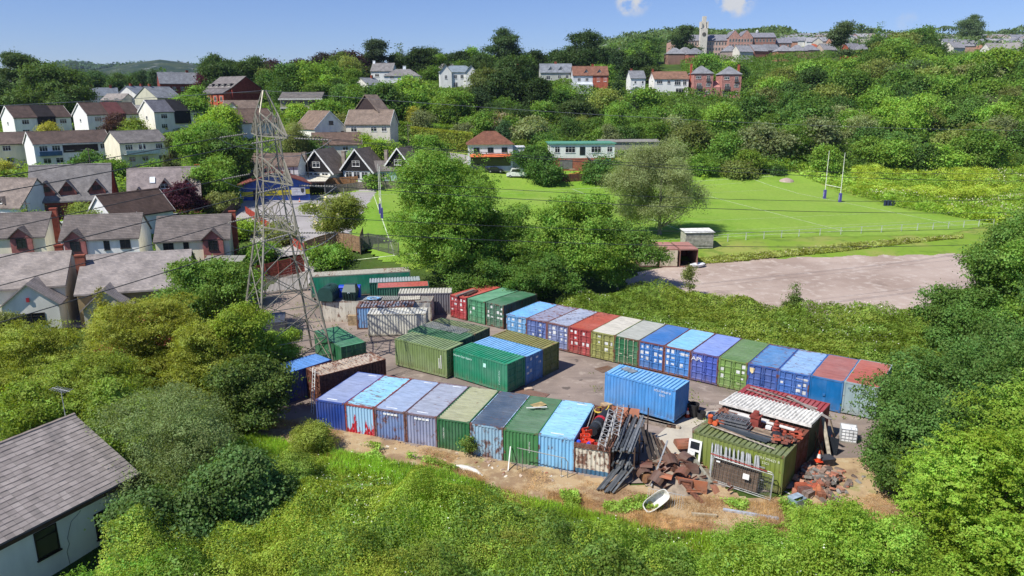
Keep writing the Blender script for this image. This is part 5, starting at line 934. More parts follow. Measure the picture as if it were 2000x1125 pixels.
for k, (px, Y, H, Rr, c, lb) in enumerate(((640, 34, 2.3, 2.4, (.14, .2, .02, 1), 'yellow green willow scrub bush at the bottom left of the meadow'), (760, 31.5, 2.4, 2.6, (.14, .175, .02, 1), 'yellow green bush at the bottom edge left of the dark meadow bush'), (1115, 34.5, 2.0, 2.0, (.05, .095, .02, 1), 'dark green bush in the middle of the meadow'), (985, 35, 1.9, 1.9, (.12, .15, .022, 1), 'olive yellow bush beside the dark meadow bush'), (1300, 33, 1.7, 2.0, (.11, .2, .018, 1), 'lime green bush at the bottom edge below the bath'), (1470, 34.5, 1.8, 2.0, (.10, .185, .018, 1), 'fresh green bush right of the lime one at the meadow edge'), (565, 42, 2.6, 1.9, (.10, .16, .022, 1), 'leafy bush between the dark sapling and the meadow'), (610, 46.5, 2.2, 1.6, (.12, .16, .022, 1), 'light bush in front of the navy container end'), (1590, 36.5, 1.6, 1.5, (.12, .2, .02, 1), 'small lime bush beside the pale blue crate'), (860, 33, 2.2, 2.1, (.10, .15, .02, 1), 'mid green bush in the lower meadow'))):
    solo('meadow_bush', lb, px, Y, H, Rr, 'bush', 15000, .065, c, 350 + k, cat='bush', k=20, loose=.75, twig=18)
# gardens on the left
Gd = lambda *a, **k: solo(*a, **k)
Gd('purple_tree', 'dark purple leaved tree in front of the pink grey house', 368, 131, 6.6, 3.2, 'broad', 9000, .2, LF['purple'], 40, base=.5)
Gd('garden_bush', 'round pale green bush in the middle of the older estate', 178, 117, 5.4, 4.4, 'bush', 12000, .2, (.095, .14, .03, 1), 41, cat='bush')
Gd('garden_bush', 'bright green bush beside the white ended house', 55, 118, 5.0, 2.6, 'bush', 8000, .2, (.085, .15, .018, 1), 42, cat='bush')
Gd('garden_bush', 'small bush in front of the three brick dormers', 172, 127, 3.8, 2.6, 'bush', 6000, .2, (.11, .16, .03, 1), 43, cat='bush')
Gd('conifer_tree', 'tall drooping conifer standing alone on the hill left of the pylon', 343, 147, 14.6, 3.3, 'conifer', 26000, .17, (.048, .066, .02, 1), 44, base=.2, droop=.25, k=26, loose=.5)
Gd('broadleaf_tree', 'broad green tree right of the tall conifer', 418, 158, 13.5, 5.8, 'broad', 20000, .3, (.075, .16, .018, 1), 45, base=.4, k=22)
Gd('broadleaf_tree', 'dark shadowed tree left of the pylon arms', 455, 155, 13.6, 5.6, 'broad', 18000, .3, (.045, .095, .016, 1), 46, base=.4, k=20)
Gd('broadleaf_tree', 'green tree below the dark one behind the clubhouse gardens', 420, 142, 9.0, 4.6, 'broad', 14000, .26, (.075, .15, .018, 1), 47, base=.3, k=18)
Gd('willow_tree', 'wispy olive tree beside the pylon head', 580, 176, 14.2, 3.8, 'broad', 9000, .24, (.12, .15, .045, 1), 48, base=.8, droop=.4, ratio=.35)
Gd('broadleaf_tree', 'dark garden tree behind the timbered house', 590, 180, 8.5, 5.0, 'broad', 9000, .3, (.05, .11, .016, 1), 49, base=.2)
Gd('purple_tree', 'dark red shrub between the reddish middle pair and its neighbour', 228, 206, 7.0, 3.0, 'broad', 5000, .26, (.06, .035, .03, 1), 50, base=.2)
Gd('cedar_tree', 'dark flat topped cedar against the sky at the far left', 55, 262, 19, 8.2, 'flat', 22000, .34, (.035, .065, .02, 1), 51, base=3, k=34)
Gd('oak_tree', 'huge dark round tree below the cedar above the white pairs', 122, 238, 16.0, 11.0, 'broad', 26000, .42, (.045, .085, .018, 1), 52, base=.5, k=28)
Gd('broadleaf_tree', 'dark tree at the far left edge beneath the cedar', 8, 245, 12, 7.0, 'broad', 14000, .42, (.03, .06, .016, 1), 53, base=.3)
Gd('garden_tree', 'yellow flowering tree in front of the leftmost white pair', 100, 206, 5.5, 3.0, 'broad', 4000, .26, LF['gold'], 54, base=.2)
Gd('garden_tree', 'round bright bush between the dark red shrub and the cream white pair', 268, 205, 6.0, 3.4, 'bush', 5000, .28, (.1, .155, .016, 1), 55)
for k, (px, Y, H, Rr, c, lb) in enumerate(((178, 168, 6.2, 3.6, 'deep', 'dark clipped bush below the balcony of the long terrace'), (150, 166, 4.2, 2.0, 'deep', 'small dark shrub left of the dark clipped bush'), (218, 167, 5.0, 3.4, 'mid', 'mid green bush below the end of the long terrace'), (90, 166, 3.2, 2.2, 'mid', 'low bush under the left end of the long terrace'), (5, 165, 4.4, 2.4, 'yellow', 'yellow green bush at the left edge below the terraces'), (310, 166, 5.2, 3.2, 'mid', 'garden bush below the open balconies'), (455, 212, 5.6, 2.4, 'olive', 'olive shrub before the small white gabled house'), (362, 250, 7.0, 3.6, 'mid', 'green tree in front of the long slate roofed building'), (388, 248, 9, 3.2, 'mid', 'green tree left of the stepped brick bays'), (385, 222, 8, 5, 'mid', 'bushy tree below the brick flats'), (440, 195, 8.5, 5.6, 'bright', 'bright green tree below the brick flats drive'), (470, 118, 3.2, 2.8, 'bright', 'bright garden shrub beside the clubhouse fence'), (432, 136, 3.8, 3.0, 'olive', 'olive garden tree behind the clubhouse fence'), (585, 226, 6.5, 3.2, 'bright', 'lime green tree left of the grey two storey house'), (640, 226, 7.5, 4.2, 'mid', 'round green tree before the grey two storey house'), (668, 206, 6.5, 2.2, 'olive', 'brown green tree between the chalet house and the tall house'), (712, 190, 5.6, 1.8, 'bright', 'pointed lime conifer before the tall gabled house'), (735, 186, 6.2, 4.0, 'bright', 'bright shrubs above the middle black chalet'), (765, 187, 5.4, 3.6, 'bright', 'lime green shrub right of the tall house'), (690, 181, 5, 3.4, 'mid', 'green shrub behind the two black chalets'), (620, 186, 5.5, 4, 'deep', 'dark shrub behind the left black chalet'), (730, 172.5, 3.6, 1.6, 'mid', 'round bush before the middle black chalet'), (835, 186, 8, 4.4, 'mid', 'green tree right of the last black chalet'), (1068, 181, 6.6, 4.4, 'deep', 'dark tree left of the workshop brick base'), (1040, 185, 8.2, 4.6, 'deep', 'dark bushy tree between the pub and the workshop'), (1178, 181, 7.4, 5.2, 'deep', 'wide dark bush right of the workshop'), (548, 112, 4.2, 2.6, 'olive', 'brown green shrub beside the red garden fence'), (505, 104, 3, 2.4, 'mid', 'garden shrub behind the lean to conservatory'), (640, 98, 2.6, 3.2, 'mid', 'climbing shrub in front of the brown garden fence'), (460, 84, 5.4, 3.8, 'mid', 'leafy bush between the low grey roof and the pylon'), (395, 86, 5.0, 3.4, 'bright', 'bright bush against the low grey roofed house'), (912, 36, .1, .1, 'mid', ''))):
    if lb: solo('garden_bush', lb, px, Y, H, Rr, 'bush' if H < 8 else 'broad', int(1200 + 380 * H * Rr / max(1, Y / 90)), .11 + Y * .0011, LF[c], 60 + k, cat='bush' if H < 8 else 'tree')
for k, (px, Y, H, lb) in enumerate(((985, 205, 12.2, 'narrow dark cypress above the pub roof'), (812, 222, 9.5, 'golden green cypress at the left end of the hedges'))):
    solo('cypress_tree', lb, px, Y, H * .8, 1.8, 'column', 5000, .28, (.035, .08, .03, 1) if k == 0 else (.2, .22, .03, 1), 100 + k, base=.1)
for k, (px, Y, H) in enumerate(((205, 345, 9.5), (217, 350, 8), (268, 340, 9), (284, 345, 10), (306, 335, 10.5))):
    solo('poplar_tree', ('leftmost of the narrow dark poplars on the far left crest', 'short narrow poplar right of the leftmost one', 'middle narrow poplar on the far left crest', 'narrow poplar left of the tallest one', 'tallest narrow poplar on the far left crest beside the slate roof')[k], px, Y, H, 1.5, 'column', 2600, .4, (.03, .06, .025, 1), 420 + k, base=.1)
for k, (px, Y, H, Rr, c, lb) in enumerate(((150, 320, 9.5, 5.5, (.035, .075, .025, 1), 'dark round tree right of the cedar on the far left crest'), (180, 330, 9, 6, (.04, .085, .028, 1), 'wide green tree on the far left crest before the distant ridge'), (245, 325, 8, 5, (.04, .08, .022, 1), 'green tree behind the crest cluster of pale houses'), (427, 305, 15, 5.5, (.032, .065, .016, 1), 'tall dark tree on the skyline just right of the brick flats'), (452, 310, 14, 5, (.03, .06, .016, 1), 'second tall dark skyline tree behind the brick flats'), (495, 310, 13.5, 6, (.035, .07, .016, 1), 'round dark tree on the skyline above the pylon peak'), (585, 305, 11, 5.5, (.022, .02, .018, 1), 'dark purple copper beech on the skyline left of the villas'), (640, 310, 12.5, 6, (.025, .022, .018, 1), 'wide copper beech on the skyline behind the tree belt'), (680, 305, 14, 6.5, (.05, .085, .018, 1), 'green domed tree on the skyline right of the copper beeches'))):
    solo('broadleaf_tree', lb, px, Y, H, Rr, 'broad', 8000, .42, c, 430 + k, base=H * .1)
# clipped hedges
def hedge(label, a, b, w, h, col, seed):
    a, b = Vector(a), Vector(b); L = (b - a).length; rng = np.random.default_rng(seed); n = int(L * (w + 2 * h) * 34)
    u = rng.random(n); f = rng.random(n) * (w + 2 * h); top = f < w; s = np.where(rng.random(n) < .5, -1, 1)
    x = u * L; y = np.where(top, f - w / 2, s * w / 2) + rng.normal(size=n) * .08; zz = np.where(top, h, (f - w) / 2) + rng.normal(size=n) * .08
    N_ = np.stack([np.zeros(n), np.where(top, 0, s), np.where(top, 1, .2)], 1) + rng.normal(size=(n, 3)) * .4
    ang = math.atan2(b.y - a.y, b.x - a.x); X = a.x + x * math.cos(ang) - y * math.sin(ang); Y = a.y + x * math.sin(ang) + y * math.cos(ang)
    Nw = np.stack([N_[:, 0] * math.cos(ang) - N_[:, 1] * math.sin(ang), N_[:, 0] * math.sin(ang) + N_[:, 1] * math.cos(ang), N_[:, 2]], 1)
    C = np.stack([X, Y, hzv(X, Y) + zz], 1); o = link('hedge', leafmesh('hedge', C, Nw, np.full(n, .24), rng, .7), col=col); tag(o, label, 'hedge', 'clipped hedges above the chalets')
E2 = lambda px, Y: spot(px, Y)[:2]
hedge('upper clipped hedge curving across the slope', E2(770, 232), E2(920, 236), 4, 2.6, (.08, .15, .012, 1), 1)
hedge('middle clipped hedge with dark front face', E2(775, 219), E2(925, 222), 4, 3.4, (.07, .135, .012, 1), 2)
hedge('tall lower hedge with bright yellow top behind the chalets', E2(805, 204), E2(925, 206), 3, 5.0, (.12, .155, .015, 1), 3)
hedge('small low clipped hedge right of the pub', E2(1003, 206), E2(1062, 207), 2.5, 3.0, (.1, .165, .015, 1), 4)
# woodland on the hillside: shared crowns and trunks, each tree its own object
PR = {}
def proto(kind, n, H=12., Rr=5.4, size=.34, nleaf=11000, **kw):
    PR[kind] = [(crown(kw.get('form', kind), H, Rr, kw.get('base', 1.0), nleaf, size, 200 + len(kind) * 13 + i, k=kw.get('k', 18), twig=16, ratio=kw.get('ratio', .7), up=.35, loose=.75), trunk(H * .9, kw.get('base', 1.0), .25, i, Rr=Rr)) for i in range(n)]
proto('broad', 7); proto('round', 4, 9, 5.2, .31, 10000, form='broad', base=.3, k=24); proto('conifer', 3, 14, 3.2, .28, 8000, base=.4); proto('airy', 3, 12, 4.4, .3, 5000, form='broad', base=2, ratio=.5, k=14); proto('bushy', 3, 5.0, 4.2, .27, 5400, form='bush')
RECTS = [(855, 128, 940, 168, 292), (965, 128, 1020, 150, 300), (1046, 128, 1115, 156, 300), (1115, 128, 1192, 164, 292), (1226, 142, 1260, 178, 288), (1270, 146, 1340, 178, 292), (1348, 148, 1390, 196, 290), (1390, 150, 1450, 196, 290), (748, 128, 825, 154, 300), (706, 142, 742, 162, 278), (1285, 58, 1535, 104, 524), (1295, 104, 1350, 128, 428), (1420, 104, 1600, 118, 440), (1510, 76, 1700, 104, 560), (558, 190, 636, 224, 240), (583, 216, 665, 266, 199), (680, 203, 778, 270, 200), (770, 230, 925, 300, 204), (905, 275, 1010, 330, 190), (1075, 285, 1195, 328, 195), (165, 165, 360, 212, 262), (318, 150, 510, 216, 268), (450, 196, 505, 232, 232), (1840, 76, 2000, 100, 480), (0, 205, 400, 330, 178), (460, 230, 560, 330, 168), (620, 258, 705, 292, 189), (725, 120, 765, 150, 310)]
WOOD = []
rw = random.Random(21)
def wood(n, pxr, Yr, kinds, cols, label, grp, smin=.8, smax=1.25, sep=6.2, tries=40):
    c = 0
    for _ in range(n * tries):
        if c >= n: break
        px = rw.uniform(*pxr); Y = math.sqrt(rw.uniform(Yr[0] ** 2, Yr[1] ** 2)); x, y, z = spot(px, Y); k = rw.choice(kinds); s = rw.uniform(smin, smax)
        if any((x - a) ** 2 + (y - b) ** 2 < (sep * .5 * (s + q)) ** 2 for a, b, q in WOOD): continue
        Hh = {'broad': 12, 'round': 9, 'conifer': 14, 'airy': 12, 'bushy': 5.}[k] * s; rr = {'broad': 5, 'round': 5, 'conifer': 3, 'airy': 4, 'bushy': 4}[k] * s
        tx, ty = proj(x, y, z + Hh); r = rr * F / Y
        if any(Y < q[4] + 6 and tx + r > q[0] and tx - r < q[2] and ty < q[3] and proj(x, y, z)[1] > q[1] for q in RECTS): continue
        cm, tm = rw.choice(PR[k]); col = rw.choice(cols); v = rw.uniform(.6, 1.12)
        WOOD.append((x, y, s)); tree('woodland_tree' if k != 'bushy' else 'woodland_bush', label, x, y, z - .3, cm, tm, (col[0] * v, col[1] * v, col[2] * v, 1), group=grp, sc=(s * rw.uniform(.9, 1.15), s * rw.uniform(.9, 1.15), s * rw.uniform(.88, 1.15)), rz=rw.uniform(0, 6.3), cat='tree' if k != 'bushy' else 'bush'); c += 1
    return c
C_ = [LF['mid'], (.065, .14, .018, 1), (.085, .17, .02, 1), LF['deep'], (.1, .19, .02, 1), (.05, .11, .02, 1), (.12, .16, .035, 1)]
DK = [(.026, .056, .014, 1), (.03, .062, .015, 1), (.022, .046, .016, 1), (.038, .068, .016, 1)]
NW = [wood(16, (405, 720), (285, 345), ['broad', 'broad', 'round', 'conifer'], DK + [LF['purple'], (.04, .02, .025, 1)], 'dark tree on the skyline between the brick flats and the skyline villas', 'skyline trees left of the villas', .75, 1.1, 6.5),
 wood(34, (500, 880), (225, 290), ['broad', 'round', 'broad', 'airy'], C_, 'green tree in the belt above the chalets and hedges', 'tree belt above the hedges', .8, 1.15, 7),
 wood(64, (700, 1310), (305, 400), ['broad', 'broad', 'round', 'conifer'], DK + [LF['mid']], 'tree on the ridge behind the villas', 'ridge trees behind the villas', .75, 1.15, 5.6),
 wood(36, (850, 1340), (235, 288), ['broad', 'round', 'round', 'broad', 'conifer'], C_ + DK, 'tree just below the row of villas', 'trees below the villas', .65, 1.0, 6.5),
 wood(34, (820, 1400), (200, 238), ['round', 'airy', 'round', 'bushy', 'broad'], C_ + [LF['grey'], (.12, .18, .018, 1), LF['olive']], 'small tree on the lower slope behind the pub and workshop', 'lower slope trees behind the pub', .55, .85, 5.5),
 wood(46, (1340, 2040), (196, 250), ['broad', 'round', 'airy', 'round'], C_ + [LF['olive'], LF['grey']], 'tree at the foot of the wooded hill behind the right hand goal', 'trees at the foot of the wooded hill', .75, 1.1, 6.5),
 wood(70, (1330, 2060), (250, 350), ['broad', 'broad', 'round', 'broad'], C_ + [(.12, .22, .022, 1)], 'tree on the middle of the wooded hill right of the town houses', 'trees on the middle of the wooded hill', .9, 1.35, 7.5),
 wood(40, (1250, 2060), (350, 450), ['broad', 'round', 'broad', 'conifer'], DK + C_, 'tree along the top of the wooded hill', 'trees along the top of the wooded hill', 1.0, 1.5, 9),
 wood(26, (1350, 2000), (186, 198), ['bushy', 'bushy', 'round'], C_ + [LF['bright']], 'bush along the far edge of the pitch', 'bushes along the far edge of the pitch', .6, 1.0, 4.5),
 wood(14, (150, 420), (330, 420), ['conifer', 'broad', 'broad'], [(.03, .07, .03, 1), (.04, .085, .03, 1)], 'dark tree on the crest behind the pale houses', 'crest trees behind the pale houses', .5, .8, 6)]
print('woodland', NW)
for k, (px, Y, H, Rr, kind, c, lb) in enumerate(((1337, 480, 19, 9, 'flat', (.035, .065, .02, 1), 'wide dark cedar before the hospital clock tower'), (1640, 400, 22, 7.5, 'flat', (.05, .08, .03, 1), 'tall ragged pine standing above the wood right of the hospital'), (1005, 262, 17, 7.2, 'broad', (.035, .07, .018, 1), 'dark broad conifer below the red brick villa'), (952, 258, 14, 6.2, 'broad', (.06, .085, .02, 1), 'brown green conifer below the large white villa'), (738, 330, 17, 6.0, 'flat', (.03, .05, .025, 1), 'airy dark pine on the skyline above the pale villas'), (1892, 640, 24, 9, 'broad', (.06, .10, .045, 1), 'single tall round tree on the far right skyline'), (990, 345, 20, 8, 'broad', (.03, .06, .018, 1), 'dark ridge tree above the red brick villa'), (1140, 345, 20, 9, 'broad', (.028, .055, .018, 1), 'dark round ridge tree above the grey red villa pair'), (1900, 285, 13, 7, 'broad', (.13, .15, .06, 1), 'pale cream flowering tree on the wooded hill at the far right'), (1790, 290, 15, 10, 'broad', (.05, .085, .03, 1), 'dark spreading tree in the middle of the right hand wood'), (1040, 213, 9, 5, 'broad', LF['grey'], 'silvery round tree above the workshop roof'), (985, 216, 10, 4.5, 'airy', (.17, .15, .09, 1), 'half bare grey brown tree above the pub'))):
    solo('pine_tree' if kind == 'flat' else 'broadleaf_tree', lb, px, Y, H, Rr, 'broad' if kind == 'airy' else kind, 9000 if kind != 'airy' else 2600, .32 + Y * .0005, c, 150 + k, base=H * .12)
# undergrowth and far woods: nobody could count these
def cover(name, poly, n, size, hfun, col, seed, dens=None, flat=.5, kind='stuff', ratio=.6, blade=False):
    rng = np.random.default_rng(seed); p = np.array(poly); (x0, y0), (x1, y1) = p.min(0), p.max(0); X = []; Y = []; tot = 0
    while tot < n:
        x = rng.uniform(x0, x1, n); y = rng.uniform(y0, y1, n); ok = inside(x, y, poly)
        if dens is not None: ok &= rng.random(n) < dens(x, y)
        X.append(x[ok]); Y.append(y[ok]); tot += ok.sum()
    x, y = np.concatenate(X)[:n], np.concatenate(Y)[:n]; h = hfun(x, y); e = .4; gx = (hfun(x + e, y) - h) / e; gy = (hfun(x, y + e) - h) / e
    dep = rng.random(n) ** 2.2 * np.minimum(h, .9 + size * 2); z = hzv(x, y) + np.maximum(h - dep, .02) + rng.normal(size=n) * size * .5
    cn_ = np.stack([vnoise(x, y, size * 5, 101 + q) - .5 for q in range(3)], 1); N_ = np.stack([-gx, -gy, np.ones(n)], 1) * flat * 1.5 + cn_ * 1.7 + rng.normal(size=(n, 3)) * .42
    if blade: N_[:, 2] *= .12; N_[:, :2] = rng.normal(size=(n, 2)); z = hzv(x, y) + h * .3 + size * .6
    o = link(name, leafmesh(name, np.stack([x, y, z], 1), N_, np.full(n, size), rng, ratio, None, -4. if blade else 0.), col=col); o['kind'] = kind; return o
hum = lambda a, b, s1, s2, sd: (lambda x, y: a + b * (vnoise(x, y, s1, sd) ** 1.5) * 1.3 + b * .5 * vnoise(x, y, s2, sd + 1))
FG = [(-20, 22.5), (27, 22.5), (27, 36.2), (19, 35.6), (9, 36.8), (3, 39.6), (-5, 43.6), (-13, 46.2), (-19, 48.5), (-22, 44)]
fx = lambda x, y: np.clip((44.5 - .42 * (x + 10) - y) / 4, 0, 1) * np.clip((40.5 - y + .0 * x) / 3 + .6, 0.1, 1)
cover('undergrowth', FG, 320000, .056, lambda x, y: .15 + hum(.35, 2.3, 3.6, 1.3, 5)(x, y) * np.clip(fx(x, y), .05, 1), (.12, .2, .02, 1), 1)
cover('undergrowth', FG, 155000, .05, lambda x, y: .2 + hum(.4, 2.3, 3.6, 1.3, 5)(x, y) * np.clip(fx(x, y), .03, 1), (.15, .205, .02, 1), 2, lambda x, y: np.clip((vnoise(x, y, 5, 3) - .42 - .015 * (x + 4)) * 4, 0, 1))
cover('undergrowth', FG, 70000, .06, lambda x, y: .3 + hum(.35, 2.3, 3.6, 1.3, 5)(x, y) * np.clip(fx(x, y), .05, 1), (.06, .115, .018, 1), 52, lambda x, y: np.clip((vnoise(x, y, 2.6, 91) - .52) * 6, 0, 1))
cover('undergrowth', [(-3, 26), (9, 26), (9, 33), (2, 36), (-4, 34)], 22000, .08, hum(1.0, 1.6, 2.8, 1.2, 12), (.07, .13, .02, 1), 3, lambda x, y: np.clip((vnoise(x, y, 3, 6) - .4) * 4, 0, 1))
cover('long_grass', FG, 110000, .34, lambda x, y: .2 + hum(.35, 2.3, 3.6, 1.3, 5)(x, y) * np.clip(fx(x, y), .05, 1), (.14, .25, .018, 1), 4, lambda x, y: np.clip((vnoise(x, y, 4.5, 13) - .36 + .25 * np.clip((y + .42 * x - 36.5) / 4, 0, 1)) * 3, 0, 1), ratio=.045, blade=True)
cover('dead_grass', [(-19, 52), (-14.5, 50.1), (4.2, 42.7), (8, 41.), (20.5, 39.6), (23, 40.5), (23.6, 37), (19, 35.8), (9, 36.8), (3, 39.8), (-5, 43.8), (-13, 46.6), (-19.5, 49)], 70000, .1, lambda x, y: .05 + .35 * vnoise(x, y, 1.6, 17) ** 2, (.24, .17, .08, 1), 5, lambda x, y: np.clip((vnoise(x, y, 2.2, 19) - .36) * 5, 0, 1) * np.where(y > 45.5 - .4 * (x + 14) + 2.5, .25, 1), ratio=.06)
cover('dry_stems', [(-19, 51), (3, 41), (22, 39), (23, 35.5), (3, 38), (-13, 45)], 26000, .2, lambda x, y: .1 + 0 * x, (.25, .185, .09, 1), 44, lambda x, y: np.clip((vnoise(x, y, 2., 119) - .4) * 4, 0, 1), ratio=.035, blade=True)
cover('tall_weeds', FG, 16000, .1, lambda x, y: .35 + hum(.35, 2.3, 3.6, 1.3, 5)(x, y) * np.clip(fx(x, y), .05, 1), (.08, .15, .022, 1), 62, lambda x, y: np.clip((vnoise(x, y, 1.7, 131) - .6) * 8, 0, 1), ratio=.4)
cover('dock_stems', FG, 5000, .22, lambda x, y: .5 + hum(.35, 2.3, 3.6, 1.3, 5)(x, y) * np.clip(fx(x, y), .05, 1), (.16, .1, .04, 1), 63, lambda x, y: np.clip((vnoise(x, y, 1.9, 137) - .58) * 8, 0, 1), ratio=.07, blade=True)
cover('weeds', [(-19, 51), (3, 41), (22, 39), (22, 36), (3, 39), (-13, 46)], 12000, .07, lambda x, y: .1 + .5 * vnoise(x, y, 1.1, 23), (.13, .22, .03, 1), 6, lambda x, y: np.clip((vnoise(x, y, 1.3, 29) - .62) * 8, 0, 1))
bank = [g(*q, 1) for q in ((1085, 590), (1160, 585), (1250, 575), (1300, 582), (1480, 606), (1640, 622), (1800, 618))] + [(47, 70), (33, 55), (27, 53.2)] + [(DX * t + NX * 6.6, 70.417 + DY * t + NY * 6.6) for t in (33.5, 25, 15, 5, 1)]
cover('bramble_bank', bank, 150000, .095, hum(.5, 1.1, 3.5, 1.2, 31), (.08, .135, .015, 1), 7)
cover('bramble_bank', bank, 46000, .09, hum(.6, 1.2, 3.5, 1.2, 31), (.115, .165, .02, 1), 8, lambda x, y: np.clip((vnoise(x, y, 5, 33) - .45) * 4, 0, 1))
cover('white_flowers', bank, 900, .06, hum(.65, 1.25, 3.5, 1.2, 31), (.45, .45, .4, 1), 9, lambda x, y: np.clip((vnoise(x, y, 6, 35) - .55) * 6, 0, 1))
cover('white_flowers', FG, 1200, .05, lambda x, y: .4 + hum(.4, 2.3, 3.6, 1.3, 5)(x, y) * np.clip(fx(x, y), .05, 1), (.45, .45, .38, 1), 19, lambda x, y: np.clip((vnoise(x, y, 3, 37) - .6) * 6, 0, 1))
mead = [g(*q, 3.2) for q in ((1660, 352), (1720, 342), (1800, 340), (2080, 345), (2080, 470), (1945, 455), (1945, 436), (1750, 404), (1665, 380))]
cover('meadow', mead, 90000, .2, hum(.2, 1.2, 9, 3, 41), (.115, .2, .018, 1), 10)
cover('meadow', mead, 40000, .19, hum(.5, 1.7, 8, 3, 43), (.165, .235, .02, 1), 11, lambda x, y: np.clip((vnoise(x, y, 9, 45) - .5) * 5, 0, 1))
cover('meadow_flowers', mead, 3600, .16, hum(.5, 1.3, 9, 3, 41), (.3, .29, .2, 1), 12, lambda x, y: np.clip((vnoise(x, y, 7, 47) - .52) * 6, 0, 1))
vg = [g(*q, 2.4) for q in ((1365, 496), (1480, 491), (1640, 482), (1880, 467), (1880, 472), (1640, 489), (1480, 498), (1370, 504))]
cover('rough_verge', vg, 14000, .13, hum(.03, .22, 3, 1, 51), (.15, .185, .04, 1), 13); cover('meadow_flowers', vg, 700, .09, hum(.1, .3, 3, 1, 51), (.28, .26, .17, 1), 14)
cover('rough_verge', [g(*q, 3) for q in ((1370, 362), (1450, 345), (1540, 352), (1660, 380), (1680, 356), (1560, 335), (1370, 338))], 9000, .28, hum(.2, 1.2, 6, 2, 53), (.13, .22, .025, 1), 15)
yardp = [(-31, 89), (-12, 88), (5, 78), (27, 60), (26, 47), (19, 42.5), (4, 43.5), (-14, 50.5), (-24, 59)]
cover('yard_weeds', yardp, 2600, .07, lambda x, y: .04 + .22 * vnoise(x, y, .9, 93), (.09, .13, .02, 1), 61, lambda x, y: np.clip((vnoise(x, y, 1.1, 95) - .7) * 9, 0, 1) * np.clip((vnoise(x, y, 9, 97) - .4) * 4, 0, 1))
cover('yard_edge_plants', [(-31, 66), (-24, 58), (-20, 52), (-24, 48), (-34, 56), (-36, 70)], 16000, .11, hum(.3, 1.4, 3, 1, 55), (.09, .15, .025, 1), 16)
P4 = lambda a, b: [spot(*q)[:2] for q in (a[0], a[1], b[1], b[0])]
cover('woodland_undergrowth', [spot(*q)[:2] for q in ((1340, 190), (1700, 188), (2080, 186), (2080, 450), (1700, 455), (1330, 420))], 120000, .38, hum(.6, 3.4, 14, 5, 61), (.05, .105, .014, 1), 17)
cover('woodland_undergrowth', [spot(*q)[:2] for q in ((500, 212), (780, 238), (930, 238), (1340, 192), (1340, 300), (1100, 330), (450, 330))], 100000, .36, hum(.5, 2.6, 12, 5, 63), (.055, .11, .014, 1), 18)
cover('garden_undergrowth', [spot(*q)[:2] for q in ((-40, 108), (430, 112), (480, 150), (560, 172), (800, 183), (800, 228), (480, 260), (-40, 262))], 42000, .34, lambda x, y: np.maximum(.05, hum(.0, 2.0, 9, 3, 65)(x, y) - .5), (.095, .17, .022, 1), 20)
cover('far_wood', [spot(*q)[:2] for q in ((1150, 560), (1340, 570), (1520, 640), (1560, 1000), (1180, 1010), (1150, 800))], 15000, 1.5, hum(3, 9, 40, 14, 71), (.055, .095, .03, 1), 21)
cover('far_wood', [spot(*q)[:2] for q in ((1150, 990), (2080, 930), (2080, 1040), (1150, 1100))], 15000, 1.7, hum(0, 14, 50, 16, 73), (.06, .10, .04, 1), 22, lambda x, y: np.clip((vnoise(x, y, 45, 75) - .38) * 5, 0, 1))
cover('far_wood', [spot(*q)[:2] for q in ((1500, 560), (2080, 470), (2080, 900), (1520, 980))], 9000, 1.2, hum(1, 6, 25, 9, 77), (.06, .10, .035, 1), 23, lambda x, y: np.clip((vnoise(x, y, 35, 79) - .6) * 8, 0, 1))
cover('far_wood', [spot(*q)[:2] for q in ((90, 420), (330, 420), (340, 560), (80, 560))], 7000, 1.1, hum(1, 6, 26, 9, 81), (.04, .09, .035, 1), 24, lambda x, y: np.clip((vnoise(x, y, 24, 83) - .3) * 5, 0, 1))
cover('far_wood', [spot(*q)[:2] for q in ((-60, 2350), (420, 2350), (480, 2620), (-60, 2620))], 14000, 6., hum(0, 26, 150, 50, 85), (.035, .07, .035, 1), 25, lambda x, y: np.clip((vnoise(x, y, 120, 87) - .35) * 5, 0, 1))

# ---------------------------------------------------------------- thin summer haze between the yard and the far hills
hzm = NT('haze_air'); pv = hzm('VolumePrincipled', ins={'Color': (.62, .76, 1., 1), 'Density': HAZE, 'Anisotropy': .1}); om = hzm('OutputMaterial'); hzm.t.links.new(pv.outputs[0], om.inputs['Volume'])
hb_ = struct('haze', MB().box(-4900, 4900, -80, 3120, -30, 215), hzm.m, 'stuff')
# ---------------------------------------------------------------- lattice pylon and its wires
PX, PY, PZ = -20.8, 63.2, 0.
PYL = thing('electricity_pylon', 'grey lattice electricity pylon standing at the left side of the yard', 'pylon', (PX, PY, PZ), R(33))
STEEL = lin('#959080')
HW = [(0, 3.4), (6.2, 2.55), (12.2, 1.55), (17.3, .98), (21.0, .74), (22.9, .72)]   # height, half width
def hw(z): return float(np.interp(z, [a for a, b in HW], [b for a, b in HW]))
def cn(sx, sy, z): w = hw(z); return (sx * w, sy * w, z)
for sx, sy in ((-1, -1), (1, -1), (1, 1), (-1, 1)):
    mb = MB()
    for (a, _), (b, _) in zip(HW[:-1], HW[1:]): mb.bar(cn(sx, sy, a if a else -.4), cn(sx, sy, b), .14 if a < 12 else .10)
    ob('leg', mb, M_METAL, PYL, col=STEEL)
LV = [0, 3.2, 6.2, 9.4, 12.2, 14.8, 17.3, 19.2, 21.0, 22.9]
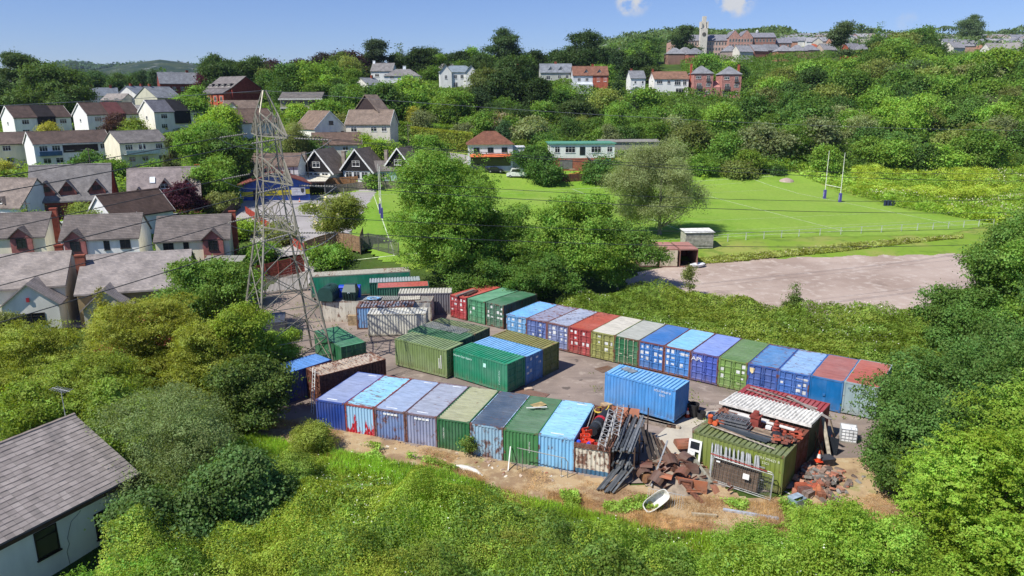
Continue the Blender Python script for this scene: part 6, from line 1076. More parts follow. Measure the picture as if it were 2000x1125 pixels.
for k, ((ax, ay), (bx, by)) in enumerate((((-1, -1), (1, -1)), ((1, -1), (1, 1)), ((1, 1), (-1, 1)), ((-1, 1), (-1, -1)))):
    mb = MB()
    for i, (a, b) in enumerate(zip(LV[:-1], LV[1:])):
        w = .066 if a < 12 else .052; P, Q, S, T_ = Vector(cn(ax, ay, a)), Vector(cn(bx, by, a)), Vector(cn(ax, ay, b)), Vector(cn(bx, by, b))
        mb.bar(P, T_, w); mb.bar(Q, S, w)
        if i in (1, 2, 4, 6, 7, 8): mb.bar(P, Q, w * .9)
        if a < 7:      # redundant bracing from the crossing to the legs
            c = (P + Q + S + T_) / 4; mb.bar((P + T_) / 2 * .5 + P * .25 + S * .25, S * .5 + P * .5, w * .7); mb.bar((Q + S) / 2 * .5 + Q * .25 + T_ * .25, T_ * .5 + Q * .5, w * .7)
    ob('bracing', mb, M_METAL, PYL, col=STEEL)
pk = MB(); [pk.bar(cn(sx, sy, 22.9), (sx * .12, sy * .12, 24.7), .09) for sx in (-1, 1) for sy in (-1, 1)]; pk.bar((-.2, 0, 24.7), (.2, 0, 24.7), .1)
ob('peak', pk, M_METAL, PYL, col=STEEL)
TIPS = []
for z, L in ((21.0, 5.6), (17.3, 6.1), (13.4, 5.6)):
    for s in (-1, 1):
        w = hw(z); h = 1.9; tip = Vector((0, s * L, z)); mb = MB(); w2 = hw(z + h)
        B = [Vector((-w, s * w, z)), Vector((w, s * w, z))]; U = [Vector((-w2, s * w2, z + h)), Vector((w2, s * w2, z + h))]
        for a in B: mb.bar(a, tip, .1)
        for a in U: mb.bar(a, tip + Vector((0, 0, .1)), .08)
        for f, f2 in ((.2, .45), (.45, .7), (.7, .88)):
            for i in (0, 1): mb.bar(B[i].lerp(tip, f), U[i].lerp(tip, f), .05); mb.bar(B[i].lerp(tip, f2), U[i].lerp(tip, f), .05); mb.bar(B[i].lerp(tip, f), B[1 - i].lerp(tip, f2), .05)
        ob('crossarm', mb, M_METAL, PYL, col=STEEL); TIPS.append((tip, z, s))
MWP = Matrix.Translation((PX, PY, PZ)) @ Matrix.Rotation(R(33), 4, 'Z')
dR, dL = Vector((math.cos(R(20)), math.sin(R(20)), -.07)), Vector((math.cos(R(232)), math.sin(R(232)), -.09))
inv = Matrix.Rotation(R(-33), 3, 'Z')
lev = {21.0: 'top', 17.3: 'middle', 13.4: 'bottom'}
for tip, z, s in TIPS:
    W0 = MWP @ tip; ends = []
    for nm, d in (('right', dR), ('left', dL)):
        e = W0 + d * 3.4; n_ = 13; pr = []
        for i in range(n_): pr += [.05, .13] if i % 1 == 0 else []
        pts = [tip + (inv @ d) * (.5 + 2.7 * i / 25.) for i in range(26)]
        ob('insulator', MB().tube(pts, [.035 if i % 2 else .085 for i in range(26)], 7), M_PLAIN, PYL, col=lin('#8f8b80')); ends.append(e)
        T = 250. if nm == 'right' else 120.; Sg = 7.5 if nm == 'right' else 2.4; dz = 0 if nm == 'right' else -6.; hd_ = Vector((d.x, d.y, 0)).normalized(); P = []
        for i in range(61 if nm == 'right' else 31): t = T * i / (60 if nm == 'right' else 30); P.append(e + hd_ * t + Vector((0, 0, -4 * Sg * (t / T) * (1 - t / T) + dz * t / T)))
        o = ob('power_line', MB().tube(P, .034, 4), M_PLAIN, col=(.05, .05, .05, 1)); tag(o, f"thin {lev[z]} wire from the {'far' if s > 0 else 'near'} side pylon arm running {'right over the pitch' if nm == 'right' else 'over the left houses'}", 'power line', 'power lines strung from the pylon')
    a, b = ends; m = (a + b) / 2 + Vector((0, 0, -2.2)); iv = MWP.inverted()
    ob('jumper', MB().tube([iv @ (a * (1 - t) ** 2 + m * 2 * t * (1 - t) + b * t * t) for t in [i / 10 for i in range(11)]], .03, 4), M_PLAIN, PYL, col=(.3, .3, .29, 1))
W0 = MWP @ Vector((0, 0, 24.7))
for nm, d, T, Sg in (('right over the wooded hill', dR, 250., 5.2), ('left over the near roof', dL, 120., 2.)):
    hd_ = Vector((d.x, d.y, 0)).normalized(); o = ob('earth_wire', MB().tube([W0 + hd_ * T * i / 50 + Vector((0, 0, -4 * Sg * (i / 50) * (1 - i / 50))) for i in range(51)], .02, 4), M_PLAIN, col=(.3, .3, .3, 1)); tag(o, 'topmost earth wire from the pylon peak running ' + nm, 'power line')
# ---------------------------------------------------------------- fences, goals, rails
def fence(name, label, pts, h, m, col, board=.14, post=1.9, group=None, style='board', zoff=0., cat='fence', postcol=None):
    x0, y0 = pts[0]; t = thing(name, label, cat, (x0, y0, 0), 0, group); mb = MB(); ps = []
    for (a, b) in zip(pts[:-1], pts[1:]):
        L = math.dist(a, b); n_ = max(1, round(L / post))
        for i in range(n_): ps.append((a[0] + (b[0] - a[0]) * i / n_, a[1] + (b[1] - a[1]) * i / n_))
        if style == 'palisade':
            k = max(2, int(L / .16))
            for i in range(k):
                f = (i + .5) / k; x, y = a[0] + (b[0] - a[0]) * f - x0, a[1] + (b[1] - a[1]) * f - y0; z = hz(x + x0, y + y0) + zoff; mb.box(x - .035, x + .035, y - .012, y + .012, z + .05, z + h)
        k = max(1, int(L / 2.))
        for i in range(k):
            p = [a[0] + (b[0] - a[0]) * i / k - x0, a[1] + (b[1] - a[1]) * i / k - y0]; q = [a[0] + (b[0] - a[0]) * (i + 1) / k - x0, a[1] + (b[1] - a[1]) * (i + 1) / k - y0]; zp, zq = hz(p[0] + x0, p[1] + y0) + zoff, hz(q[0] + x0, q[1] + y0) + zoff
            if style == 'board':
                nb = 7
                for j in range(nb): c = h * (j + .5) / nb; mb.bar((*p, zp + c), (*q, zq + c), .03 if j % 2 else .04, h / nb * .94)
            elif style == 'rail': mb.bar((*p, zp + h), (*q, zq + h), .05)
            else:
                for c in (.25, h - .3): mb.bar((*p, zp + c), (*q, zq + c), .05)
    ps.append(pts[-1]); ob('panels' if style != 'rail' else 'rail', mb, m, t, col=col)
    pm = MB().box(-.055, .055, -.055, .055, -.3, h + (.04 if style != 'rail' else 0)).mesh('post', m)
    for p in ps: link('post', pm, t, (p[0] - x0, p[1] - y0, hz(*p) + zoff), 0, postcol or col)
    return t
sp2 = lambda px, Y: spot(px, Y)[:2]
fence('wooden_fence', 'grey weathered concrete post fence along the far side of the pitch below the chalets', [sp2(635, 168), sp2(700, 171), sp2(848, 173.5)], 1.9, M_WOOD, lin('#857a6c'), post=2.8)
fence('wooden_fence', 'orange brown new timber fence before the nearest black chalet', [sp2(625, 170.5), sp2(700, 172.5)], 1.8, M_WOOD, lin('#a9794f'), zoff=.9)
fence('wooden_fence', 'dark red brown fence below the white flat roofed workshop', [sp2(1082, 182), sp2(1146, 183)], 1.9, M_WOOD, lin('#5f3b30'))
fence('wooden_fence', 'curved brown close boarded garden fence behind the long green store', [g(598, 530, 0), g(660, 522, 0), g(706, 530, 0), g(712, 512, 0)], 2.3, M_WOOD, lin('#8a6f52'))
fence('wooden_fence', 'rust red garden fence left of the brown one, seen through the pylon', [g(495, 560, 0), g(596, 548, 0)], 2.4, M_WOOD, lin('#8a4034'))
fence('wooden_fence', 'bright red low fence between garden and clubhouse car park', [g(483, 442, 1.), g(520, 462, 1.), g(600, 505, 1.5)], 1.3, M_WOOD, lin('#9a3a2a'))
fence('wooden_fence', 'dark garden fence beside the clubhouse gable', [sp2(370, 123), sp2(425, 124), sp2(470, 140)], 1.8, M_WOOD, lin('#4f4438'))
fence('palisade_fence', 'grey steel palisade fence closing the yard behind the pylon', [g(518, 577, 0), g(602, 572, 0)], 2.4, M_METAL, lin('#9a958a'), style='palisade')
fence('palisade_gate', 'dark steel palisade gate at the corner of the pitch behind the big tree', [g(706, 530, 0), g(722, 512, 1.), g(780, 522, 1.)], 2.3, M_METAL, lin('#77756e'), style='palisade', cat='gate')
fence('pitch_rail', 'thin white rail along the near side of the pitch', [g(1385, 473, 3), g(1560, 462, 3), g(1760, 452, 3), g(1940, 441, 3)], 1.1, M_METAL, lin('#c9d0c0'), style='rail', cat='railing', post=3.4)
fence('pitch_rail', 'thin white rail along the far edge of the pitch before the wood', [g(1375, 352, 3), g(1505, 348, 3)], 1.1, M_METAL, lin('#b9c0b0'), style='rail', cat='railing', post=4)
fence('pitch_rail', 'thin rail at the clubhouse end of the pitch', [g(668, 420, 3), g(672, 376, 3), g(700, 370, 3)], 1.1, M_METAL, lin('#8d9488'), style='rail', cat='railing', post=3)
def goal(label, pts, h):
    (xa, ya), (xb, yb) = pts; x, y = (xa + xb) / 2, (ya + yb) / 2; t = thing('rugby_goal', label, 'goal posts', (x, y, hz(x, y)), math.atan2(yb - ya, xb - xa), 'rugby goals on the pitch'); d = math.dist(*pts) / 2
    for s in (-1, 1):
        o = ob('post', MB().tube([(s * d, 0, -.2), (s * d, 0, h * .6), (s * d, 0, h)], [.075, .07, .045], 8), M_PLAIN, t, col=lin('#e4e2d6'))
        ob('post_pad', MB().box(s * d - .24, s * d + .24, -.24, .24, .0, 1.9), M_PLAIN, t, col=lin('#56509c')); ob('pad_lettering', MB().box(s * d - .06, s * d + .06, -.252, -.242, .5, 1.5), M_PLAIN, t, col=lin('#c9c6e0'))
    ob('crossbar', MB().tube([(-d, 0, 3.0), (d, 0, 3.0)], .06, 8), M_PLAIN, t, col=lin('#e4e2d6'))
goal('far rugby goal with violet pads before the wooded hill', (g(1610, 388, 3), g(1640, 395, 3)), 10.2)
gA = Vector(g(746, 427, 3)); gB = gA + Vector((-pb.x, -pb.y)) * -5.7
goal('near rugby goal seen almost edge on beside the magnolia', (tuple(gA), tuple(gB)), 9.4)
x, y = g(1737, 402, 3); t = thing('tackle_bags', 'dark blue row of tackle bags standing on the pitch edge', 'training bags', (x, y, 3)); [ob('bag', MB().tube([(k * .62 - .9, 0, 0), (k * .62 - .9, .0, 1.1)], .28, 10), M_PLAIN, t, col=lin('#2d3550')) for k in range(4)]
x, y, z = spot(1537, 181); rg2 = np.random.default_rng(3); o = struct('spoil_mound', MB().lathe([(2.0, -.3), (1.6, .3), (1.0, .6), (.4, .8), (.1, .85)], (x, y, z), 14), M_GRAVEL); del o['kind']; tag(o, 'low pinkish heap of soil at the far corner of the pitch', 'soil heap')
# storage boxes on the gravel edge
def openbox(label, x, y, rz, op):
    t = thing('storage_container', label, 'container', (x, y, hz(x, y)), rz, 'rust roofed storage boxes at the gravel edge'); w, L, h = 1.22, 2.6, 2.5
    for s in (-1, 1): ob('side_panel', MB().box(s * w - .03, s * w + .03, -L, L, .05, h), M_PAINT, t, col=(*lin('#8f6a60')[:3], .3))
    ob('end_panel', MB().box(-w, w, L - .06, L, .05, h), M_PAINT, t, col=(*lin('#7a4038')[:3], .5)); ob('roof', corr(MB(), -L, L, lambda s, e: ((-w - .03, s, h + .02 - e), (w + .03, s, h + .02 - e)), .03, .3), M_PAINT, t, col=(*lin('#a3746a')[:3], .35)); ob('floor', MB().box(-w + .04, w - .04, -L, L - .08, .02, .12), M_WOOD, t, col=(.06, .05, .04, 1))
    fr = MB().box(-w, w, -L - .02, -L + .06, h - .14, h - .01).box(-w, w, -L - .02, -L + .06, .0, .14); ob('frame', fr, M_PAINT, t, col=(*lin('#a07468')[:3], .3))
    if not op:
        for s in (-1, 1): ob('door', MB().box(*sorted((s * .02, s * (w - .05))), -L - .05, -L, .15, h - .15), M_PAINT, t, col=(*lin('#cfc3a8')[:3], .28))
xa, ya = g(1262, 524, 1.3)
for k in range(3): openbox(('cream doored storage box half hidden by the tree', 'cream doored storage box between the hidden one and the open one', 'open rusty storage box with dark inside')[k], xa + 2.75 * k + .2, ya + 2.4 + .03 * k, R(2), k == 2)
x, y = g(1360, 481, 2.6); t = thing('corrugated_shed', 'small white corrugated steel shed at the near corner of the pitch', 'shed', (x, y, hz(x, y) - .2), R(5))
ob('wall', corr(MB(), .05, 2.4, lambda s, e: ((-2.1, -1.2 - e, s), (2.1, -1.2 - e, s)), .05, .2).box(-2.1, 2.1, -1.19, 1.2, 0, 2.4), M_MATT, t, col=lin('#a9a69a')); ob('roof', MB().hexa([(-2.25, -1.4, 2.42), (2.25, -1.4, 2.42), (2.25, 1.35, 2.6), (-2.25, 1.35, 2.6)], [(-2.25, -1.4, 2.5), (2.25, -1.4, 2.5), (2.25, 1.35, 2.68), (-2.25, 1.35, 2.68)]), M_MATT, t, col=lin('#dcdcd8'))
x, y = g(1362, 523, 1.4); o = ob('old_dinghy', MB().lathe([(.3, 0), (.75, .25), (.85, .5), (.7, .55), (.2, .3)], n=14), M_PLAIN, None, (x, y, hz(x, y)), .5, lin('#d9dcdf')); o.scale = (1.5, .8, 1); tag(o, 'white and grey upturned tub lying beside the open storage box', 'tub')
# street bits
for px, Y, h, lb in ((800, 190, 9, 'telegraph pole'), (874, 178, 8, 'tall thin pole above the tree'), (605, 168, 8, 'wooden pole beside the chalet deck'), (770, 181, 6, 'short pole by the tall gabled house'), (1073, 184, 8.5, 'dark wooden pole left of the workshop'), (183, 160, 8, 'dark pole in front of the long terrace'), (62, 118, 6, 'thin lamp pole beside the bright green bush'), (385, 235, 7, 'pale street lamp below the brick flats')):
    x, y, z = spot(px, Y); t = thing('utility_pole', f'{lb if "pole" in lb or "lamp" in lb else lb}' + (' behind the hedges' if lb == 'telegraph pole' else ''), 'pole', (x, y, z)); ob('pole', MB().tube([(0, 0, -.4), (0, 0, h)], [.12, .08], 6), M_WOOD, t, col=lin('#6d6258')); ob('crosspiece', MB().bar((-.7, 0, h - .4), (.7, 0, h - .4), .09), M_WOOD, t, col=lin('#6d6258'))
def car(label, x, y, rz, col, van=False, cat='car'):
    t = thing('parked_van' if van else 'parked_car', label, cat, (x, y, hz(x, y) + .02), rz, None); L, w = (2.55, .95) if van else (2.1, .86); H = 2.2 if van else 1.42; b = MB()
    sec = [(-L, .3), (L, .3), (L, .95), (L - .75, 1.1 if van else .98), (L - 1.25, H), (-L + .12, H), (-L, 1.1)] if van else [(-L, .3), (L, .3), (L, .72), (L - .95, .92), (L - 1.65, H), (-L + 1.0, H), (-L + .15, .95), (-L, .85)]
    b.prism([(a, z) for a, z in sec], -w, w); b.xf(Matrix.Rotation(R(-90), 4, 'Z')); bo = ob('body', b, M_PLAIN, t, col=lin(col))
    for s in (-1, 1):
        for q in (-L * .62, L * .62):
            wh = ob('wheel', MB().tube([(q, s * (w - .18), .32), (q, s * (w + .02), .32)], .32, 14), M_PLAIN, t, col=(.02, .02, .02, 1)); ob('hubcap', MB().tube([(q, s * (w + .02), .32), (q, s * (w + .035), .32)], .18, 10), M_METAL, wh, col=(.4, .4, .4, 1))
        ob('side_window', MB().hexa([(-L + (1.5 if van else .6), s * (w + .006), H * .62), (L - 1.2, s * (w + .006), H * .62), (L - 1.6, s * (w + .006), H * .93), (-L + (1.5 if van else 1.1), s * (w + .006), H * .93)][::s], [(-L + (1.5 if van else .6), s * w, H * .62), (L - 1.2, s * w, H * .62), (L - 1.6, s * w, H * .93), (-L + (1.5 if van else 1.1), s * w, H * .93)][::s]), M_GLASS, bo)
    xa = L - (.78 if van else 1.0); ob('windscreen', MB().poly([(xa, -w + .1, (1.16 if van else .98)), (xa, w - .1, (1.16 if van else .98)), (L - (1.22 if van else 1.6), w - .1, H - .06), (L - (1.22 if van else 1.6), -w + .1, H - .06)]).xf(Matrix.Translation((.03, 0, .02))), M_GLASS, bo)
    for s in (-1, 1): ob('headlight', MB().box(L - .01, L + .02, s * w * .72 - .16, s * w * .72 + .16, .62, .78), M_PLAIN, bo, col=(.7, .7, .7, 1))
    return t
car('dark grey van parked under the pylon', -24.6, 72.2, R(105), '#4a4c55', True, 'van')
car('white car parked before the brick dormers', *sp2(122, 122), R(8), '#dfe3e6'); car('grey car half hidden by the purple tree', *sp2(342, 128), R(10), '#b9b9b4'); car('silver car beside the chalet house', *sp2(675, 203), R(150), '#c9cccf')
car('pale car by the small white gabled house', *sp2(432, 222), R(100), '#d9d9d6'); car('white camper van parked beside the pub', *sp2(1010, 186), R(175), '#e4e4e2', True, 'van'); car('dark car parked in front of the pub', *sp2(940, 188), R(5), '#3a3c42'); car('black car in front of the pub, right of the dark one', *sp2(968, 188), R(5), '#24262b'); car('silver car at the workshop yard', *sp2(1085, 187), R(10), '#a9abae')
x, y = sp2(1122, 186); t = thing('dumper', 'small yellow site dumper by the workshop steps', 'dumper', (x, y, hz(x, y)), .2); ob('body', MB().box(-1.2, .4, -.6, .6, .4, 1.1).hexa([(.4, -.7, .6), (1.3, -.5, .9), (1.3, .5, .9), (.4, .7, .6)], [(.2, -.8, 1.3), (1.7, -.7, 1.4), (1.7, .7, 1.4), (.2, .8, 1.3)]), M_PLAIN, t, col=lin('#c9a04a')); [ob('wheel', MB().tube([(q, s * .55, .4), (q, s * .8, .4)], .4, 12), M_PLAIN, t, col=(.02, .02, .02, 1)) for q in (-.8, .7) for s in (-1, 1)]; ob('canopy', MB().box(-1.2, .2, -.6, .6, 2.1, 2.18).bar((-1.1, -.5, 1.1), (-1.1, -.5, 2.1), .06).bar((0, .5, 1.1), (0, .5, 2.1), .06), M_PLAIN, t, col=lin('#b5a284'))
x, y = g(518, 560 - 46, .5); t = thing('parasol', 'closed white parasol standing in the garden behind the red fence', 'parasol', (x, y, hz(x, y))); ob('pole', MB().tube([(0, 0, 0), (0, 0, 2.4)], .03), M_METAL, t, col=(.5, .5, .5, 1)); ob('cloth', MB().lathe([(.16, .7), (.22, 1.0), (.1, 2.0), (.02, 2.35)], n=9), M_PLAIN, t, col=lin('#dfe0dc'))
# ---------------------------------------------------------------- things standing and lying in the yard
jr = random.Random(9)
RUST = [lin('#96583c'), lin('#6b3d2c'), lin('#a56444'), lin('#84523c'), lin('#573628')]
GRYS = [lin('#6f6f70'), lin('#55585c'), lin('#8a8885')]
def put(name, label, cat, mb, m, x, y, z=None, rz=0., col=None, group=None, rx=0., ry=0.):
    o = ob(name, mb, m, None, (x, y, hz(x, y) if z is None else z), rz, col); o.rotation_euler = (rx, ry, rz); return tag(o, label, cat, group)
def plank(label, a, b, w, h, col, m=None, name='plank', cat='plank', group=None):
    o = ob(name, MB().bar(a, b, w, h), m or M_WOOD, col=col); return tag(o, label, cat, group)
# oil tanks on the white container
x0, y0, zt = -20.4, 78.1, 2.36
t = thing('oil_tank', 'dark green rounded plastic oil tank on the white container, left one', 'oil tank', (x0, y0, zt), R(-8)); T_ = MB(); n_ = 18
sec = [(-.8, .08), (.8, .08), (.88, .75)] + [(.85 * math.cos(a), .9 + .72 * math.sin(a)) for a in [math.pi * k / 12 for k in range(13)]] + [(-.88, .75)]
T_.hexa([(a, -1.25, b) for a, b in sec], [(a, 1.1, b) for a, b in sec]); ob('body', T_, M_PLAIN, t, col=lin('#2c4a46'))
for k in range(5): ob('rib', MB().hexa([(.9 * math.cos(a), -1.05 + k * .45, .9 + .77 * math.sin(a)) for a in [math.pi * q / 12 for q in range(13)]], [(.9 * math.cos(a), -.93 + k * .45, .9 + .77 * math.sin(a)) for a in [math.pi * q / 12 for q in range(13)]]), M_PLAIN, t, col=lin('#35554f'))
ob('lid', MB().lathe([(.25, 1.6), (.25, 1.72), (.1, 1.76)], n=12), M_PLAIN, t, col=lin('#2c4a46'))
t = thing('oil_tank', 'dark green square oil tank with white label on the white container, right one', 'oil tank', (-18.0, 78.0, zt), R(-4))
ob('body', MB().hexa([(-.62, -.6, .05), (.62, -.6, .05), (.62, .6, .05), (-.62, .6, .05)], [(-.75, -.7, 1.0), (.75, -.7, 1.0), (.75, .7, 1.0), (-.75, .7, 1.0)]), M_PLAIN, t, col=lin('#24403c')); ob('lid', MB().hexa([(-.78, -.72, 1.0), (.78, -.72, 1.0), (.78, .72, 1.0), (-.78, .72, 1.0)], [(-.6, -.2, 1.75), (.6, -.2, 1.75), (.6, .5, 1.75), (-.6, .5, 1.75)]), M_PLAIN, t, col=lin('#2a4a45'))
for k in range(5): ob('rib', MB().hexa([(-.68 + k * .3, -.72, .1), (-.56 + k * .3, -.72, .1), (-.56 + k * .3, -.6, .1), (-.68 + k * .3, -.6, .1)], [(-.72 + k * .32, -.8, .95), (-.6 + k * .32, -.8, .95), (-.6 + k * .32, -.7, .95), (-.72 + k * .32, -.7, .95)]), M_PLAIN, t, col=lin('#203a36'))
ob('label_plate', MB().box(-.14, .1, -.74, -.705, .84, .98), M_PLAIN, t, col=lin('#c9d6dc'))
put('tarpaulin_stack', 'bright blue tarpaulin covered stack between the two oil tanks', 'tarpaulin', MB().box(-1.2, 1.2, -.4, .5, 0, 1.15).hexa([(-1.25, -.45, 1.15), (1.25, -.45, 1.15), (1.25, .55, 1.15), (-1.25, .55, 1.15)], [(-1.2, -.3, 1.3), (1.2, -.3, 1.3), (1.2, .4, 1.3), (-1.2, .4, 1.3)]), M_PLAIN, -18.35, 79.2, zt, R(2), lin('#2448c0'))
for k, (a, w, c) in enumerate(((-15.6, 1.9, '#9aa0a4'), (-13.6, 1.8, '#8b8b86'), (-11.4, 2.2, '#b5b0a2'))): put('roof_sheet', ('grey sheet lying on the white container next to the tanks', 'dull sheet lying in the middle of the white container', 'pale sheets piled at the right end of the white container')[k], 'sheet', corr(MB(), -w / 2, w / 2, lambda s, e: ((s, -.8, .04 + e), (s, .8, .04 + e)), .04, .2), M_MATT, a, 78.2, zt + .04, R(-3 + 5 * k), lin(c))
cb = [( .8 * math.cos(i * .7) * (1 - i * .012), .5 * math.sin(i * .7), .1 + .015 * (i % 5)) for i in range(40)]; put('hose', 'tangled pale blue hose on the white container', 'hose', MB().tube(cb, .04, 5), M_PLAIN, -15.4, 77.6, zt + .1, 0, lin('#7fb0d8'))
put('white_bag', 'crumpled white bag on the ground right of the white ribbed container', 'bag', MB().lathe([(.5, 0), (.75, .25), (.55, .7), (.2, .95), (.05, 1.)], n=9), M_PLAIN, -8.1, 72.6, None, 0, lin('#d9d5cc')); put('cardboard_box', 'torn brown cardboard box beside the white bag', 'box', MB().box(-.5, .5, -.4, .4, 0, .7), M_MATT, -8.9, 72.2, None, .3, lin('#b8956b')); put('wooden_box', 'brown plywood box against the white container wall', 'box', MB().box(-.55, .55, -.3, .3, 0, 1.1), M_WOOD, -17.4, 76.0, None, 0, lin('#a08a6b'))
# roof clutter of the middle and row containers
G_ = MB(); gx = Vector((math.cos(R(-33.5)), math.sin(R(-33.5)), 0)); gy = Vector((-gx.y, gx.x, 0)); gc = Vector((-6.4, 66.4, 2.72))
for k in range(24): s = -2.3 + k * .2; G_.bar(gc + gx * s - gy * .75, gc + gx * (s + .25) + gy * .75, .035, .03)
for k in range(7): G_.bar(gc - gx * 2.4 + gy * (-.75 + k * .25), gc + gx * 2.4 + gy * (-.75 + k * .25), .03, .04)
tag(ob('steel_grating', G_, M_METAL, col=lin('#a9a9a8')), 'grey steel grating panel lying on the brown green container', 'grating')
rx_, ry_ = -4.15, 79.6
for k, (o_, c, w) in enumerate(((-.75, '#8f8a86', .3), (.1, '#5a4a46', .22), (.45, '#6b5148', .22))): plank(('grey metal strip along the edge of the first red container roof', 'dark pipe lying on the first red container roof', 'brown pipe next to the dark one on the first red container roof')[k], (rx_ - 1.3 + o_, ry_ - 1.6 + o_ * .3, 2.76), (rx_ + .5 + o_ - (.4 * k), ry_ + 1.1 + o_ * .3 - .5 * k, 2.76), w, .14, lin(c), M_METAL, 'pipe', 'pipe')
put('board', 'pale brown board lying on the leaf green near row roof', 'board', MB().box(-.5, .5, -.35, .35, 0, .03), M_WOOD, 1.9, 48.9, 2.34, .6, lin('#a99566')); put('white_plank', 'white plank beside the board on the leaf green roof', 'plank', MB().box(-.75, .75, -.06, .06, 0, .05), M_PLAIN, 1.75, 48.4, 2.34, .1, lin('#dcdcd2'))
for k, (x, y) in enumerate(((9.15, 54.6), (9.55, 54.4))): put('roof_patch', ('grey patch plate on the bright blue container roof', 'second grey patch plate on the bright blue container roof, nearer the yard end')[k], 'plate', MB().box(-.35, .35, -.3, .3, 0, .02), M_METAL, x, y - .3 * k, 2.93, .6, lin('#8f979c'))
# timbers under the bright blue container, cones, tubs
for k in range(4): o_ = -2.4 + 1.3 * k; plank(('long grey sleeper under the bright blue container', 'brown sleeper stacked under the bright blue container', 'dark sleeper under the front edge of the bright blue container', 'pale plank sticking out under the bright blue container')[k], (7.7 + k * .6, 52.9 - .3 * k - .45, .14), (11.6 + k * .3, 49.95 - .1 * k, .14), .24, .22, lin(('#8a7f74', '#6b5344', '#4a3c34', '#b0a390')[k]), name='sleeper', cat='timber')
put('timber_block', 'pale wooden block under the left corner of the bright blue container', 'timber', MB().box(-.35, .35, -.35, .35, 0, .42), M_WOOD, 7.5, 53.5, None, .5, lin('#b59a78'))
def cone(label, x, y, z=None):
    t = thing('traffic_cone', label, 'traffic cone', (x, y, hz(x, y) + .03 if z is None else z), 0, 'traffic cones'); ob('base', MB().box(-.22, .22, -.22, .22, 0, .05), M_PLAIN, t, col=lin('#c8452a')); ob('body', MB().lathe([(.17, .05), (.03, .78)], n=12), M_PLAIN, t, col=lin('#d8502c')); ob('stripe', MB().lathe([(.128, .28), (.076, .55)], n=12).xf(Matrix.Scale(1.04, 4, (1, 0, 0)) @ Matrix.Scale(1.04, 4, (0, 1, 0))), M_PLAIN, t, col=lin('#e8e6e2'))
cone('orange and white traffic cone by the corner of the bright blue container', 13.55, 51.75); cone('orange traffic cone standing among the bricks', 20.35, 43.7, .5); cx_, cy_ = sp2(586, 150); cone('small red cone in front of the clubhouse signboard', cx_, cy_)
for k, (px, py, r, h, lb) in enumerate(((1340, 812, .36, 1.0, 'black tub in the shade behind the cone'), (1356, 817, .42, 1.05, 'tall black plastic tub right of the cone'), (1371, 822, .36, .55, 'short black plastic tub at the edge of the concrete'))): x, y = g(px, py); put('black_tub', lb, 'tub', MB().lathe([(r * .82, 0), (r, h), (r * .93, h), (r * .75, .08)], n=16), M_PLAIN, x, y + .3, .06, 0, (.03, .03, .032, 1), 'black tubs')
put('drain_cover', 'rusty square steel plate set in the yard near the khaki and dark green containers', 'steel plate', MB().box(-.8, .8, -.6, .6, 0, .02), M_PAINT, *g(1182, 722), .05, .55, (.14, .075, .05, .5)); put('rust_plate', 'long brown steel sheet lying behind the near row', 'steel plate', MB().box(-1.6, 1.6, -.5, .5, 0, .02), M_PAINT, *g(1035, 768), .05, -.5, (.2, .10, .07, .4)); put('paving_slab', 'pale broken slab beside the emerald container corner', 'slab', MB().box(-.35, .35, -.2, .2, 0, .15), M_MATT, *g(1032, 762), .04, .3, lin('#b9a48f'))
# ladder on the brown container
def ladder(name, label, a, b, w, col, n=11, side=(1, 0, 0)):
    a, b = Vector(a), Vector(b); s = Vector(side).normalized() * w / 2; t = thing(name, label, 'ladder', tuple(a)); mb = MB(); z = Vector((0, 0, 0)); d = b - a
    ob('rail', MB().bar(-s, d - s, .05, .07), M_METAL, t, col=col); ob('rail', MB().bar(s, d + s, .05, .07), M_METAL, t, col=col)
    rg_ = MB().bar(-s, s, .035).mesh('rung', M_METAL)
    for i in range(n): link('rung', rg_, t, tuple(d * ((i + .7) / (n + .4))), 0, col)
ladder('aluminium_ladder', 'bright aluminium ladder leaning on the end of the rusty brown container', (-15.75, 52.6, -.2), (-15.95, 54.75, 3.0), .42, lin('#c9c9c4'), 12, (.64, -.77, 0))
# white open topped container with plastic and pipes at the end of the near row
t0 = -15.6 + 2.49 * 8 + 1.2; fx0, fy0 = AX * t0, 45.066 + AY * t0
cx9, cy9 = fx0 + BX * 2.9, fy0 + BY * 2.9
W9 = thing('scrap_container', 'low white and blue open container full of scrap beside the last sky blue one', 'container', (cx9, cy9, -.3), YA - math.pi / 2); wl = MB(); hx9, hy9 = 1.18, 2.95
ob('end_panel', corr(MB(), -hx9, hx9, lambda s, e: ((s, -hy9 - e + .05, .5), (s, -hy9 - e + .05, 2.0)), .05, .3), M_PAINT, W9, col=(*lin('#d6cfbd')[:3], .42)); ob('base_band', corr(MB(), -hx9, hx9, lambda s, e: ((s, -hy9 - e + .05, .0), (s, -hy9 - e + .05, .5)), .05, .3), M_PAINT, W9, col=(*lin('#3f6f8f')[:3], .3)); ob('top_rail', MB().box(-hx9 - .04, hx9 + .04, -hy9 - .05, -hy9 + .1, 2.0, 2.3), M_PAINT, W9, col=(*lin('#7a5a50')[:3], .7))
for s in (-1, 1): ob('side_panel', MB().box(s * hx9 - .04, s * hx9 + .04, -hy9, hy9, 0, 2.2), M_PAINT, W9, col=(*lin('#6f5a50')[:3], .7))
ob('floor_pan', MB().box(-hx9 + .05, hx9 - .05, -hy9 + .08, hy9, 1.5, 1.62), M_WOOD, W9, col=lin('#5a4538')); ob('back_panel', MB().box(-hx9, hx9, hy9 - .05, hy9, .0, 2.5), M_PAINT, W9, col=(*lin('#8a4f38')[:3], .7))
M9 = Matrix.Translation((cx9, cy9, -.3)) @ Matrix.Rotation(YA - math.pi / 2, 4, 'Z')
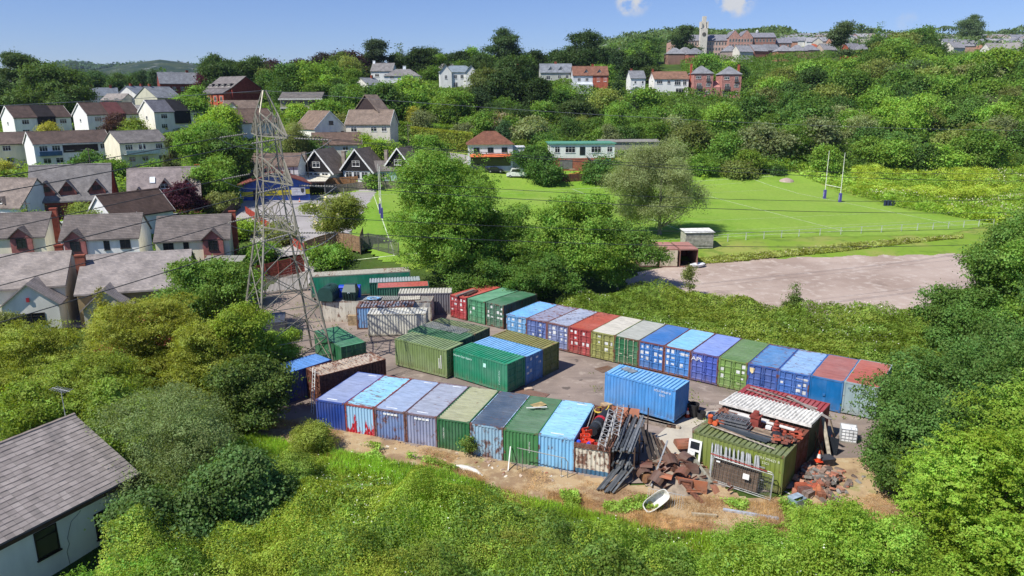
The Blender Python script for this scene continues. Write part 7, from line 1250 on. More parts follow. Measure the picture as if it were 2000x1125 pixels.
def j9(name, label, cat, mb, m, loc, col, rz=0., group=None, rx=0., ry=0.): p = M9 @ Vector(loc); return put(name, label, cat, mb, m, p.x, p.y, p.z, YA - math.pi / 2 + rz, col, group, rx, ry)
j9('rubber_roll', 'thick black rubber duct roll with a red band on the scrap container', 'duct roll', MB().tube([(0, -1.5, 0), (0, -.6, .02), (0, .4, .04), (0, 1.7, .06)], [.34, .4, .42, .4], 14), M_PLAIN, (-.25, .5, 2.35), lin('#2c2e31'), -.12)
j9('red_band', 'red band wrapped round the black duct roll', 'band', MB().tube([(0, -.14, 0), (0, .14, 0)], .435, 14), M_PLAIN, (-.25, .55, 2.38), lin('#c02f3c'), -.12)
for k in range(3): j9('duct_ring', f"{('front', 'middle', 'back')[k]} dark grey ring around the black duct roll", 'ring', MB().tube([(0, -.09, 0), (0, .09, 0)], .42, 14), M_PLAIN, (-.3 + .05 * k, -.3 + k * .75 + (.2 if k else 0), 2.36), lin('#474c50'), -.12)
def crate(loc, rz, lb, c): 
    p = M9 @ Vector(loc); t = thing('plastic_crate', lb, 'crate', (p.x, p.y, p.z), YA - math.pi / 2 + rz, 'red plastic barrier feet on the scrap container')
    for s in (-1, 1): ob('side', MB().box(s * .3 - .03, s * .3 + .03, -.25, .25, 0, .4), M_PLAIN, t, col=lin(c)); ob('end', MB().box(-.33, .33, s * .22 - .03, s * .22 + .03, 0, .4), M_PLAIN, t, col=lin(c))
    ob('base', MB().box(-.28, .28, -.2, .2, .02, .08), M_PLAIN, t, col=lin(c))
crate((-.75, -1.7, 1.95), .4, 'orange red plastic crate at the left on the scrap container', '#d8452c'); crate((-.35, -2.3, 1.9), -.3, 'orange red plastic crate in front of the black roll', '#e04a2e'); crate((-.9, -2.45, 1.8), .2, 'red plastic crate at the front left corner of the scrap container', '#c83a2a'); crate((.0, -2.6, 1.85), .1, 'small red plastic crate at the front rim of the scrap container', '#b8382c'); crate((-.8, -1.0, 2.05), .8, 'orange red plastic crate behind the left crate', '#d04228')
for k, (a, b) in enumerate(((-1.02, -2.75), (-.3, -2.75))): j9('blue_cap', ('blue plastic drum cap at the left rim of the scrap container', 'blue plastic drum cap right of the first one')[k], 'cap', MB().tube([(0, 0, 0), (0, .3, .05)], .17, 12), M_PLAIN, (a, b, 2.1), lin('#2f4fc0'))
j9('yellow_hose', 'yellow hose coiled at the back of the scrap container', 'hose', MB().tube([(.5 * math.cos(q * .5), .8 * math.sin(q * .5), .05 * q) for q in range(14)], .05, 6), M_PLAIN, (-.5, 2.2, 2.2), lin('#d6b84a'))
for k in range(2): j9('scaffold_tube', ('grey tube lying along the left side of the scrap container', 'long rusty tube beside the grey tube')[k], 'tube', MB().tube([(0, -2.4, 0), (0, 2.2, .5)], .035, 6), M_METAL, (-.95 + .2 * k, .2, 2.15), lin(('#9a9a98', '#7a5a4c')[k]), .06)
# galvanised lattice girders
def girder(label, loc, L, rz, rx):
    p = M9 @ Vector(loc); t = thing('lattice_girder', label, 'girder', (p.x, p.y, p.z), YA - math.pi / 2 + rz, 'lattice girders on the scrap pile'); t.rotation_euler = (rx, 0, YA - math.pi / 2 + rz); w = .22
    for q in ((-w, 0), (w, 0), (-w, .34), (w, .34)): ob('chord', MB().bar((q[0], -L / 2, q[1]), (q[0], L / 2, q[1]), .045), M_METAL, t, col=lin('#b0b0ae'))
    lc = MB(); n_ = int(L / .3)
    for i in range(n_):
        y0, y1 = -L / 2 + i * L / n_, -L / 2 + (i + 1) * L / n_; s = 1 if i % 2 else -1
        lc.bar((-w * s, y0, .34), (w * s, y1, .34), .03); lc.bar((w, y0, 0 if s > 0 else .34), (w, y1, .34 if s > 0 else 0), .03); lc.bar((-w, y0, 0 if s > 0 else .34), (-w, y1, .34 if s > 0 else 0), .03)
    ob('lacing', lc, M_METAL, t, col=lin('#b0b0ae'))
girder('silver lattice girder hanging over the front of the scrap container', (.55, -1.0, 2.5), 4.6, .05, .12); girder('silver lattice girder right of the one hanging over the front', (1.05, .2, 2.6), 4.4, .1, .06)
pl9 = M9 @ Vector((.3, 2.3, 2.3)); put('rust_sheet', 'rusty brown sheet standing up behind the girders', 'steel sheet', MB().box(-1., 1., -.02, .02, 0, 1.1), M_PAINT, pl9.x + .8, pl9.y - .2, pl9.z - .6, YA - math.pi / 2, (*RUST[2][:3], .6), None, -.4)
# pipe rack
RX, RY = cx9 + AX * 2.0 + BX * .0, cy9 + AY * 2.0
RK = thing('pipe_rack', 'dark steel rack carrying grey guttering right of the scrap container', 'rack', (RX, RY, -.2), YA - math.pi / 2)
for sx in (-.65, .75):
    for sy in (-2.7, -.8, 1.0, 2.7): ob('upright', MB().box(sx - .04, sx + .04, sy - .04, sy + .04, 0, 2.35 + (.5 if sy > 2 else 0)), M_METAL, RK, col=lin('#5d4a40'))
for z in (1.05, 1.95):
    for sy in (-2.7, -.8, 1.0, 2.7): ob('beam', MB().bar((-.7, sy, z), (.8, sy, z), .07), M_METAL, RK, col=lin('#6b5a50'))
MR = Matrix.Translation((RX, RY, -.2)) @ Matrix.Rotation(YA - math.pi / 2, 4, 'Z')
gn = 0
for z, n_, tl in ((2.03, 8, .0), (2.14, 6, .0), (1.12, 6, .0), (.18, 7, -1)):
    for k in range(n_):
        x_ = -.6 + 1.3 * k / n_ + jr.uniform(-.03, .03); L = jr.uniform(2.6, 3.3); y_ = jr.uniform(-.3, .3); gn += 1
        a, b = MR @ Vector((x_, -L + y_, z)), MR @ Vector((x_ + jr.uniform(-.1, .1), L * .9 + y_, z + .05))
        if tl: a, b = MR @ Vector((-.5 + x_ * .9 - .15, -4.7 + jr.uniform(-.2, .2), .08 + .04 * (k % 3))), MR @ Vector((x_ * .9 + .3, -2.6, 1.0 + .05 * (k % 3)))
        plank('grey length of guttering on the top of the pipe rack' if z > 2 else ('grey length of guttering on the middle shelf of the rack' if z > 1 else 'grey length of guttering sliding out of the rack to the grass'), a, b, .13, .07, lin(jr.choice(('#6c7072', '#5a5e61', '#84888a', '#4b4f52'))), M_METAL, 'gutter_length', 'guttering', 'gutter lengths ' + ('on top of the rack' if z > 2 else 'on the middle shelf' if z > 1 else 'leaning out of the rack'))
for k in range(6):
    p = MR @ Vector((1.1 + k * .22, -.6 + k * .35, 0)); plank(('dark plank leaning right of the pipe rack', 'charred plank behind the first dark one', 'grey plank leaning beside the rack end', 'dark brown plank lying at the rack foot', 'split timber leaning against the rack end', 'brown board at the back of the rack')[k], (p.x + .5, p.y - .3, .0), (p.x - .1, p.y + .9, 2.3 - k * .33), .22, .05, lin(('#4c443e', '#3c3632', '#6b635a', '#55463c', '#7a6a5a', '#6b5040')[k]))
# rust heap
HX, HY_ = g(1325, 945, -.2)
hp_ = np.random.default_rng(4)
mound = MB().lathe([(2.6, -.2), (2.1, .25), (1.3, .6), (.5, .8), (.05, .85)], (0, 0, 0), 16)
o = put('rubble_heap', 'low heap of grey rubble under the rusty scrap', 'rubble heap', mound, M_MATT, HX + .2, HY_ + .9, None, 0, lin('#8f8272'))
nm_ = ('bent rusty plate', 'rusty steel trough', 'rusty angle iron', 'brown rusted sheet', 'rusty curved panel', 'corroded frame piece', 'rusted channel', 'rusty flat bar')
for k in range(84):
    x, y = HX + hp_.normal() * 1.3, HY_ + .6 + hp_.normal() * 1.05; z = max(.05, .75 - .28 * math.dist((x, y), (HX, HY_ + .8))) + hp_.uniform(0, .3); s = hp_.uniform(.14, .44); mb = MB(); kind = k % 8
    if kind in (0, 3): mb.box(-s, s, -s * .6, s * .6, -.015, .015)
    elif kind == 1: mb.box(-s, s, -.25, .25, 0, .03).box(-s, s, -.25, -.22, .03, .3).box(-s, s, .22, .25, .03, .3)
    elif kind == 2: mb.box(-s * 1.4, s * 1.4, -.06, .06, -.01, .01).box(-s * 1.4, s * 1.4, -.06, -.04, .01, .12)
    elif kind == 4: [mb.hexa([(-.4, .5 * math.cos(a), .5 * math.sin(a)), (.4, .5 * math.cos(a), .5 * math.sin(a)), (.4, .5 * math.cos(a + .4), .5 * math.sin(a + .4)), (-.4, .5 * math.cos(a + .4), .5 * math.sin(a + .4))], [(-.4, .54 * math.cos(a), .54 * math.sin(a)), (.4, .54 * math.cos(a), .54 * math.sin(a)), (.4, .54 * math.cos(a + .4), .54 * math.sin(a + .4)), (-.4, .54 * math.cos(a + .4), .54 * math.sin(a + .4))]) for a in (.2, .6, 1.0, 1.4, 1.8, 2.2)]
    elif kind == 5: mb.bar((-s, -.4, 0), (s, -.4, 0), .1).bar((-s, .4, 0), (s, .4, 0), .1).bar((-s, -.4, 0), (-s, .4, 0), .1).bar((s, -.4, 0), (s, .4, 0), .1)
    else: mb.bar((-s * 1.6, 0, 0), (s * 1.6, 0, 0), .14, .05)
    put('scrap_piece', nm_[kind] + ' in the rust brown scrap heap beside the bath', 'scrap metal', mb, M_PAINT, x, y, z - .1, hp_.uniform(0, 6.3), (*RUST[int(hp_.integers(5))][:3], .15), 'pieces of the rusty scrap heap', hp_.normal() * .35, hp_.normal() * .35)
for k in range(60):
    x, y = HX + .55 + hp_.normal() * .7, HY_ + 1.6 + hp_.normal() * .5; put('stone', 'broken stone chunk on the rubble above the scrap heap', 'stone', MB().lathe([(.05, 0), (.12, .06), (.09, .16), (.02, .19)], n=5), M_MATT, x, y, max(.1, .62 - .25 * math.dist((x, y), (HX + .2, HY_ + .9))), hp_.uniform(0, 6), lin(str(hp_.choice(['#b0a08f', '#a89a88', '#c4b8a8', '#8c7f74']))), 'stones of the rubble heap')
x, y = g(1337, 875); put('rusty_hood', 'rounded rusty hood lying on top of the scrap heap by the concrete', 'steel hood', MB().hexa([(-.75, .5 * math.cos(a), .5 * math.sin(a)) for a in [math.pi * q / 8 for q in range(9)]], [(.75, .5 * math.cos(a), .5 * math.sin(a)) for a in [math.pi * q / 8 for q in range(9)]]), M_PAINT, x, y - .3, .35, .1, (*RUST[0][:3], .5))
x, y = g(1352, 958); t = thing('rusty_stove', 'rusty square iron frame standing at the front of the scrap heap', 'iron frame', (x, y, hz(x, y)), -.35); fr = MB().box(-.9, .9, .05, .1, 0, .9); ob('plate', fr, M_PAINT, t, col=(*RUST[2][:3], .6)); ob('frame', MB().box(-.85, .0, -.05, .04, .1, .2).box(-.85, 0, -.05, .04, .75, .85).box(-.85, -.75, -.05, .04, .2, .75).box(-.1, 0, -.05, .04, .2, .75), M_PAINT, t, col=(*RUST[1][:3], .4)); 
plank('long rusty girder sloping down the front of the scrap heap', (*g(1322, 945), .55), (*g(1372, 985, -.3), -.25), .3, .12, (*RUST[0][:3], .5), M_PAINT, 'rusty_girder', 'girder'); plank('grey painted beam lying right of the scrap heap', (*g(1350, 915), .9), (*g(1388, 946), .05), .22, .22, lin('#8f8d80'), M_WOOD, 'beam', 'beam'); plank('galvanised post leaning on the left of the scrap heap', (*g(1272, 950), .0), (*g(1302, 892), 1.2), .1, .1, lin('#9fa2a4'), M_METAL, 'metal_post', 'post')
x, y = g(1266, 942, -.2); put('rusty_drum', 'rusty oil drum lying beside the pipe rack', 'drum', MB().tube([(-.4, 0, .3), (.4, 0, .3)], .3, 14), M_PAINT, x, y, None, .6, (*lin('#8a6038')[:3], .6))
# uPVC door, palisade bundle, fence panels
YG = R(GD); ux, uy = math.cos(YG), math.sin(YG); vx, vy = -uy, ux; gc_ = Vector((15.1, 43.25)); f0 = gc_ - Vector((vx, vy)) * 1.26
def fr_at(a, off): return gc_.x + ux * a - vx * (1.24 + off), gc_.y + uy * a - vy * (1.24 + off)
x, y = fr_at(-2.75, .3); t = thing('door_frame', 'white plastic door leaning against the left end of the olive container', 'door', (x, y, hz(x, y)), YG); t.rotation_euler = (R(-9), 0, YG)
fr = MB().box(-.45, -.32, -.04, .04, 0, 2.0).box(.32, .45, -.04, .04, 0, 2.0).box(-.32, .32, -.04, .04, 1.86, 2.0).box(-.32, .32, -.04, .04, 0, .14).box(-.32, .32, -.04, .04, 1.2, 1.34).box(-.05, .05, -.04, .04, .14, 1.2); ob('frame', fr, M_PLAIN, t, col=lin('#e8e8e4')); ob('pane', MB().box(-.3, .3, -.008, .008, 1.34, 1.86), M_GLASS, t); ob('panel', MB().box(-.32, -.05, -.02, .02, .14, 1.2), M_PLAIN, t, col=lin('#dfe2de'))
x, y = fr_at(.35, .55); t = thing('steel_palisade', 'bundle of galvanised palisade pales leaning on the olive container', 'palisade panel', (x, y, hz(x, y) + .22), YG); t.rotation_euler = (R(-14), 0, YG); pm = MB().box(-.05, .05, -.02, .02, 0, 1.9).hexa([(-.05, -.02, 1.9), (.05, -.02, 1.9), (.05, .02, 1.9), (-.05, .02, 1.9)], [(-.005, -.02, 2.0), (.005, -.02, 2.0), (.005, .02, 2.0), (-.005, .02, 2.0)]).mesh('pale', M_METAL)
for k in range(19): o = link('pale', pm, t, (-1.75 + k * .175, jr.uniform(-.03, .03), .1 + jr.uniform(-.02, .02)), 0, lin('#b4b6b6')); o.rotation_euler = (0, R(-6 + jr.uniform(-3, 3)), 0)
ob('rail', MB().box(-1.85, 1.6, .03, .08, .6, .68).box(-1.85, 1.6, .03, .08, 1.4, 1.48), M_METAL, t, col=lin('#8f9090'))
def heras(label, a, off, tilt, sag): 
    x, y = fr_at(a, off); t = thing('fence_panel', label, 'fence panel', (x, y, hz(x, y) - .05), YG, 'wire mesh site fence panels'); t.rotation_euler = (R(tilt), 0, YG); w, h = 1.95, 1.75
    mb = MB().tube([(-w, 0, 0), (-w, 0, h - .1), (-w + .1, 0, h), (w - .1, 0, h), (w, 0, h - .1), (w, 0, 0)], .03, 6).tube([(-w, 0, .15), (w, 0, .15)], .025, 6); ob('frame', mb, M_METAL, t, col=lin('#a8aaa8'))
    ms = MB(); [ms.tube([(-w + .13 * k, 0, .15), (-w + .13 * k, 0, h)], .006, 3, False) for k in range(1, 30)]; [ms.tube([(-w, 0, .15 + .3 * k), (w, 0, .15 + .3 * k)], .006, 3, False) for k in range(1, 6)]; ob('mesh', ms, M_METAL, t, col=lin('#8c8e8c')); return t
t = heras('outermost wire mesh fence panel with a small white notice, by the olive container', .75, 1.05, -10, 0); ob('notice', MB().box(.1, .5, -.03, -.015, .95, 1.3), M_PLAIN, t, col=lin('#e6e6e2')); ob('tag', MB().box(-1.7, -1.45, -.04, -.03, 1.5, 1.6), M_PLAIN, t, col=lin('#e6e6e2'))
heras('inner wire mesh fence panel behind the one with the notice', .65, .85, -11, 0)
x, y = fr_at(.55, .75); put('brown_sheet', 'brown corrugated sheet stacked behind the wire mesh panels', 'sheet', corr(MB(), -1.8, 1.2, lambda s, e: ((s, -e, 0.05), (s, -e, 1.55)), .06, .25), M_MATT, x, y, None, YG, lin('#6e5a4a'), None, R(-12)); plank('faded red rail across the top of the fence panels', (*fr_at(-1.35, .82), 1.75), (*fr_at(2.3, .82), 1.7), .06, .06, lin('#9a4a48'), M_PLAIN, 'rail', 'rail')
x, y = g(1287, 998, -.35); t = thing('crowd_barrier', 'leaning steel crowd barrier behind the white bath', 'barrier', (x + .4, y + .35, hz(x, y) - .05), R(-28)); t.rotation_euler = (R(-22), 0, R(-24)); ob('frame', MB().tube([(-1.1, 0, 0), (-1.1, 0, 1.0), (1.1, 0, 1.0), (1.1, 0, 0), (-1.1, 0, .15)], .022, 6), M_METAL, t, col=lin('#b9b9b6')); br_ = MB().tube([(0, 0, .12), (0, 0, 1.)], .011, 5).mesh('bar', M_METAL); [link('bar', br_, t, (-1. + k * .143, 0, 0), 0, lin('#c4c4c0')) for k in range(15)]
x, y = g(1277, 990, -.3); t = thing('bathtub', 'white enamel bath tipped on its side in the dry grass', 'bathtub', (x, y, hz(x, y) + .42), 0); t.rotation_euler = (R(52), R(-24), R(24)); bt = MB(); rim = [(.85 * math.copysign(abs(math.cos(a)) ** .6, math.cos(a)), .38 * math.copysign(abs(math.sin(a)) ** .6, math.sin(a))) for a in [2 * math.pi * k / 20 for k in range(20)]]
for sc_, z in ((1.08, .46), (1., .46), (.9, .2), (.75, .05), (.2, .03)): bt.v += [(a * sc_, b * sc_, z) for a, b in rim]
for r_ in range(4):
    for k in range(20): j = (k + 1) % 20; bt.f.append((r_ * 20 + k, r_ * 20 + j, (r_ + 1) * 20 + j, (r_ + 1) * 20 + k))
bt.f.append(tuple(80 + k for k in range(20))); n0 = len(bt.v)
for sc_, z in ((1.08, .46), (1.06, .40), (.97, .14), (.8, -.02), (.2, -.04)): bt.v += [(a * sc_, b * sc_, z) for a, b in rim]
for r_ in range(4):
    for k in range(20): j = (k + 1) % 20; bt.f.append((n0 + r_ * 20 + k, n0 + (r_ + 1) * 20 + k, n0 + (r_ + 1) * 20 + j, n0 + r_ * 20 + j))
ob('tub', bt, M_MATT, t, col=lin('#e2e0d8')); ob('plughole', MB().lathe([(.035, .052), (.03, .058)], (-.55, 0, 0), 10), M_METAL, t, col=(.3, .3, .3, 1)); ob('stain', MB().lathe([(.16, .054), (.15, .057)], (-.3, .02, 0), 12), M_PLAIN, t, col=lin('#c2b070'))
x, y = g(1555, 992, -.3); t = thing('storage_crate', 'pale blue metal crate lying at the edge of the dry grass', 'crate', (x, y, hz(x, y)), .5); [ob('side', MB().box(-.42, .42, s * .34 - .02, s * .34 + .02, 0, .6), M_METAL, t, col=lin('#93a7b8')) for s in (-1, 1)]; [ob('end', MB().box(s * .42 - .02, s * .42 + .02, -.32, .32, 0, .6), M_METAL, t, col=lin('#93a7b8')) for s in (-1, 1)]; ob('base', MB().box(-.4, .4, -.32, .32, 0, .05), M_METAL, t, col=lin('#7c8fa0')); ob('lid', MB().box(-.44, .44, -.1, .36, .6, .64), M_METAL, t, col=lin('#a9bac8'))
for k, (a, b, r, c) in enumerate((((1412, 1000), (1520, 1018), .09, '#a5abb8'), ((1350, 1008), (1400, 1012), .08, '#b5a890'), ((1520, 958), (1545, 972), .06, '#c9cbc8'))): plank(('grey plastic drain pipe lying in the dry grass', 'dull pipe half buried in the dry grass left of the grey one', 'short pale pipe by the corner of the fence panels')[k], (*g(*a, -.35), -.2), (*g(*b, -.35), -.2), r * 2, r * 2, lin(c), M_PLAIN, 'pipe', 'pipe')
# rails and posts before the near row
x, y = g(1042, 925, -.3); t = thing('handrail', 'grey tubular steel handrail standing before the two last near row containers', 'handrail', (x - .9, y + .35, hz(x, y)), TA); ob('tube', MB().tube([(-.2, 0, 0), (-.2, 0, 1.65), (3.1, 0, 1.45), (3.3, 0, 1.2), (3.3, 0, 0)], .03, 6).tube([(.2, -.1, 0), (.2, -.1, 1.55)], .025, 6).tube([(2.9, -.1, 0), (2.9, -.1, 1.4)], .025, 6), M_METAL, t, col=lin('#8d8d88'))
plank('thin white post leaning in front of the leaf green container', (*g(992, 922, -.3), -.3), (*g(997, 872, 1.), 1.0), .07, .05, lin('#d9d9d4'), M_PLAIN, 'white_post', 'post')
for k in range(5): a = g(858 + k * 9, 886 + k * 1.6, -.3); plank('grey plank of the slatted pallet under the dark green container end', (a[0], a[1] - .5, -.22), (a[0] + .4, a[1] + .55, -.12), .16, .04, lin('#8a8d84'), name='pallet_board', cat='pallet board', group='boards under the dark green container end')
o = put('plastic_sheet', 'crumpled white plastic sheeting lying in the dry grass', 'plastic sheet', MB().tube([(-1.6, .0, .05), (-1., .25, .16), (-.3, .3, .18), (.4, .25, .2), (1., .05, .14), (1.7, -.4, .05)], [.06, .2, .26, .2, .16, .05], 7), M_PLAIN, *g(905, 922, -.3), None, -.2, lin('#d9d4ca')); o.scale = (.85, 1, .6)
put('young_shrub', 'small green shrub growing before the pale grey blue container end', 'shrub', MB().tube([(0, 0, 0), (0, .05, 1.2)], .02), M_BARK, *g(917, 895, -.3), None, 0, (.1, .08, .05, 1)); link('foliage', crown('broad', 1.6, .6, .2, 900, .07, 300, k=8), COL.objects[-1], col=(.07, .115, .02, 1))
for k in range(46):
    a = jr.uniform(0, 1); x, y = -9 + 12 * a + jr.uniform(-.6, .6), 47.6 - 4.6 * a + jr.uniform(-.9, .6); put('brick_bit', 'broken brick or stone lying in the dirt before the near row', 'rubble', MB().box(-.11, .11, -.06, .06, 0, .09), M_MATT, x, y, None, jr.uniform(0, 6), lin(jr.choice(('#a08878', '#b9a894', '#8c5a48', '#cfc6b8'))), 'rubble scattered before the near row', jr.uniform(-.4, .4), jr.uniform(-.4, .4))
# junk on the olive and maroon containers
def gp(a, b, z): return gc_.x + ux * a + vx * b, gc_.y + uy * a + vy * b, z
def gj(name, label, cat, mb, m, a, b, z, col, rz=0., group=None, rx=0., ry=0.): p = gp(a, b, z); return put(name, label, cat, mb, m, p[0], p[1], p[2], YG + rz, col, group, rx, ry)
for k in range(7): plank('dark grey plastic gutter lying along the olive container roof', gp(-1.9 + .1 * k, .15 + .11 * k, 2.62 + .05 * (k % 3)), gp(1.5 + .12 * k, -.05 + .11 * k, 2.62 + .05 * (k % 3)), .12, .07, lin(jr.choice(('#3f464d', '#4a5158', '#363c43'))), M_PLAIN, 'gutter_length', 'guttering', 'dark gutters on the olive container roof')
plank('thin pale batten across the front of the olive roof', gp(-2.3, .0, 2.66), gp(2.2, -.65, 2.62), .09, .05, lin('#b5a89a')); plank('brown batten beside the thin pale one', gp(-1.9, .1, 2.68), gp(.2, -.3, 2.66), .12, .04, lin('#8a7664'))
for q in range(3):
    t = thing('window_frame', ('grey steel window frame on top of the frame pile', 'grey steel window frame in the middle of the frame pile', 'grey steel window frame at the bottom of the frame pile')[2 - q], 'frame', gp(-.9 - .15 * q, .95 + .1 * q, 2.66 + .17 * q), YG + .05 * q, 'stack of grey frames on the olive roof'); mb = MB().box(-.95, .95, -.5, -.42, 0, .08).box(-.95, .95, .42, .5, 0, .08)
    for k in range(6): mb.box(-.95 + k * .37, -.9 + k * .37, -.42, .42, 0, .08)
    ob('frame', mb, M_METAL, t, col=lin('#77787a')); ob('slats', MB().box(-.9, .9, -.3, -.22, .02, .06).box(-.9, .9, 0, .08, .02, .06).box(-.9, .9, .25, .33, .02, .06), M_METAL, t, col=lin('#6a6b6e'))
t = thing('window_frame', 'grey steel frame behind the frame pile on the maroon roof', 'frame', gp(-1.5, 2.0, 2.65), YG - .1); ob('frame', MB().box(-1.1, 1.1, -.6, -.5, 0, .1).box(-1.1, 1.1, .5, .6, 0, .1).box(-1.1, -1., -.5, .5, 0, .1).box(-.3, -.2, -.5, .5, 0, .1).box(1., 1.1, -.5, .5, 0, .1), M_METAL, t, col=lin('#8d8e90'))
for k in range(6): plank('weathered board stacked behind the gutters on the olive roof', gp(.2, .55 + .16 * k, 2.68 + .05 * (k % 2)), gp(1.9, .5 + .16 * k, 2.68 + .05 * (k % 2)), .14, .06, lin(jr.choice(('#8d7a66', '#7b6a5a', '#9a8874'))), group='stack of boards on the olive roof', name='board', cat='board')
for k, (a, b, h, lb) in enumerate(((-2.45, .35, .62, 'orange terracotta chimney pot lying at the left end of the olive roof'), (-2.15, .8, .6, 'orange terracotta chimney pot behind the left one'), (-1.85, 1.25, .7, 'orange terracotta chimney pot next to the rust tangle'))):
    gj('chimney_pot', lb, 'chimney pot', MB().lathe([(.16, 0), (.19, .08), (.17, .1), (.14, h * .8), (.18, h * .85), (.17, h)], n=12), M_MATT, a, b, 2.66, lin('#c25a34'), 0, 'terracotta chimney pots on the olive roof', R(78 if k else 10), .3 * k)
gj('chimney_pot', 'dark red ridged finial pot standing on the junk roof', 'chimney pot', MB().lathe([(.26, 0), (.28, .1), (.22, .16), (.26, .3), (.2, .36), (.24, .5), (.16, .56), (.2, .7), (.1, .78), (.12, .9), (.03, 1.)], n=12), M_MATT, 1.55, 1.45, 2.62, lin('#8d3f34'))
gj('chimney_pot', 'square red clay chimney pot standing on the maroon roof', 'chimney pot', MB().box(-.34, .34, -.34, .34, 0, .12).box(-.28, .28, -.28, .28, .12, .7).box(-.34, .34, -.34, .34, .7, .82).lathe([(.24, .82), (.2, 1.1)], n=12), M_MATT, .05, 1.85, 2.58, lin('#8a4038'))
tr_ = MB(); rj = random.Random(8)
for k in range(26): a = Vector((rj.uniform(-.55, .55), rj.uniform(-.45, .45), rj.uniform(0, .4))); tr_.bar(a, a + Vector((rj.uniform(-.5, .5), rj.uniform(-.5, .5), rj.uniform(-.1, .3))), .07, .04)
gj('rust_tangle', 'tangle of rusty iron at the back left of the junk roof', 'scrap metal', tr_, M_PAINT, -2.2, 2.1, 2.58, (*RUST[0][:3], .5))
tr2 = MB(); [tr2.tube([(.4 * math.cos(q), .4 * math.sin(q), .06 * k) for q in [i * .5 for i in range(13)]], .04, 5) for k in range(4)]
gj('wire_coil', 'blue grey coil of wire at the left edge of the junk roof', 'coil', tr2, M_METAL, -2.75, 1.55, 2.62, lin('#5d6a80'))
plank('long white board along the back of the junk roof', gp(-1.5, 2.75, 2.72), gp(2.4, 2.6, 2.72), .3, .06, lin('#dcd8d0'), M_PLAIN, 'white_board', 'board'); plank('second white board beside the long one', gp(-2.2, 2.95, 2.74), gp(.6, 2.95, 2.74), .22, .05, lin('#cfcac2'), M_PLAIN, 'white_board', 'board')
for k in range(26):
    a, b = rj.uniform(1.75, 2.85), rj.uniform(.15, 1.3); gj('roof_tile', 'clay ridge tile stacked at the right end of the olive roof', 'roof tile', MB().hexa([(-.2, -.12, 0), (.2, -.12, 0), (.2, .12, 0), (-.2, .12, 0)], [(-.2, -.07, .1), (.2, -.07, .1), (.2, .07, .1), (-.2, .07, .1)]), M_MATT, a, b, 2.62 + rj.choice((0, .11, .22)), lin(rj.choice(('#8a5a4a', '#6f5048', '#a8533a', '#7a4a3e', '#5a4640'))), rj.uniform(-.4, .4), 'tiles stacked on the olive roof')
for k in range(18): gj('roof_tile', 'red clay tile spread over the right end of the maroon roof', 'roof tile', MB().box(-.25, .25, -.16, .16, 0, .04), M_MATT, rj.uniform(1.6, 3.0), rj.uniform(1.5, 2.7), 2.56 + .04 * (k % 4), lin(rj.choice(('#a8503a', '#9a4634', '#b05a42'))), rj.uniform(-.5, .5), 'tiles spread on the maroon roof')
gj('black_bag', 'black plastic bag beside the finial pot', 'bag', MB().lathe([(.2, 0), (.4, .12), (.3, .3), (.08, .42)], n=9), M_PLAIN, 1.75, 1.0, 2.64, (.025, .025, .03, 1)); gj('white_block', 'small white block between the red pot and the boards', 'block', MB().box(-.18, .18, -.14, .14, 0, .2), M_PLAIN, .9, 2.0, 2.6, lin('#e0e0de'))
# planks on the crimson roof and behind
rc_ = Vector((19.75, 49.25))
def rp(a, b, z): return rc_.x + ux * a + vx * b, rc_.y + uy * a + vy * b, z
for k, (a, b, c, d, w) in enumerate(((-2.6, .7, 1.4, -.1, .2), (-1.2, .5, 2.6, -.4, .16), (-2.7, .1, .8, -.75, .16), (.2, .6, 3.9, -1.9, .24))): plank(('long grey plank lying diagonally on the crimson roof', 'thin plank crossing the crimson roof', 'grey plank along the front edge of the crimson roof', 'plank sticking out past the right end of the crimson roof')[k], rp(a, b, 2.66), rp(c, d, 2.66 + .1 * (k == 3)), w, .05, lin(('#9a8b84', '#a59a90', '#8d7a74', '#8f8780')[k]))
for k, (px, py, px2, py2, h) in enumerate(((1622, 905, 1607, 815, 2.4), (1634, 872, 1620, 812, 2.2), (1612, 900, 1592, 842, 1.8))): a = g(px, py); b = g(px2, py2, h); plank(('wide grey plank leaning on the right end of the sheet roofed container', 'thin plank leaning beside the wide grey one', 'brown post leaning at the right end of the junk containers')[k], (*a, 0), (*b, h), .24 - .06 * k, .07, lin(('#a39a8a', '#8a7a66', '#7a5a44')[k]))
for k in range(5): a = g(1592 + k * 8, 893 - k * 1, 0); plank('rusty trellis bar leaning by the wide grey plank', (*a, 0), (a[0] + .1, a[1] + .5, 1.3), .05, .05, lin('#7a4a34'), M_METAL, 'trellis_bar', 'bar', 'rusty bars by the leaning planks')
a = g(1612, 888); put('glass_sheet', 'greenish glass sheet leaning behind the brick heap', 'glass sheet', MB().box(-.45, .45, -.01, .01, 0, 1.2), M_GLASS, a[0] + .3, a[1], None, YG, None, None, R(-15))
x, y = g(1655, 862); t = thing('liquid_tote', 'white plastic liquid tank in a wire cage beside the tree', 'tank', (x, y, hz(x, y)), R(-20)); ob('bottle', MB().box(-.5, .5, -.5, .5, .15, 1.05).lathe([(.12, 1.05), (.12, 1.12)], n=10), M_PLAIN, t, col=lin('#e4e6e8')); ob('pallet', MB().box(-.55, .55, -.55, .55, 0, .13), M_WOOD, t, col=lin('#8f8a80')); cg = MB()
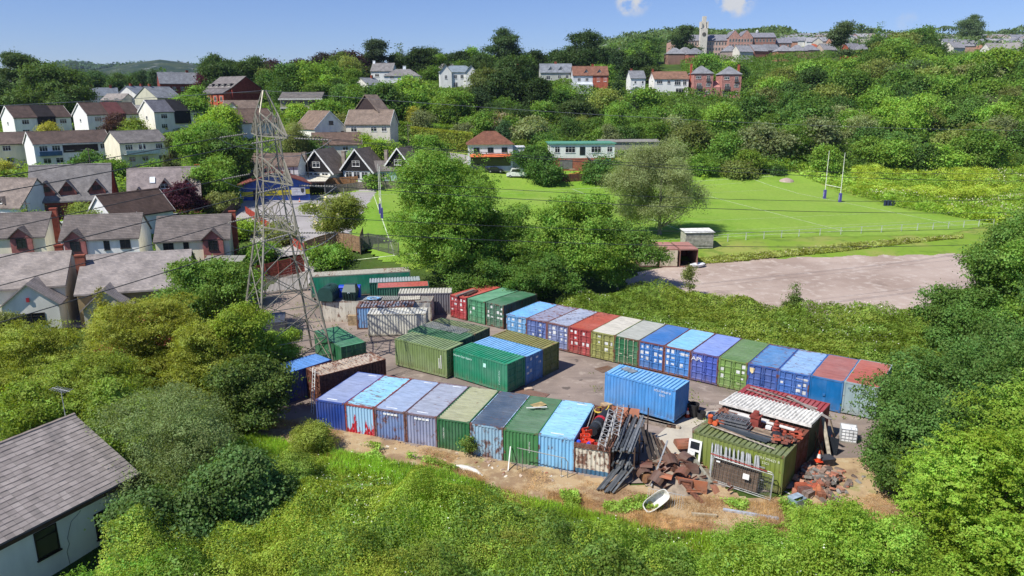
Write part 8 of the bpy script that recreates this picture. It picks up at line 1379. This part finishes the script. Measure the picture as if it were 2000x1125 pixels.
for s in (-1, 1):
    for k in range(5): cg.bar((s * .53, -.5 + .25 * k, .13), (s * .53, -.5 + .25 * k, 1.08), .02); cg.bar((-.5 + .25 * k, s * .53, .13), (-.5 + .25 * k, s * .53, 1.08), .02)
    for z in (.35, .6, .85, 1.08): cg.bar((s * .53, -.53, z), (s * .53, .53, z), .02); cg.bar((-.53, s * .53, z), (.53, s * .53, z), .02)
ob('cage', cg, M_METAL, t, col=lin('#b0b4b6'))
x, y = g(1612, 910); put('dark_bin', 'dark grey open bin among the bricks', 'bin', MB().hexa([(-.4, -.3, 0), (.4, -.3, 0), (.4, .3, 0), (-.4, .3, 0)], [(-.5, -.38, .55), (.5, -.38, .55), (.5, .38, .55), (-.5, .38, .55)]), M_PLAIN, x, y, .1, .2, lin('#3c3c40'))
bx, by = g(1600, 940); bm = MB().box(-.22, .22, -.11, .11, 0, .14).mesh('loose_brick', M_MATT)
for k in range(230):
    a, b = rj.gauss(0, 1), rj.gauss(0, 1); x, y = bx + a * .85 + b * .35, by + b * 1.15 - a * .1; hgt = max(0, .62 - .3 * math.hypot(a * .85, b)) * rj.random()
    o = link('loose_brick', bm, None, (x, y, hz(x, y) + hgt), rj.uniform(0, 6.3), lin(rj.choice(('#9a6450', '#7a6054', '#6f635a', '#a8705a', '#8f7a6c', '#5f524c', '#b0826a', '#84807a')))); o.rotation_euler = (rj.uniform(-.5, .5), rj.uniform(-.5, .5), rj.uniform(0, 6.3)); s = rj.uniform(.7, 1.25); o.scale = (s, s, s); tag(o, 'loose brick or block in the heap right of the olive container', 'brick', 'bricks of the heap by the olive container')
for k in range(6):
    x, y = g(1566 + k * 7, 955 + (k % 3) * 6); t = thing('brick_stack', ('neat small stack of red bricks at the left of the brick heap', 'stack of dark bricks in front of the brick heap', 'stack of grey bricks in the brick heap', 'tallest red brick stack in the heap', 'low stack of orange bricks beside the tallest one', 'stack of brown bricks at the right of the heap')[k], 'brick stack', (x, y, hz(x, y)), .3 * k)
    for i in range(12): link('brick', bm, t, ((i % 2) * .45 - .22, ((i // 2) % 2) * .24 - .12, .14 * (i // 4)), 0, lin(('#a0543c', '#6a4a42', '#807068', '#a8563e', '#b8704c', '#8a5a44')[k]))
